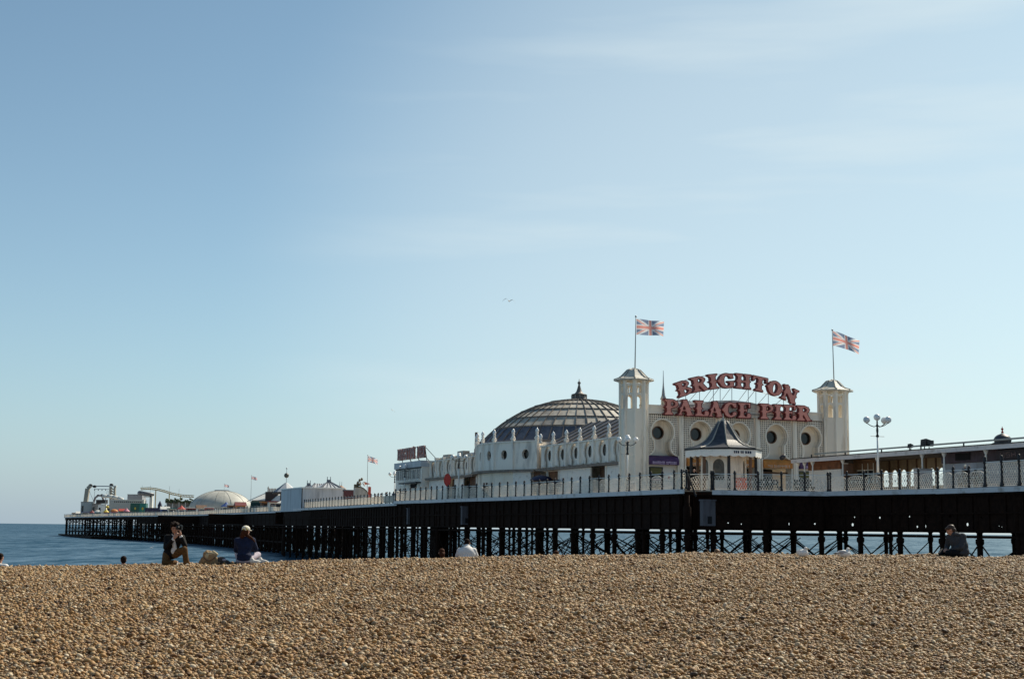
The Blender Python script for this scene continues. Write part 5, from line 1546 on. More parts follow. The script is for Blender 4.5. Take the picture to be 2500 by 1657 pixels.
# crest of small pinnacles left of the carousel
o=fthing('pinnacled_front','dark stall front with a row of pointed pinnacles left of the carousel','stall',663,302)
z0=zat(663,1201,302); MB().box(-1.5,1.3,0,1.0,0,z0+0.1).build('front',pm('dark_brown_band',(0.05,0.035,0.03)),o)
for k in range(7):
    m=MB(); x=-0.95+0.33*k; hh=1.35 if k==0 else 0.95; m.lathe([(0.13,z0),(0.12,z0+hh*0.6),(0.16,z0+hh*0.65),(0.02,z0+hh)],6,(x,0.3,0)); m.build('pinnacle',pm('brown_white',(0.3,0.2,0.16),0.6,var=0.5,scale=3) if k % 2 else BROWN,o)
# white tent roofs
o=fthing('tent_roof','long white tent roof sloping left of the boarded shed','tent',650,312)
P=lambda px,py,dy=0: tuple(fat(px,py,312)-Vector((o.location.x,o.location.y-dy,DECK)))
MB().face([P(607,1225),P(697,1226),P(697,1203,4),P(640,1203,4)]).build('roof_slope',CANVAS,o)
MB().face([P(607,1225),P(640,1203,4),P(640,1203,4.5),P(604,1222,9)]).build('roof_slope',CANVAS,o)
m=MB(); m.bar(P(604,1223,0.1),P(640,1202.5,4),0.25,0.12); m.bar(P(640,1202.5,4),P(697,1202.5,4),0.12,0.12); m.build('ridge',ZINC,o)
MB().box(-3.6,4.0,1.5,3.5,0,zat(650,1226,312)).build('stall_fronts',pm('mixed_stall',(0.14,0.08,0.06),0.7,var=0.6,scale=1.5),o)
o=fthing('tent_roof','small white gabled awning tucked against the boarded shed','tent',690,288)
P2_=lambda px,py,dy=0: tuple(fat(px,py,288)-Vector((o.location.x,o.location.y-dy,DECK)))
MB().face([P2_(675,1227),P2_(700,1228),P2_(700,1212,2)]).build('roof_slope',CANVAS,o); MB().face([P2_(675,1227),P2_(700,1212,2),P2_(700,1212,3),P2_(672,1226,4)]).build('roof_slope',CANVAS,o)
MB().bar(P2_(675,1233),P2_(700,1233),1.0,0.6).build('counter',IRON2,o)
o=fthing('awning_stall','stall under a rounded dark green awning with orange trim','stall',634,304)
m=MB(); K=8; hw=mpp(304)*20; zt=zat(634,1222,304); zb=zat(634,1242,304)
for k in range(K):
    a0,a1=math.pi/2*k/K,math.pi/2*(k+1)/K
    m.face([(-hw,0.0-1.2*math.sin(a0),zb+(zt-zb)*math.cos(a0)),(hw,0.0-1.2*math.sin(a0),zb+(zt-zb)*math.cos(a0)),(hw,-1.2*math.sin(a1),zb+(zt-zb)*math.cos(a1)),(-hw,-1.2*math.sin(a1),zb+(zt-zb)*math.cos(a1))])
m.build('awning',pm('bottle_green',(0.008,0.035,0.028),0.5,var=0.2),o,True)
m=MB(); m.box(-hw,hw,0.0,1.2,0,zt-0.02); m.build('stall_body',DARK,o)
m=MB(); m.bar((-hw,0.02,zt+0.06),(hw,0.02,zt+0.06),0.12,0.16); m.build('trim',pm('coral_trim',(0.5,0.14,0.08),0.6),o)
# large pale dome
D_=fthing('large_dome','large pale fabric dome in the middle of the pier','dome hall',540,402)
R=10.2; ZB=2.6; h=zat(540,1195,394); m=MB(); m.lathe([(R,0),(R,ZB)]+[(R*math.cos(t*math.pi/24),ZB+(h-ZB)*math.sin(t*math.pi/24)**1.15) for t in range(1,12)]+[(0,h)],36); m.build('shell',pm('pale_dome_skin',(0.43,0.42,0.37),0.6,var=0.12,scale=0.5,streak=True),D_,True)
m=MB(); m.lathe([(2.3,h-0.3),(2.4,h+0.05),(2.2,h+0.12),(0,h+0.16)],20); m.build('crown_ring',ZINC,D_)
for k in range(12):
    a=2*math.pi*k/12; m=MB()
    for t in range(2,11):
        q=lambda t:(R*math.cos(t*math.pi/24)*math.cos(a),R*math.cos(t*math.pi/24)*math.sin(a),ZB+0.02+(h-ZB)*math.sin(t*math.pi/24)**1.15)
        m.bar(q(t),q(t+1),0.14,0.1)
    m.build('seam',pm('dome_seam',(0.3,0.29,0.26),0.6),D_,fix=False)
# leafy green canopy with columns
o=fthing('green_canopy','long canopy edged with dark green foliage beside the pale dome','canopy',468,425)
hw=mpp(425)*61; z0=zat(468,1227,425); z1=zat(468,1217,425)
m=MB(); rr=random.Random(9)
for k in range(110): m.ball((rr.uniform(-hw,hw),rr.uniform(-0.8,0.2),rr.uniform(z0,z1)),rr.uniform(0.25,0.5),1,1,0.8,7,4)
m.build('foliage',pm('dark_foliage',(0.045,0.065,0.03),0.8,var=0.4,scale=2),o,True)
MB().box(-hw,hw,-0.3,3.5,z0+0.1,z0+0.6).build('roof',pm('canopy_roof',(0.06,0.07,0.05),0.7),o)
for k in range(9): MB().box(-hw+0.3+k*(2*hw-0.6)/8-0.08,-hw+0.3+k*(2*hw-0.6)/8+0.08,-0.4,-0.2,0,z0+0.15).build('column',WHITE,o)
MB().box(-hw,hw,1.6,1.8,0,z0+0.1).build('back_wall',pm('dim_grey_wall',(0.26,0.25,0.24),0.7,var=0.4,scale=1.2),o)
# roller coaster track
o=fthing('roller_coaster','yellow roller coaster track descending on tall supports','roller coaster',400,470)
tr=[fat(px,py,470)-Vector((o.location.x,o.location.y,DECK)) for px,py in ((343,1190.5),(365,1189.5),(382,1191.5),(400,1196),(420,1202.5),(445,1207.5),(472,1209))]
RC=pm('coaster_yellow',(0.40,0.31,0.14),0.6,var=0.2)
m=MB()
for a,b in zip(tr[:-1],tr[1:]):
    m.tube(a,b,0.16,0.16,6); m.tube(a+Vector((0,0.9,0.0)),b+Vector((0,0.9,0.0)),0.13,0.13,6); m.tube(a+Vector((0,0.45,-0.65)),b+Vector((0,0.45,-0.65)),0.2,0.2,6)
    n=4
    for k in range(n):
        p=a.lerp(b,k/n); q=a.lerp(b,(k+1)/n); m.tube(p,q+Vector((0,0.45,-0.65)),0.07,0.07,4); m.tube(p,p+Vector((0,0.9,0)),0.07,0.07,4)
m.build('track',RC,o,fix=False)
for px,pt in ((380,1192),(413,1200),(440,1207)):
    p=fat(px,pt,470)-Vector((o.location.x,o.location.y,DECK)); MB().tube((p.x,0.45,0),(p.x,0.45,p.z-0.5),0.22,0.2,8).build('support',RC,o)
for px,pt in ((346,1184),(366,1184),(413,1186),(436,1193)):
    p=fat(px,pt,470)-Vector((o.location.x,o.location.y,DECK)); MB().tube((p.x,0.9,p.z-3.0),(p.x,0.9,p.z),0.06,0.05,5).build('mast',SILVER,o)
# slide drum and grey boxes
o=fthing('slide_tube','fat grey slide tube lying above the grey block house','slide',355,482)
m=MB(); a=fat(341,1203,482)-Vector((o.location.x,o.location.y,DECK)); b=fat(376,1207,482)-Vector((o.location.x,o.location.y,DECK)); m.tube(a,b,0.95,0.55,14); m.build('tube',pm('dim_tube',(0.13,0.125,0.13),0.4,var=0.1),o,True)
MB().ball(a,0.95).build('tube_end',ZINC,o,True)
m=MB(); m.box(1.5,2.6,0,2,0,a.z-1.0); m.box(-1.0,2.2,0,2,a.z-1.6,a.z-1.0); m.build('stand',CANVAS,o)
o=fthing('block_house','plain grey block house behind the green kiosk','building',328,486)
MB().box(-3.0,3.0,0,6,0,zat(328,1207,486)).build('walls',pm('mid_grey_block',(0.30,0.30,0.31),0.7,var=0.08),o); MB().box(-3.1,3.1,-0.1,6.1,zat(328,1207,486),zat(328,1206,486)).build('roof_edge',ZINC,o)
o=fthing('long_pavilion','long white pavilion with a frieze of small openings','pavilion',310,478)
z1=zat(310,1220,478); MB().box(-6.8,6.6,0,4,0,z1).build('walls',pm('off_white_wall',(0.48,0.47,0.43),0.7,var=0.08),o)
for k in range(14): MB().box(-5.2+0.8*k,-4.75+0.8*k,-0.05,-0.005,z1-1.0,z1-0.5).build('opening',GLASSD,o)
MB().box(-6.9,6.7,-0.15,4.1,z1,z1+0.15).build('cornice',WHITE,o)
o=fthing('green_kiosk','green kiosk with yellow emblems near the pier head','kiosk',337,470)
hw=mpp(470)*19; zt=zat(337,1228,470); MB().box(-hw,hw,0,3,0,zt).build('walls',GREEN,o)
MB().box(hw*0.2,hw,-0.12,-0.005,0.1,zt-0.1).build('panel',pm('teal_panel',(0.02,0.19,0.16),0.5),o)
for x0,ww in ((-hw*0.35,0.4),(hw*0.6,0.45)):
    m=MB(); m.ball((x0,-0.2,zt*0.62),ww,0.9,0.1,1.3,10,6); m.ball((x0+0.1,-0.2,zt*0.3),ww*0.7,0.9,0.1,1.2,10,6); m.build('emblem',YELLOW,o,True)
o=fthing('blue_hoarding','low dark blue hoarding right of the green kiosk','hoarding',380,466)
hw=mpp(466)*26; 
for k in range(8): MB().box(-hw+2*hw*k/8+0.02,-hw+2*hw*(k+1)/8-0.02,0,0.15,0,zat(380,1239,466)).build('panel',NAVY,o)
o=fthing('closed_tent','small dark blue pointed tent behind the blue hoarding','tent',390,472)
m=MB(); m.lathe([(0.8,0),(0.8,zat(390,1236,472)),(0.95,zat(390,1234,472)),(0.5,zat(390,1227,472)),(0,zat(390,1221,472))],8); m.build('canvas',pm('blue_black',(0.02,0.024,0.06),0.6),o)
o=fthing('pointed_stand','small dark pointed stand at the right end of the blue hoarding','stand',403,470)
m=MB(); m.lathe([(0.5,0),(0.5,zat(403,1240,470)),(0.3,zat(403,1235,470)),(0,zat(403,1231,470))],8); m.build('canvas',IRON2,o)
# tall U-shaped ride frame
o=fthing('gantry_ride','tall pale gantry ride with two leaning legs at the pier head','fairground ride',245,520)
Q=lambda px,py: fat(px,py,520)-Vector((o.location.x,o.location.y,DECK))
RF=pm('ride_cream',(0.34,0.31,0.25),0.6,var=0.15)
MB().bar(Q(205,1256),Q(214,1192),1.7,1.6).build('leg',RF,o); MB().bar(Q(214,1192),Q(222,1184.5),1.3,1.3).build('leg',RF,o)
MB().bar(Q(270,1256),Q(270,1188),0.8,1.2).build('leg',RF,o); MB().bar(Q(280.5,1256),Q(280.5,1187),0.7,1.2).build('leg',RF,o)
m=MB()
for k in range(6): m.bar(Q(270,1190+k*6),Q(280,1196+k*6),0.25,0.5)
m.build('leg_bracing',RF,o)
MB().bar(Q(266,1186.5),Q(285,1186.5),1.0,0.55).build('cap',CANVAS,o)
m=MB(); m.bar(Q(222,1186),Q(268,1186.5),0.35,0.4); m.bar(Q(230,1193),Q(266,1193.5),0.2,0.2); m.build('cross_beam',SILVER,o)
for px,py in ((221,1184),(231,1187),(272,1183)): MB().ball(Q(px,py),0.75,1.2,0.8,0.8,10,6).build('winch',IRON2,o,True)
m=MB()
for a,b in (((232,1192),(229,1222)),((218,1198),(228,1222)),((262,1196),(258,1222)),((266,1196),(264,1215))): m.tube(Q(*a),Q(*b),0.06,0.06,4)
m.build('cable',IRON2,o,fix=False)
for k in range(4): MB().bar(Q(231+9*k,1194),Q(231+9*k,1197),0.3,0.3).build('hanger',IRON2,o)
o=fthing('ride_arch','small dark-topped arch ride below the gantry','fairground ride',242,512)
Q=lambda px,py: fat(px,py,512)-Vector((o.location.x,o.location.y,DECK))
m=MB(); 
for a,b in zip(((229,1224),(233,1214),(240,1209),(249,1210),(252,1218)),((233,1214),(240,1209),(249,1210),(252,1218),(253,1224))): m.bar(Q(*a),Q(*b),0.7,0.7)
m.build('arch',pm('ride_pinkgrey',(0.28,0.22,0.21),0.6),o,fix=False)
for px,py in ((240,1208.5),(249,1207.5)): MB().ball(Q(px,py),0.55,1.3,0.8,0.7,8,5).build('motor',IRON2,o,True)
MB().bar(Q(236,1224),Q(262,1224),2.0,1.6).build('base',pm('dark_base',(0.035,0.03,0.03),0.7),o)
o=fthing('curved_slide','pale curved slide sweeping down in front of the gantry','slide',275,505)
Q=lambda px,py: fat(px,py,505)-Vector((o.location.x,o.location.y,DECK))
m=MB(); pp=[(250,1211),(262,1210.5),(275,1212),(288,1215.5),(300,1219)]
for a,b in zip(pp[:-1],pp[1:]): m.tube(Q(*a),Q(*b),0.75,0.7,10)
m.build('chute',CANVAS,o,True,fix=False)
m=MB(); 
for px,py in ((258,1211),(280,1214)): m.tube(Q(px,py),Q(px,1252),0.15,0.15,6)
m.build('leg',SILVER,o,fix=False)
for lab,px,Y,x0,x1,yt,mat in (('white cabin at the left foot of the gantry',214,515,-3.0,2.2,1225,pm('off_white_wall',(0.48,0.47,0.43))),('grey cabin between the gantry legs',233,513,-1.6,1.6,1229,pm('dim_grey_wall',(0.26,0.25,0.24))),('white low cabin by the yellow ball',248,505,-1.6,1.7,1231,WHITE),('pale low cabin right of the yellow ball',268,500,-1.2,1.4,1233,pm('off_white_wall',(0.48,0.47,0.43)))):
    o=fthing('cabin',lab,'cabin',px,Y,0,'low cabins at the pier head'); zt=zat(px,yt,Y)
    MB().box(x0,x1,0,2.5,0,zt).build('walls',mat,o); MB().box(x0-0.1,x1+0.1,-0.15,2.6,zt,zt+0.15).build('roof',ZINC,o); MB().box(x0+0.4,x0+1.2,-0.05,-0.005,0.1,zt*0.75).build('opening',GLASSD,o)
o=fthing('ball','yellow ball on a stand at the pier head','ball',262,495); MB().ball((0,0,zat(262,1237,495)),0.6,1.2,1,0.9).build('shell',YELLOW,o,True); MB().tube((0,0,0),(0,0,zat(262,1238,495)-0.4),0.12,0.12,6).build('stand',IRON2,o)
o=fthing('ride_car','pink rounded ride car with a dark cap at the pier head','ride car',282,490)
MB().ball((0,0,zat(282,1237,490)),1.0,1.1,1,1.0).build('shell',pm('pink_plastic',(0.42,0.14,0.16),0.5),o,True); MB().ball((0,0,zat(282,1231,490)),0.75,1,1,0.8).build('head',pm('orange_brown_cap',(0.28,0.13,0.05)),o,True); m=MB(); m.lathe([(0.75,zat(282,1227,490)),(0.4,zat(282,1224,490)),(0.3,zat(282,1219,490)),(0,zat(282,1218,490))],10); m.build('cap',pm('blue_black',(0.02,0.024,0.06)),o,True); MB().lathe([(0.6,0),(0.5,zat(282,1240,490))],8).build('base',GREEN,o)
o=fthing('ride_car','orange and brown lumpy ride car left of the green kiosk','ride car',302,488)
m=MB(); rr=random.Random(2)
for k in range(9): m.ball((rr.uniform(-1.6,1.6),rr.uniform(-0.4,0.4),rr.uniform(0.5,2.4)),rr.uniform(0.4,0.75),1,1,1,8,5)
m.build('shell',pm('orange_shell',(0.36,0.13,0.06),0.6,var=0.5,scale=0.8),o,True); MB().lathe([(1.6,0),(1.4,0.7)],10).build('base',IRON2,o)
# red post among the walkers
v,s=pxd(902,212); o=pier_thing('banner','narrow red banner standing among the walkers','banner',v,s); MB().box(-0.22,0.22,-0.02,0.02,0.5,2.9).build('cloth',pm('bright_red_cloth',(0.50,0.06,0.03),0.6),o); MB().tube((0,0.05,0),(0,0.05,3.0),0.03,0.03,5).build('pole',SILVER,o)

# small stalls and kiddie rides crowding the outer deck, each its own thing
CL={'red':pm('stall_red',(0.40,0.05,0.04)),'yellow':YELLOW,'blue':pm('stall_blue',(0.04,0.09,0.28)),'white':CANVAS,'green':pm('stall_green',(0.03,0.14,0.08)),'orange':pm('stall_orange',(0.50,0.18,0.05)),'pink':pm('stall_pink',(0.50,0.20,0.26)),'brown':BROWN,'teal':pm('stall_teal',(0.03,0.20,0.20)),'maroon':pm('stall_maroon',(0.16,0.025,0.03))}
def deck_point(px, dv):
    for s_ in np.arange(140, 575, 0.5):
        w=PW(edge_at(s_)+dv, s_)
        if w.x/w.y*FPX+1250 <= px: return w
    return PW(edge_at(574)+dv, 574)
def stall(px, dv, roof, body, form, w, h, where):
    p=deck_point(px,dv)
    kind={'cone':'conical-roofed','gable':'gabled','flat':'flat-topped','dome':'dome-topped'}[form]
    o=thing('fairground_stall',f'small {kind} {roof} and {body} stall {where}','stall',p,PA,'small stalls on the outer pier')
    MB().box(-w/2,w/2,0,1.8,0,h).build('body',CL[body],o)
    MB().box(-w*0.38,w*0.38,-0.06,-0.01,h*0.45,h*0.85).build('hatch',DARK,o)
    m=MB()
    if form=='cone': m.lathe([(w*0.72,h),(w*0.70,h+0.12),(w*0.3,h+0.7),(0.05,h+1.25),(0,h+1.3)],10,(0,0.9,0))
    elif form=='dome': m.lathe([(w*0.66,h)]+[(w*0.66*math.cos(t*math.pi/12),h+0.9*math.sin(t*math.pi/12)) for t in range(1,6)]+[(0,h+0.9)],12,(0,0.9,0))
    elif form=='gable': m.add([(-w*0.6,-0.3,h),(w*0.6,-0.3,h),(w*0.6,2.1,h),(-w*0.6,2.1,h),(-w*0.6,0.9,h+0.9),(w*0.6,0.9,h+0.9)],[(0,1,5,4),(2,3,4,5),(1,2,5),(3,0,4),(0,3,2,1)])
    else: m.box(-w*0.58,w*0.58,-0.5,2.0,h,h+0.25)
    m.build('roof',CL[roof],o)
    m=MB(); m.box(-w*0.5,w*0.5,-0.22,-0.065,0.75,0.85); m.build('counter',CL['white'],o)
for a in ((196,2,'brown','white','flat',2.2,1.7,'at the tip of the pier'),(207,3,'white','brown','gable',2.6,1.6,'below the left gantry leg'),(221,2,'blue','white','flat',2.6,1.9,'in front of the gantry'),(238,2.5,'maroon','blue','cone',1.8,1.5,'between the gantry legs'),(252,2,'white','teal','dome',2.2,1.6,'left of the yellow ball'),
          (272,2.5,'yellow','red','cone',1.7,1.6,'right of the yellow ball'),(292,2,'orange','pink','dome',2.2,1.7,'between the two lumpy ride cars'),(312,3,'red','green','gable',2.4,1.8,'left of the green kiosk'),(322,2,'pink','maroon','cone',1.6,1.6,'against the green kiosk'),
          (415,3,'white','blue','gable',2.6,2.0,'right of the navy hoarding'),(432,4,'teal','white','flat',2.6,2.1,'under the left end of the leafy canopy'),(455,4,'red','white','cone',2.0,1.9,'under the middle of the leafy canopy'),(478,4,'white','maroon','flat',2.8,2.1,'under the right end of the leafy canopy'),
          (503,4,'brown','white','gable',2.6,2.0,'at the left foot of the pale dome'),(522,3,'white','red','flat',2.2,1.9,'before the middle of the pale dome'),(563,4,'blue','white','cone',2.0,2.0,'right of the dome flagpole'),(580,4,'white','brown','flat',2.8,2.2,'at the right foot of the pale dome'),(598,4,'maroon','orange','gable',2.4,2.0,'left of the green awning'),
          (663,3,'orange','brown','flat',2.6,2.1,'right of the green awning'),(680,4,'maroon','white','flat',2.4,2.2,'beside the boarded shed')):
    stall(*a)
# ------------------------------------------------------------------ people
def qd(f, u=(0,0,1)):
    f = Vector(f).normalized(); u = Vector(u); r = f.cross(u).normalized(); u = r.cross(f)
    return Matrix(((r.x,f.x,u.x),(r.y,f.y,u.y),(r.z,f.z,u.z))).to_quaternion()     # local x right, y forward, z up
def head_prims(c, q, k=1.0):
    c = Vector(c); T = lambda x,y,z: c + q @ Vector((x*k,y*k,z*k))
    e = lambda x,y,z,r: ('ell', T(x,y,z), tuple(v*k for v in r), q)
    return [e(0,-0.012,0.03,(0.075,0.093,0.088)), e(0,0.022,-0.035,(0.060,0.066,0.085)), e(0,0.048,-0.088,(0.033,0.032,0.026)),
            e(0,0.094,-0.015,(0.014,0.022,0.020)), ('cap',T(0,0.082,0.02),T(0,0.104,-0.02),0.009*k,0.013*k), e(0,0.078,0.028,(0.052,0.016,0.013)),
            e(0,0.082,-0.055,(0.026,0.012,0.007)), e(0,0.080,-0.068,(0.022,0.012,0.008)),
            e(-0.076,-0.005,-0.002,(0.011,0.022,0.032)), e(0.076,-0.005,-0.002,(0.011,0.022,0.032)), e(-0.038,0.062,-0.02,(0.024,0.02,0.02)), e(0.038,0.062,-0.02,(0.024,0.02,0.02))]
def hand_prims(w, d, n, side=1, curl=0.6, k=1.0):
    """w wrist, d towards fingers, n palm normal"""
    w=Vector(w); d=Vector(d).normalized(); n=Vector(n); n=(n-d*n.dot(d)).normalized(); b=d.cross(n)*side
    P=[('cap',w,w+d*0.03*k,0.026*k,0.03*k)]
    for i,(o,l) in enumerate(((-0.030,0.072),(-0.010,0.082),(0.011,0.077),(0.030,0.060))):
        base=w+d*0.085*k+b*o*k
        P.append(('cap',w+d*0.02*k+b*o*0.6*k,base,0.015*k,0.012*k))
        d1=(d*math.cos(curl*0.7)+n*math.sin(curl*0.7)); d2=(d*math.cos(curl*1.9)+n*math.sin(curl*1.9)); d3=(d*math.cos(curl*2.7)+n*math.sin(curl*2.7))
        p1=base+d1*l*0.48*k; p2=p1+d2*l*0.32*k; p3=p2+d3*l*0.22*k
        P+= [('cap',base,p1,0.0095*k,0.009*k),('cap',p1,p2,0.009*k,0.0085*k),('cap',p2,p3,0.0085*k,0.0075*k)]
    tb=w+d*0.025*k-b*0.03*k; td=(d*0.6-b*0.55+n*0.35).normalized(); t1=tb+td*0.042*k; t2=t1+(d*0.8+n*0.4-b*0.1).normalized()*0.032*k
    P+=[('cap',w+d*0.01*k-b*0.012*k,tb,0.018*k,0.014*k),('cap',tb,t1,0.013*k,0.011*k),('cap',t1,t2,0.011*k,0.009*k)]
    return P
def torso_prims(pel, che, nck, sl, sr, g=0.0, w=1.0):
    pel,che,nck,sl,sr=map(Vector,(pel,che,nck,sl,sr)); ax=(sl-sr).normalized()
    up=(nck-pel).normalized(); f=ax.cross(up).normalized()
    q=Matrix(((ax.x,f.x,up.x),(ax.y,f.y,up.y),(ax.z,f.z,up.z))).to_quaternion()
    mid=pel.lerp(che,0.5)
    return [('ell',pel,(0.165*w+g,0.125+g,0.13+g),q),('ell',mid,(0.145*w+g,0.11+g,0.17+g),q),('ell',che,(0.165*w+g,0.12+g,0.17+g),q),
            ('cap',sl,sr,0.062+g,0.062+g),('cap',che,nck-up*0.03,0.11+g,0.058+g),('cap',sl.lerp(che,0.2),che.lerp(pel,0.5),0.07+g,0.09+g),('cap',sr.lerp(che,0.2),che.lerp(pel,0.5),0.07+g,0.09+g)]
def limb(a,b,c,r,g=0.0): return [('cap',a,b,r[0]+g,r[1]+g),('cap',b,c,r[1]*0.98+g,r[2]+g)]
ARM=(0.050,0.040,0.029); LEGR=(0.085,0.058,0.040)
def shoe(ankle, d, mat, parent, k=1.0):
    a=Vector(ankle); d=Vector(d).normalized()
    up=Vector((0,0,1)) if abs(d.z)<0.8 else Vector((0,1,0))
    sd=d.cross(up).normalized(); u=sd.cross(d)
    blob('shoe',[('cap',a-u*0.02,a-u*0.045-d*0.02,0.045*k,0.04*k),('cap',a-u*0.05-d*0.04,a-u*0.055+d*0.10*k,0.042*k,0.045*k),('cap',a-u*0.055+d*0.10*k,a-u*0.06+d*0.155*k,0.045*k,0.035*k)],0.012,mat,parent)
def eyes(parent, c, q, k=1.0):
    for sx in (-1,1):
        MB().ball(Vector(c)+q@Vector((sx*0.031*k,0.083*k,0.006*k)),0.010*k,1,1,0.8,8,6).build('eye',pm('eye_dark',(0.03,0.02,0.015),0.2),parent,True)
JKT=pm('near_black_jacket',(0.007,0.006,0.0065),0.8,var=0.25,scale=10,bump=0.3,bscale=40,spec=0.2)
TEE=pm('white_cotton',(0.70,0.68,0.66),0.8,var=0.04,scale=6)
BRN=pm('brown_corduroy',(0.115,0.058,0.020),0.85,var=0.15,scale=12,bump=0.3,bscale=60,spec=0.2)
DENIM=pm('navy_jacket',(0.012,0.019,0.05),0.85,var=0.2,scale=9,bump=0.3,bscale=40,spec=0.2)
PALE=pm('pale_lilac_cloth',(0.42,0.37,0.42),0.8,var=0.08,scale=8)
HOOD=pm('dark_grey_hoodie',(0.045,0.05,0.058),0.9,var=0.12,scale=12,bump=0.3,bscale=50,spec=0.2)
BLK=pm('black_cloth',(0.008,0.008,0.009),0.85,var=0.2,scale=10,spec=0.2)
SHOEW=pm('white_canvas_shoe',(0.68,0.64,0.58),0.6,var=0.05)
CAMB=pm('camera_black',(0.012,0.012,0.013),0.35,var=0.1)

def gz(x,y): return float(ground(x,y))
# --- kneeling photographer
kx,ky=at(436,1378,35.0).x,34.75
kz=gz(kx,ky)+0.015
K=thing('person','person in a dark jacket and brown trousers kneeling on one knee to photograph','person',(kx,ky,kz))
pel=(-0.15,0.05,0.30); che=(-0.09,0.02,0.56); nck=(-0.055,-0.02,0.755)
sl=(0.115,-0.03,0.665); sr=(-0.255,0.04,0.66)
hc=Vector((-0.055,-0.075,0.895)); hq=qd((0.30,-0.92,-0.16))
el_=(0.225,-0.14,0.475); wl=(0.118,-0.215,0.735)
er_=(-0.235,-0.15,0.435); wr=(-0.015,-0.235,0.655)
hl=(-0.03,-0.01,0.28); kl=(0.225,-0.20,0.395); al=(0.275,-0.14,0.075)
hr=(-0.245,0.06,0.27); kr=(-0.235,-0.16,0.075); ar_=(-0.02,0.14,0.075)
body=torso_prims(pel,che,nck,sl,sr)+limb(sl,el_,wl,ARM)+limb(sr,er_,wr,ARM)+limb(hl,kl,al,LEGR)+limb(hr,kr,ar_,LEGR)
body+=[('cap',nck,hc+Vector((0,0.015,-0.04)),0.052,0.05)]+head_prims(hc,hq,1.08)
body+=hand_prims(wl,(0.02,-0.25,0.9),(-0.9,-0.1,0.0),1,0.75,1.1)+hand_prims(wr,(0.55,-0.2,0.8),(0.2,0.6,0.3),-1,0.7,1.1)
bd=blob('body',body,0.0085,SKIN,K,2)
eyes(K,hc,hq,1.08)
T=lambda x,y,z:hc+hq@Vector((x,y,z))
hair=[('ell',T(0,-0.02,0.07),(0.098,0.115,0.075),hq),('ell',T(0,-0.06,0.0),(0.092,0.075,0.10),hq),('ell',T(-0.05,0.055,0.085),(0.05,0.05,0.032),hq),('ell',T(0.05,0.05,0.09),(0.05,0.052,0.034),hq),('ell',T(-0.088,-0.005,0.03),(0.02,0.05,0.06),hq),('ell',T(0.088,-0.01,0.03),(0.02,0.05,0.06),hq),('ell',T(0.0,0.085,0.075),(0.06,0.03,0.024),hq)]
rr=random.Random(5)
for k in range(14):
    a=rr.uniform(0,6.28); hair.append(('ell',T(0.085*math.cos(a),-0.02+0.10*math.sin(a),0.09+rr.uniform(-0.03,0.04)),(0.03,0.03,0.025),hq))
blob('hair',hair,0.011,HAIRB,K,1)
jk=torso_prims(pel,che,nck,sl,sr,0.022,1.02)+limb(sl,el_,Vector(el_).lerp(Vector(wl),0.72),ARM,0.022)+limb(sr,er_,Vector(er_).lerp(Vector(wr),0.75),ARM,0.022)
jk+=[('ell',(-0.17,0.06,0.25),(0.17,0.14,0.11)),('cap',(-0.12,0.04,0.745),(0.0,0.0,0.75),0.05,0.045)]
blob('jacket',jk,0.013,JKT,K,3)
blob('shirt_front',[('ell',(-0.045,-0.085,0.50),(0.052,0.062,0.20),Quaternion((0,1,0),-0.16)),('ell',(-0.06,-0.09,0.36),(0.06,0.05,0.09))],0.011,TEE,K,2)
blob('collar',[('cap',(-0.11,-0.06,0.745),(-0.045,-0.115,0.685),0.016,0.011),('cap',(-0.02,-0.10,0.72),(-0.04,-0.12,0.68),0.014,0.01)],0.009,TEE,K,1)
for a,b in ((el_,wl),(er_,wr)):
    a,b=Vector(a),Vector(b); blob('cuff',[('cap',a.lerp(b,0.70),a.lerp(b,0.86),0.045,0.04)],0.011,TEE if b is not None else None,K,1)
tr=limb(hl,kl,Vector(kl).lerp(Vector(al),0.93),LEGR,0.022)+limb(hr,kr,Vector(kr).lerp(Vector(ar_),0.85),LEGR,0.022)+[('ell',pel,(0.18,0.14,0.13)),('cap',Vector(kl).lerp(Vector(al),0.6),Vector(kl).lerp(Vector(al),0.95),0.07,0.075)]
blob('trousers',tr,0.013,BRN,K,3)
shoe(al,(0.45,-0.9,0),SHOEW,K); shoe(ar_,(0.25,0.7,-0.65),SHOEW,K)
# camera in hand
cpos=Vector((kx,ky,kz))+Vector((0.095,-0.215,0.905))
Cm=thing('camera','black camera held up to the face of the kneeling photographer','camera',cpos,-0.3)
MB().box(-0.07,0.07,-0.035,0.03,-0.045,0.05).build('camera_body',CAMB,Cm); m=MB(); m.tube((0,-0.03,0),(0.0,-0.11,0.0),0.035,0.038,14); m.build('lens',CAMB,Cm,True)
MB().box(-0.03,0.03,-0.03,0.03,0.05,0.075).build('viewfinder',CAMB,Cm); MB().tube((0.05,0,0.05),(0.05,0,0.062),0.012,0.012,8).build('dial',SILVER,Cm)

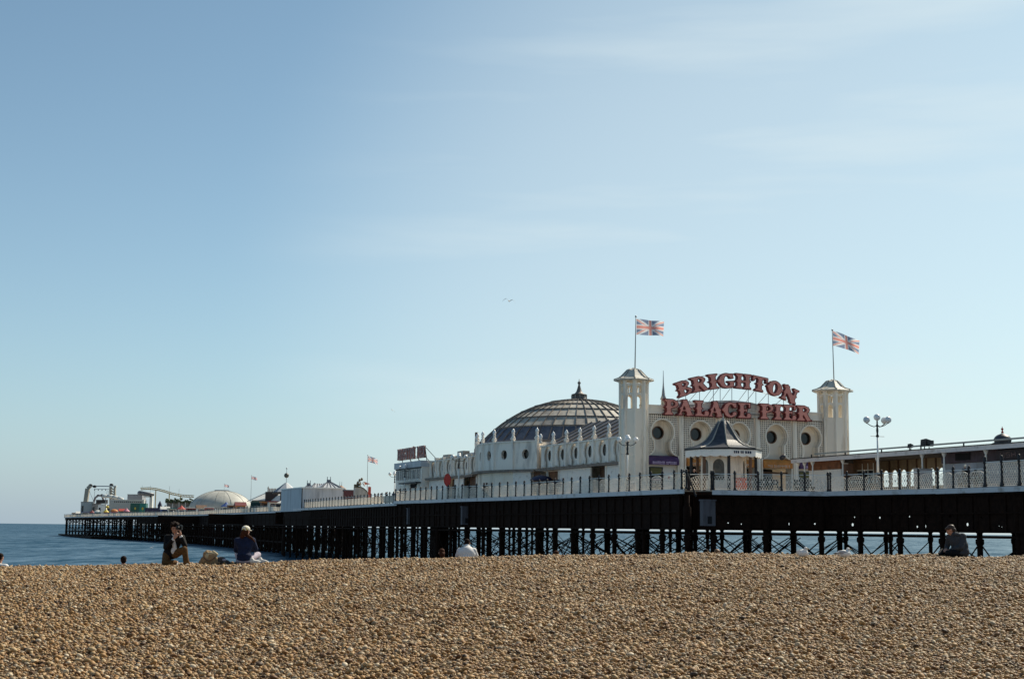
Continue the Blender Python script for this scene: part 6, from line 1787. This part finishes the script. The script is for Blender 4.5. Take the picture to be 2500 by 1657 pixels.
# --- seated woman seen from behind
wx,wy=at(594,1373,35.0).x,35.1; wz=gz(wx,wy)+0.01
Wn=thing('person','person in a white cap and navy jacket sitting with back turned','person',(wx,wy,wz))
pel=(0,0,0.13); che=(-0.01,0.05,0.42); nck=(-0.02,0.03,0.62); sl=(-0.19,0.07,0.555); sr=(0.17,0.06,0.565)
hc=Vector((0.015,0.05,0.79)); hq=qd((0.45,0.85,-0.1))
el_=(-0.24,0.2,0.33); wl=(-0.1,0.38,0.30); er_=(0.235,0.2,0.36); wr=(0.12,0.38,0.34)
hl=(-0.1,0.05,0.12); kl=(-0.24,0.42,0.24); al=(-0.02,0.58,0.06); hr=(0.1,0.05,0.12); kr=(0.26,0.40,0.22); ar_=(0.05,0.6,0.06)
body=torso_prims(pel,che,nck,sr,sl,0,0.92)+limb(sl,el_,wl,ARM)+limb(sr,er_,wr,ARM)+limb(hl,kl,al,LEGR)+limb(hr,kr,ar_,LEGR)
body+=[('cap',nck,hc+Vector((0,0,-0.06)),0.046,0.044)]+head_prims(hc,hq,1.02)+hand_prims(wl,(0.5,0.6,0.1),(0,0,-1),1,0.5)+hand_prims(wr,(-0.5,0.6,0.1),(0,0,-1),-1,0.5)
blob('body',body,0.0095,SKIN,Wn,2); eyes(Wn,hc,hq)
T=lambda x,y,z:hc+hq@Vector((x,y,z))
blob('hair',[('ell',T(0,-0.035,0.0),(0.088,0.088,0.095),hq),('cap',T(0,-0.095,-0.03),T(-0.02,-0.11,-0.13),0.07,0.06),('cap',hc+Vector((0.03,-0.03,-0.10)),hc+Vector((0.15,-0.05,-0.17)),0.045,0.034),('cap',hc+Vector((0.15,-0.05,-0.17)),hc+Vector((0.225,-0.05,-0.25)),0.034,0.014),('ell',hc+Vector((-0.09,-0.02,-0.03)),(0.035,0.06,0.08))],0.011,HAIRR,Wn,2)
CAP=pm('white_cap_cloth',(0.72,0.68,0.56),0.8,var=0.05,scale=10)
blob('cap',[('ell',T(0,-0.015,0.055),(0.095,0.112,0.082),hq),('ell',T(0,0.105,0.03),(0.075,0.085,0.014),hq),('ell',T(0,-0.075,0.02),(0.075,0.05,0.055),hq)],0.010,CAP,Wn,2)
for px_,pz_ in ((0.02,0.06),(-0.035,0.03),(0.05,0.025)): MB().ball(hc+Vector((px_-0.01,-0.105-0.02*(pz_<0.04),pz_+0.02)),0.018,1,0.35,1.1,8,5).build('cap_badge',YELLOW,Wn,True)
jk=torso_prims(pel,che,nck,sr,sl,0.024,0.98)+limb(sl,el_,Vector(el_).lerp(Vector(wl),0.9),ARM,0.026)+limb(sr,er_,Vector(er_).lerp(Vector(wr),0.9),ARM,0.026)+[('cap',(-0.06,0.02,0.62),(0.05,0.02,0.62),0.05,0.05),('ell',(0,-0.01,0.2),(0.185,0.145,0.1))]
blob('jacket',jk,0.013,DENIM,Wn,3)
blob('red_hem',[('ell',(0,0.0,0.13),(0.178,0.148,0.035))],0.011,pm('dark_red_knit',(0.14,0.012,0.014),0.8),Wn,1)
blob('trousers',limb(hl,kl,Vector(kl).lerp(Vector(al),0.95),LEGR,0.02)+limb(hr,kr,Vector(kr).lerp(Vector(ar_),0.95),LEGR,0.02)+[('ell',(0,0.03,0.075),(0.215,0.17,0.085))],0.013,PALE,Wn,3)
shoe(al,(0.2,0.95,0),SHOEW,Wn); shoe(ar_,(0.3,0.95,0),SHOEW,Wn)
# her loose shoes
for dx,dy,yaw,lab in ((0.285,-0.05,0.2,'pale shoe lying close beside the seated person in the white cap'),(0.46,0.0,-0.5,'pale shoe lying apart on the crest to the right of the seated person')):
    x_,y_=wx+dx,wy+dy; o=thing('shoe',lab,'shoe',(x_,y_,gz(x_,y_)+0.05),yaw,'loose shoes on the shingle')
    blob('upper',[('cap',(-0.1,0,0.03),(0.05,0,0.01),0.05,0.05),('cap',(0.05,0,0.01),(0.13,0,0.0),0.05,0.035),('ell',(-0.09,0,0.07),(0.05,0.045,0.05))],0.011,SHOEW,o,2); MB().box(-0.15,0.16,-0.045,0.045,-0.05,-0.03).build('sole',pm('tan_sole',(0.35,0.28,0.2)),o)
# canvas bag and dark bag
bx,by=at(511,1376,34.9).x,34.95; bz=gz(bx,by)
Bg=thing('bag','slumped beige canvas bag between the two people on the crest','bag',(bx,by,bz))
BAGM=pm('beige_canvas',(0.30,0.20,0.105),0.85,var=0.15,scale=5,bump=0.3,bscale=18)
blob('bag_body',[('box',(-0.03,0,0.17),(0.135,0.085,0.13),Quaternion((0,1,0),0.12)),('cap',(-0.21,0,0.055),(0.17,0,0.055),0.06,0.07),('cap',(-0.155,0,0.12),(0.14,0,0.12),0.075,0.075),('cap',(-0.08,0,0.315),(0.10,0.01,0.275),0.045,0.05),('ell',(0.06,-0.02,0.20),(0.11,0.09,0.12)),('cap',(-0.12,-0.05,0.10),(-0.07,-0.05,0.30),0.05,0.035)],0.014,BAGM,Bg,3)
blob('folded_cloth',[('cap',(0.08,-0.03,0.315),(0.16,-0.02,0.255),0.035,0.04),('ell',(0.03,-0.06,0.27),(0.08,0.04,0.045)),('ell',(-0.06,-0.07,0.22),(0.05,0.04,0.07))],0.011,pm('pale_canvas',(0.50,0.40,0.24),0.85,var=0.12,scale=6),Bg,2)
m=MB(); pts=[Vector((-0.15+0.3*k/10,-0.1,0.2-0.10*math.sin(math.pi*k/10))) for k in range(11)]; m.path(pts,0.012,6); m.build('strap',BROWN,Bg,fix=False)
b2x=bx+0.31; B2=thing('bag','small dark bag slumped against the beige canvas bag','bag',(b2x,by+0.03,gz(b2x,by+0.03)))
blob('bag_body',[('cap',(-0.14,0,0.06),(0.14,0,0.035),0.075,0.05),('ell',(-0.05,0,0.12),(0.12,0.09,0.075)),('ell',(0.05,0,0.06),(0.12,0.08,0.06))],0.013,pm('charcoal_bag',(0.055,0.045,0.042),0.85,var=0.25,scale=8),B2,3)
blob('cloth_scrap',[('ell',(0.03,-0.04,0.115),(0.06,0.05,0.035))],0.011,PALE,B2,2)

# --- hooded sitter at the right, looking down to the left
hx,hy=at(2336,1356,35.0).x,35.0; hz=gz(hx,hy)+0.01
Hd=thing('person','person in a dark grey hoodie sitting hunched with head bowed','person',(hx,hy,hz))
pel=(0.10,0,0.12); che=(0.05,0.03,0.38); nck=(-0.045,0.03,0.56); sl=(-0.12,0.13,0.47); sr=(0.13,-0.06,0.49)
hc=Vector((-0.115,0.05,0.645)); hq=qd((-0.80,0.25,-0.55))
el_=(-0.16,0.22,0.26); wl=(-0.20,0.12,0.2); er_=(0.06,-0.16,0.24); wr=(-0.14,-0.02,0.17)
hl=(0.02,0.09,0.10); kl=(-0.28,0.22,0.13); al=(-0.42,-0.02,0.05); hr=(0.04,-0.07,0.10); kr=(-0.25,-0.14,0.10); ar_=(-0.05,0.12,0.05)
body=torso_prims(pel,che,nck,sl,sr)+limb(sl,el_,wl,ARM)+limb(sr,er_,wr,ARM)+limb(hl,kl,al,LEGR)+limb(hr,kr,ar_,LEGR)
body+=[('cap',nck,hc+Vector((0.03,0,-0.05)),0.052,0.05)]+head_prims(hc,hq,1.05)+hand_prims(wl,(-0.5,-0.6,-0.2),(0,0,-1),1,0.5)+hand_prims(wr,(-0.9,0.2,0),(0,0,-1),-1,0.5)
blob('body',body,0.0095,SKIN,Hd,2); eyes(Hd,hc,hq,1.05)
T=lambda x,y,z:hc+hq@Vector((x,y,z))
blob('hair',[('ell',T(0,-0.025,0.045),(0.088,0.105,0.085),hq),('ell',T(0,-0.06,-0.02),(0.08,0.06,0.08),hq),('ell',T(0,0.055,0.085),(0.06,0.045,0.03),hq)],0.011,pm('dark_brown_hair',(0.045,0.022,0.012),0.55,var=0.3,scale=30),Hd,1)
jk=torso_prims(pel,che,nck,sl,sr,0.035,1.05)+limb(sl,el_,Vector(el_).lerp(Vector(wl),0.95),ARM,0.028)+limb(sr,er_,Vector(er_).lerp(Vector(wr),0.95),ARM,0.028)+[('ell',(0.08,0,0.10),(0.205,0.19,0.085)),('ell',(0.16,0,0.26),(0.12,0.15,0.18))]
blob('hoodie',jk,0.014,HOOD,Hd,3)
blob('hood',[('ell',(0.03,0.0,0.545),(0.125,0.12,0.055),Quaternion((0,1,0),0.45)),('ell',(0.095,0.0,0.49),(0.075,0.10,0.07)),('cap',(-0.05,-0.09,0.55),(0.06,-0.10,0.53),0.03,0.035)],0.013,HOOD,Hd,3)
blob('trousers',limb(hl,kl,Vector(kl).lerp(Vector(al),0.95),LEGR,0.02)+limb(hr,kr,Vector(kr).lerp(Vector(ar_),0.95),LEGR,0.02)+[('ell',(0.06,0.0,0.075),(0.2,0.17,0.085))],0.013,BLK,Hd,3)
shoe(al,(-0.9,-0.3,0),BLK,Hd); shoe(ar_,(-0.3,0.9,0),BLK,Hd)
# --- simple sitters beyond the crest, mostly hidden
def sitter(px, ytop, Y, label, shirt, hairm, bow=0.1, yaw=0.0, hair_long=False, scale=1.0, hd=0.0, wide=1.0):
    p=at(px,ytop,Y); zt=p.z
    g=gz(p.x,p.y)
    o=thing('person',label,'person',(p.x,p.y,g),yaw,'people sitting below the crest')
    H=max(0.35,zt-g)
    off=H-(0.92-hd)*scale
    z=lambda v:(v*scale+off)
    f=bow
    pel=(0,0,z(0.1)); che=(0,0.05+f*0.3,z(0.40)); nck=(0,0.08+f*0.7,z(0.60)); sh=0.45 if hd>0 else 0.545; sl=(-0.2*wide,0.06+f*0.6,z(sh)); sr=(0.2*wide,0.06+f*0.6,z(sh))
    hc=Vector((0,0.10+f*1.0,z(0.80-hd))); hq=qd((0.05,1,-0.15-f*2.2))
    el_=(-0.27,0.22,z(0.30)); er_=(0.27,0.22,z(0.30)); wl=(-0.1,0.4,z(0.27)); wr=(0.1,0.4,z(0.27))
    hl=(-0.1,0.05,z(0.1)); hr=(0.1,0.05,z(0.1)); kl=(-0.18,0.42,z(0.42)); kr=(0.18,0.42,z(0.42)); al=(-0.12,0.62,z(0.06)); ar2=(0.12,0.62,z(0.06))
    body=torso_prims(pel,che,nck,sr,sl)+limb(sl,el_,wl,ARM)+limb(sr,er_,wr,ARM)+limb(hl,kl,al,LEGR)+limb(hr,kr,ar2,LEGR)+[('cap',nck,hc+Vector((0,0,-0.06)),0.052,0.05)]+head_prims(hc,hq,1.03)+hand_prims(wl,(0.6,0.5,0),(0,0,-1),1)+hand_prims(wr,(-0.6,0.5,0),(0,0,-1),-1)
    blob('body',body,0.0105,SKIN,o,2)
    T=lambda x,y,zz:hc+hq@Vector((x,y,zz))
    hp=[('ell',T(0,-0.028,0.045),(0.087,0.102,0.082),hq),('ell',T(0,-0.06,-0.015),(0.08,0.058,0.08),hq)]
    if hair_long: hp+=[('cap',T(0,-0.08,-0.05),hc+Vector((0.03,-0.05,-0.3)),0.075,0.05)]
    blob('hair',hp,0.012,hairm,o,1)
    blob('top',torso_prims(pel,che,nck,sr,sl,0.028,1.08)+limb(sl,el_,Vector(el_).lerp(Vector(wl),0.4),ARM,0.03)+limb(sr,er_,Vector(er_).lerp(Vector(wr),0.4),ARM,0.03)+[('ell',(0,0,z(0.14)),(0.19,0.15,0.12))]+([('ell',(0,0.05+f*0.4,z(0.36)),(0.26,0.17,0.20)),('ell',(0,0.08+f*0.6,z(0.50)),(0.17,0.12,0.09))] if hd>0 else []),0.015,shirt,o,3)
    blob('trousers',limb(hl,kl,al,LEGR,0.02)+limb(hr,kr,ar2,LEGR,0.02)+[('ell',(0,0.02,z(0.08)),(0.19,0.15,0.09))],0.016,BLK,o,2)
    return o
sitter(1139,1316,41.5,'person in a white shirt sitting with back turned and head bowed',TEE,HAIRB,0.14,-0.05,hd=0.15,wide=1.0)
sitter(1080,1339,41.5,'person with long dark hair sitting close left of the white shirt',BLK,HAIRR,0.02,0.2,True)
sitter(303,1357,41.0,'person with dark hair, only head and shoulder showing over the crest',BLK,HAIRB,0.03,0.35)
sitter(-4,1350,41.0,'person in a white top cut off by the left edge of the picture',TEE,HAIRB,0.03,-0.2)
sitter(1361,1344,43.5,'person with reddish hair, only the head showing before a pier leg',BROWN,HAIRR,0.0,0.5)
sitter(1725,1340,43.5,'person with black hair, left of two heads peeping over the crest',BLK,HAIRB,0.0,0.1)
sitter(1750,1340,43.6,'person with light brown hair, right of two heads peeping over the crest',BROWN,pm('light_brown_hair',(0.22,0.11,0.045),0.55,var=0.3,scale=30),0.0,-0.3)
sitter(1696,1346,44.0,'person whose fair head barely shows left of the two heads',PALE,pm('fair_hair',(0.30,0.18,0.09),0.55,var=0.2,scale=30),0.0,0.2)
sitter(2248,1351.5,44.0,'person with black hair whose head just breaks the crest near the hoodie',BLK,HAIRB,0.0,0.6)
sitter(2229,1352,44.4,'person with brown hair whose head just breaks the crest, farther left of the hoodie',BROWN,HAIRR,0.0,0.4)

# --- walkers and leaners on the deck (standing figure reused)
def stander():
    o=thing('person','person','person',(0,0,0))
    pel=(0,0,0.93); che=(0,0.0,1.25); nck=(0,0.01,1.47); sl=(0.19,0,1.40); sr=(-0.19,0,1.40)
    hc=Vector((0,0.02,1.63)); hq=qd((0,1,-0.05))
    el_=(0.25,-0.02,1.12); wl=(0.22,0.14,0.92); er_=(-0.25,-0.02,1.12); wr=(-0.22,0.12,0.92)
    hl=(0.09,0,0.90); hr=(-0.09,0,0.90); kl=(0.10,0.06,0.5); kr=(-0.10,-0.02,0.5); al=(0.10,0.02,0.08); ar2=(-0.10,-0.12,0.08)
    body=torso_prims(pel,che,nck,sl,sr)+limb(sl,el_,wl,ARM)+limb(sr,er_,wr,ARM)+limb(hl,kl,al,LEGR)+limb(hr,kr,ar2,LEGR)+[('cap',nck,hc+Vector((0,0,-0.05)),0.05,0.05)]+head_prims(hc,hq,1.0)+hand_prims(wl,(0,0.3,-0.9),(-1,0,0),1)+hand_prims(wr,(0,0.3,-0.9),(1,0,0),-1)
    blob('body',body,0.014,SKIN,o,2)
    T=lambda x,y,zz:hc+hq@Vector((x,y,zz))
    blob('hair',[('ell',T(0,-0.028,0.045),(0.085,0.10,0.08),hq),('ell',T(0,-0.06,-0.015),(0.078,0.055,0.08),hq)],0.016,HAIRB,o,1)
    blob('jacket',torso_prims(pel,che,nck,sl,sr,0.025,1.05)+limb(sl,el_,Vector(el_).lerp(Vector(wl),0.9),ARM,0.025)+limb(sr,er_,Vector(er_).lerp(Vector(wr),0.9),ARM,0.025),0.02,JKT,o,2)
    blob('trousers',limb(hl,kl,al,LEGR,0.02)+limb(hr,kr,ar2,LEGR,0.02)+[('ell',pel,(0.17,0.13,0.12))],0.02,BLK,o,2)
    blob('shoe',[('cap',(0.10,-0.03,0.045),(0.10,0.14,0.04),0.045,0.04)],0.014,BLK,o,1); blob('shoe',[('cap',(-0.10,-0.17,0.045),(-0.10,0.0,0.04),0.045,0.04)],0.014,BLK,o,1)
    return o
ST=stander()
COLS={'black':BLK,'navy':NAVY,'grey':GREY,'white':TEE,'maroon':pm('dark_red_knit',(0.14,0.012,0.014)),'brown':BROWN,'tan':pm('tan_coat',(0.32,0.22,0.13),0.8),'red':RED}
def deck_y(px):
    for s_ in np.arange(60, 575, 0.5):
        w=PW(edge_at(s_)+1.6, s_)
        if w.x/w.y*FPX+1250 <= px: return w.y
    return PW(1, 574).y
def walker(px, Y, label, top, hair=HAIRB, rz=0.0, dz=0.0, first=[True], sc=1.0):
    if px < 700: Y = deck_y(px) + (px*7 % 5)
    p=at(px,1200,Y)
    o=ST if first[0] else dup(ST,(0,0,0))
    first[0]=False
    o.location=(p.x,p.y,DECK+dz); o.rotation_euler=(0,0,rz); o['label']=label; o['group']='people on the pier deck'; o.scale=(sc,sc,sc)
    for c in o.children:
        nm=c.name.split('.')[0]
        mt={'jacket':COLS[top],'hair':hair}.get(nm)
        if mt:
            c.material_slots[0].link='OBJECT'; c.material_slots[0].material=mt
    return o
walker(1695,109.6,'bald person leaning at the railing left of the kiosk','black',SKIN,2.9,-0.08)
walker(2358,99.3,'person in black wearing a pale cap behind the right railing','black',pm('white_cap_cloth',(0.72,0.68,0.56)),0.3,0.0)
walker(2383,99.0,'shorter dark-haired person beside the pale-capped one','black',HAIRB,0.2,-0.28)
walker(1182,150,'person in black standing before the cream arcade panels','black',HAIRB,1.2)
walker(1188,150.3,'person in a tan coat beside the one in black','tan',HAIRR,1.0)
walker(849,228,'person in maroon at the left end of the close-posted railing','maroon',HAIRB,0.5)
walker(857,228,'person in navy at the close-posted railing','navy',HAIRB,0.5)
walker(869,222,'person in dark maroon below the ornate hut','maroon',HAIRR,2.5)
walker(877,219,'person in brown below the ornate hut','brown',HAIRB,2.0)
walker(889,216,'person in white beside the flagpole','white',HAIRB,2.2)
walker(917,207,'person in brown right of the red banner','brown',HAIRR,2.2)
walker(923,205,'person in maroon right of the red banner','maroon',HAIRB,2.0)
walker(930,203,'person in tan walking along the close-posted railing','tan',HAIRB,1.6)
walker(945,198,'person in black near the slim lamp post','black',HAIRB,1.9,0.1)
walker(961,192,'person in navy just left of the end block','navy',HAIRB,2.6)
walker(985,178,'person in maroon in front of the end block','maroon',HAIRB,2.6)
for px,Y,lab,c in ((508,345,'in black below the pale dome','black'),(517,343,'in maroon below the pale dome','maroon'),(528,342,'in white below the pale dome','white'),(544,338,'in navy under the dome flagpole','navy'),(556,336,'in brown right of the dome flagpole','brown'),(571,332,'in tan near the far railing','tan'),(582,330,'in black near the far railing','black'),(590,328,'in grey left of the green awning','grey'),(604,324,'in maroon left of the green awning','maroon'),(665,296,'in brown between the green awning and the shed','brown'),(673,294,'in black between the green awning and the shed','black'),(425,418,'in white under the leafy canopy','white'),(447,414,'in navy under the leafy canopy','navy'),(488,400,'in maroon under the leafy canopy','maroon'),(184,545,'in black at the tip of the pier','black'),(190,540,'in grey at the tip of the pier','grey'),(226,525,'in maroon at the pier head','maroon'),(322,480,'in navy beside the green kiosk','navy')):
    walker(px,Y,'person '+lab,c,HAIRB,random.uniform(0,6))

# ------------------------------------------------------------------ gulls
GW=pm('gull_white',(0.78,0.76,0.72),0.7,var=0.04,scale=12); GG=pm('gull_grey',(0.36,0.37,0.39),0.7,var=0.08,scale=12); GBK=pm('beak_yellow',(0.55,0.36,0.08),0.5); GBT=pm('gull_black',(0.02,0.02,0.02),0.6)
def hit(px,py):
    y=20.0
    while y<36:
        p=at(px,py,y)
        if p.z<=gz(p.x,p.y)+0.02: return p.x,y
        y+=0.05
    return at(px,py,34).x,34.0
def sitting_gull(px, py, label, yaw, turn=0.0, sc=0.92):
    x,y=hit(px,py); g=gz(x,y)
    o=thing('gull',label,'gull',(x,y,g+0.055),yaw,'gulls resting on the shingle'); o.scale=(sc,sc,sc)
    hc=Vector((0.085,0.0,0.205)); 
    blob('body',[('ell',(0,0,0.09),(0.15,0.10,0.095)),('cap',(-0.06,0,0.095),(-0.20,0,0.085),0.065,0.022),('cap',(0.09,0,0.11),hc,0.055,0.036),('ell',hc+Vector((0.01,0,0.0)),(0.047,0.038,0.038)),('ell',(0.08,0,0.09),(0.075,0.072,0.078))],0.008,GW,o,2)
    for s in (-1,1):
        blob('wing',[('ell',(-0.035,s*0.066,0.115),(0.13,0.028,0.055),Quaternion((0,1,0),0.12)),('cap',(-0.10,s*0.055,0.115),(-0.225,s*0.02,0.11),0.032,0.01)],0.008,GG if turn<0.5 else GW,o,2)
    blob('tail_tip',[('cap',(-0.20,0,0.10),(-0.285,0,0.095),0.018,0.007)],0.006,GBT,o,1)
    d=Vector((math.cos(turn),math.sin(turn),-0.12)); MB().tube(hc+d*0.045,hc+d*0.105,0.012,0.003,8).build('beak',GBK,o,True)
    for s in (-1,1): MB().ball(hc+Vector((0.03,s*0.036,0.008)),0.006,1,1,1,6,4).build('eye',GBT,o,True)
    MB().tube((0.02,0.03,-0.02),(0.02,0.03,0.05),0.008,0.008,6).build('leg',GBK,o); MB().tube((0.02,-0.03,-0.02),(0.02,-0.03,0.05),0.008,0.008,6).build('leg',GBK,o)
sitting_gull(1961,1363,'plump white gull resting on the crest, left of the two',-1.1,0.6)
sitting_gull(2062,1364,'gull with folded wings and brownish head resting, right of the two',0.1,0.0)
def flying_gull(px, py, Y, label, span, roll, yaw, bend):
    p=at(px,py,Y); o=thing('gull',label,'gull',p,yaw,'gulls in the air')
    k=span/1.3
    b=[('ell',(0,0,0),(0.19*k,0.055*k,0.055*k)),('cap',(0.12*k,0,0.01*k),(0.21*k,0,0.02*k),0.045*k,0.034*k),('cap',(-0.12*k,0,0),(-0.28*k,0,0),0.04*k,0.02*k)]
    blob('body',b,0.012*k,GW,o,2)
    for s in (-1,1):
        m=MB(); N=9
        up=[];lo=[]
        for i in range(N+1):
            f=i/N; yy=s*0.65*k*f*(0.96 if f>0.5 else 1); zz=k*(bend[0 if s>0 else 1]*math.sin(math.pi*min(1,f*1.1)*0.62)-bend[2]*max(0,f-0.45)**1.3)
            ch=0.10*k*(1-f**2.2)+0.008*k; sw=-0.10*k*max(0,f-0.4)
            for dz_ in (0.008*k*(1-f*0.7),-0.006*k*(1-f*0.7)):
                m.v+= [(0.05*k+ch*0.45+sw,yy,zz+dz_),(0.05*k-ch+sw,yy,zz+dz_)]
        for i in range(N):
            a=i*4; c=a+4
            m.f+=[(a,a+1,c+1,c),(a+2,c+2,c+3,a+3),(a,c,c+2,a+2),(a+1,a+3,c+3,c+1)]
        m.f.append((N*4,N*4+1,N*4+3,N*4+2)); m.mi=[0]*len(m.f)
        m.build('wing',GG,o,True)
    MB().tube((0.235*k,0,0.015*k),(0.29*k,0,0.008*k),0.012*k,0.004*k,6).build('beak',GBK,o,True)
    o.rotation_euler=(roll,0,yaw)
flying_gull(1243,735,60,'gull gliding high in the middle of the sky',0.62,0.12,rad(75),(0.26,0.20,0.75))
flying_gull(958,1001,110,'small dark gull flying lower over the pier',0.62,0.6,rad(70),(0.10,0.10,0.25))
p=at(370,1338,1.0); d=(p-Vector((0,0,EYE))); t=-EYE/d.z; p=Vector((0,0,EYE))+d*t
o=thing('gull','white gull floating on the sea left of the photographer','gull',(p.x,p.y,0.0),0.4)
blob('body',[('ell',(0,0,0.1),(0.30,0.15,0.15)),('cap',(0.2,0,0.15),(0.28,0,0.36),0.1,0.07),('cap',(-0.2,0,0.14),(-0.45,0,0.2),0.1,0.03)],0.02,GW,o,2); MB().tube((0.33,0,0.36),(0.43,0,0.34),0.02,0.008,6).build('beak',GBK,o)
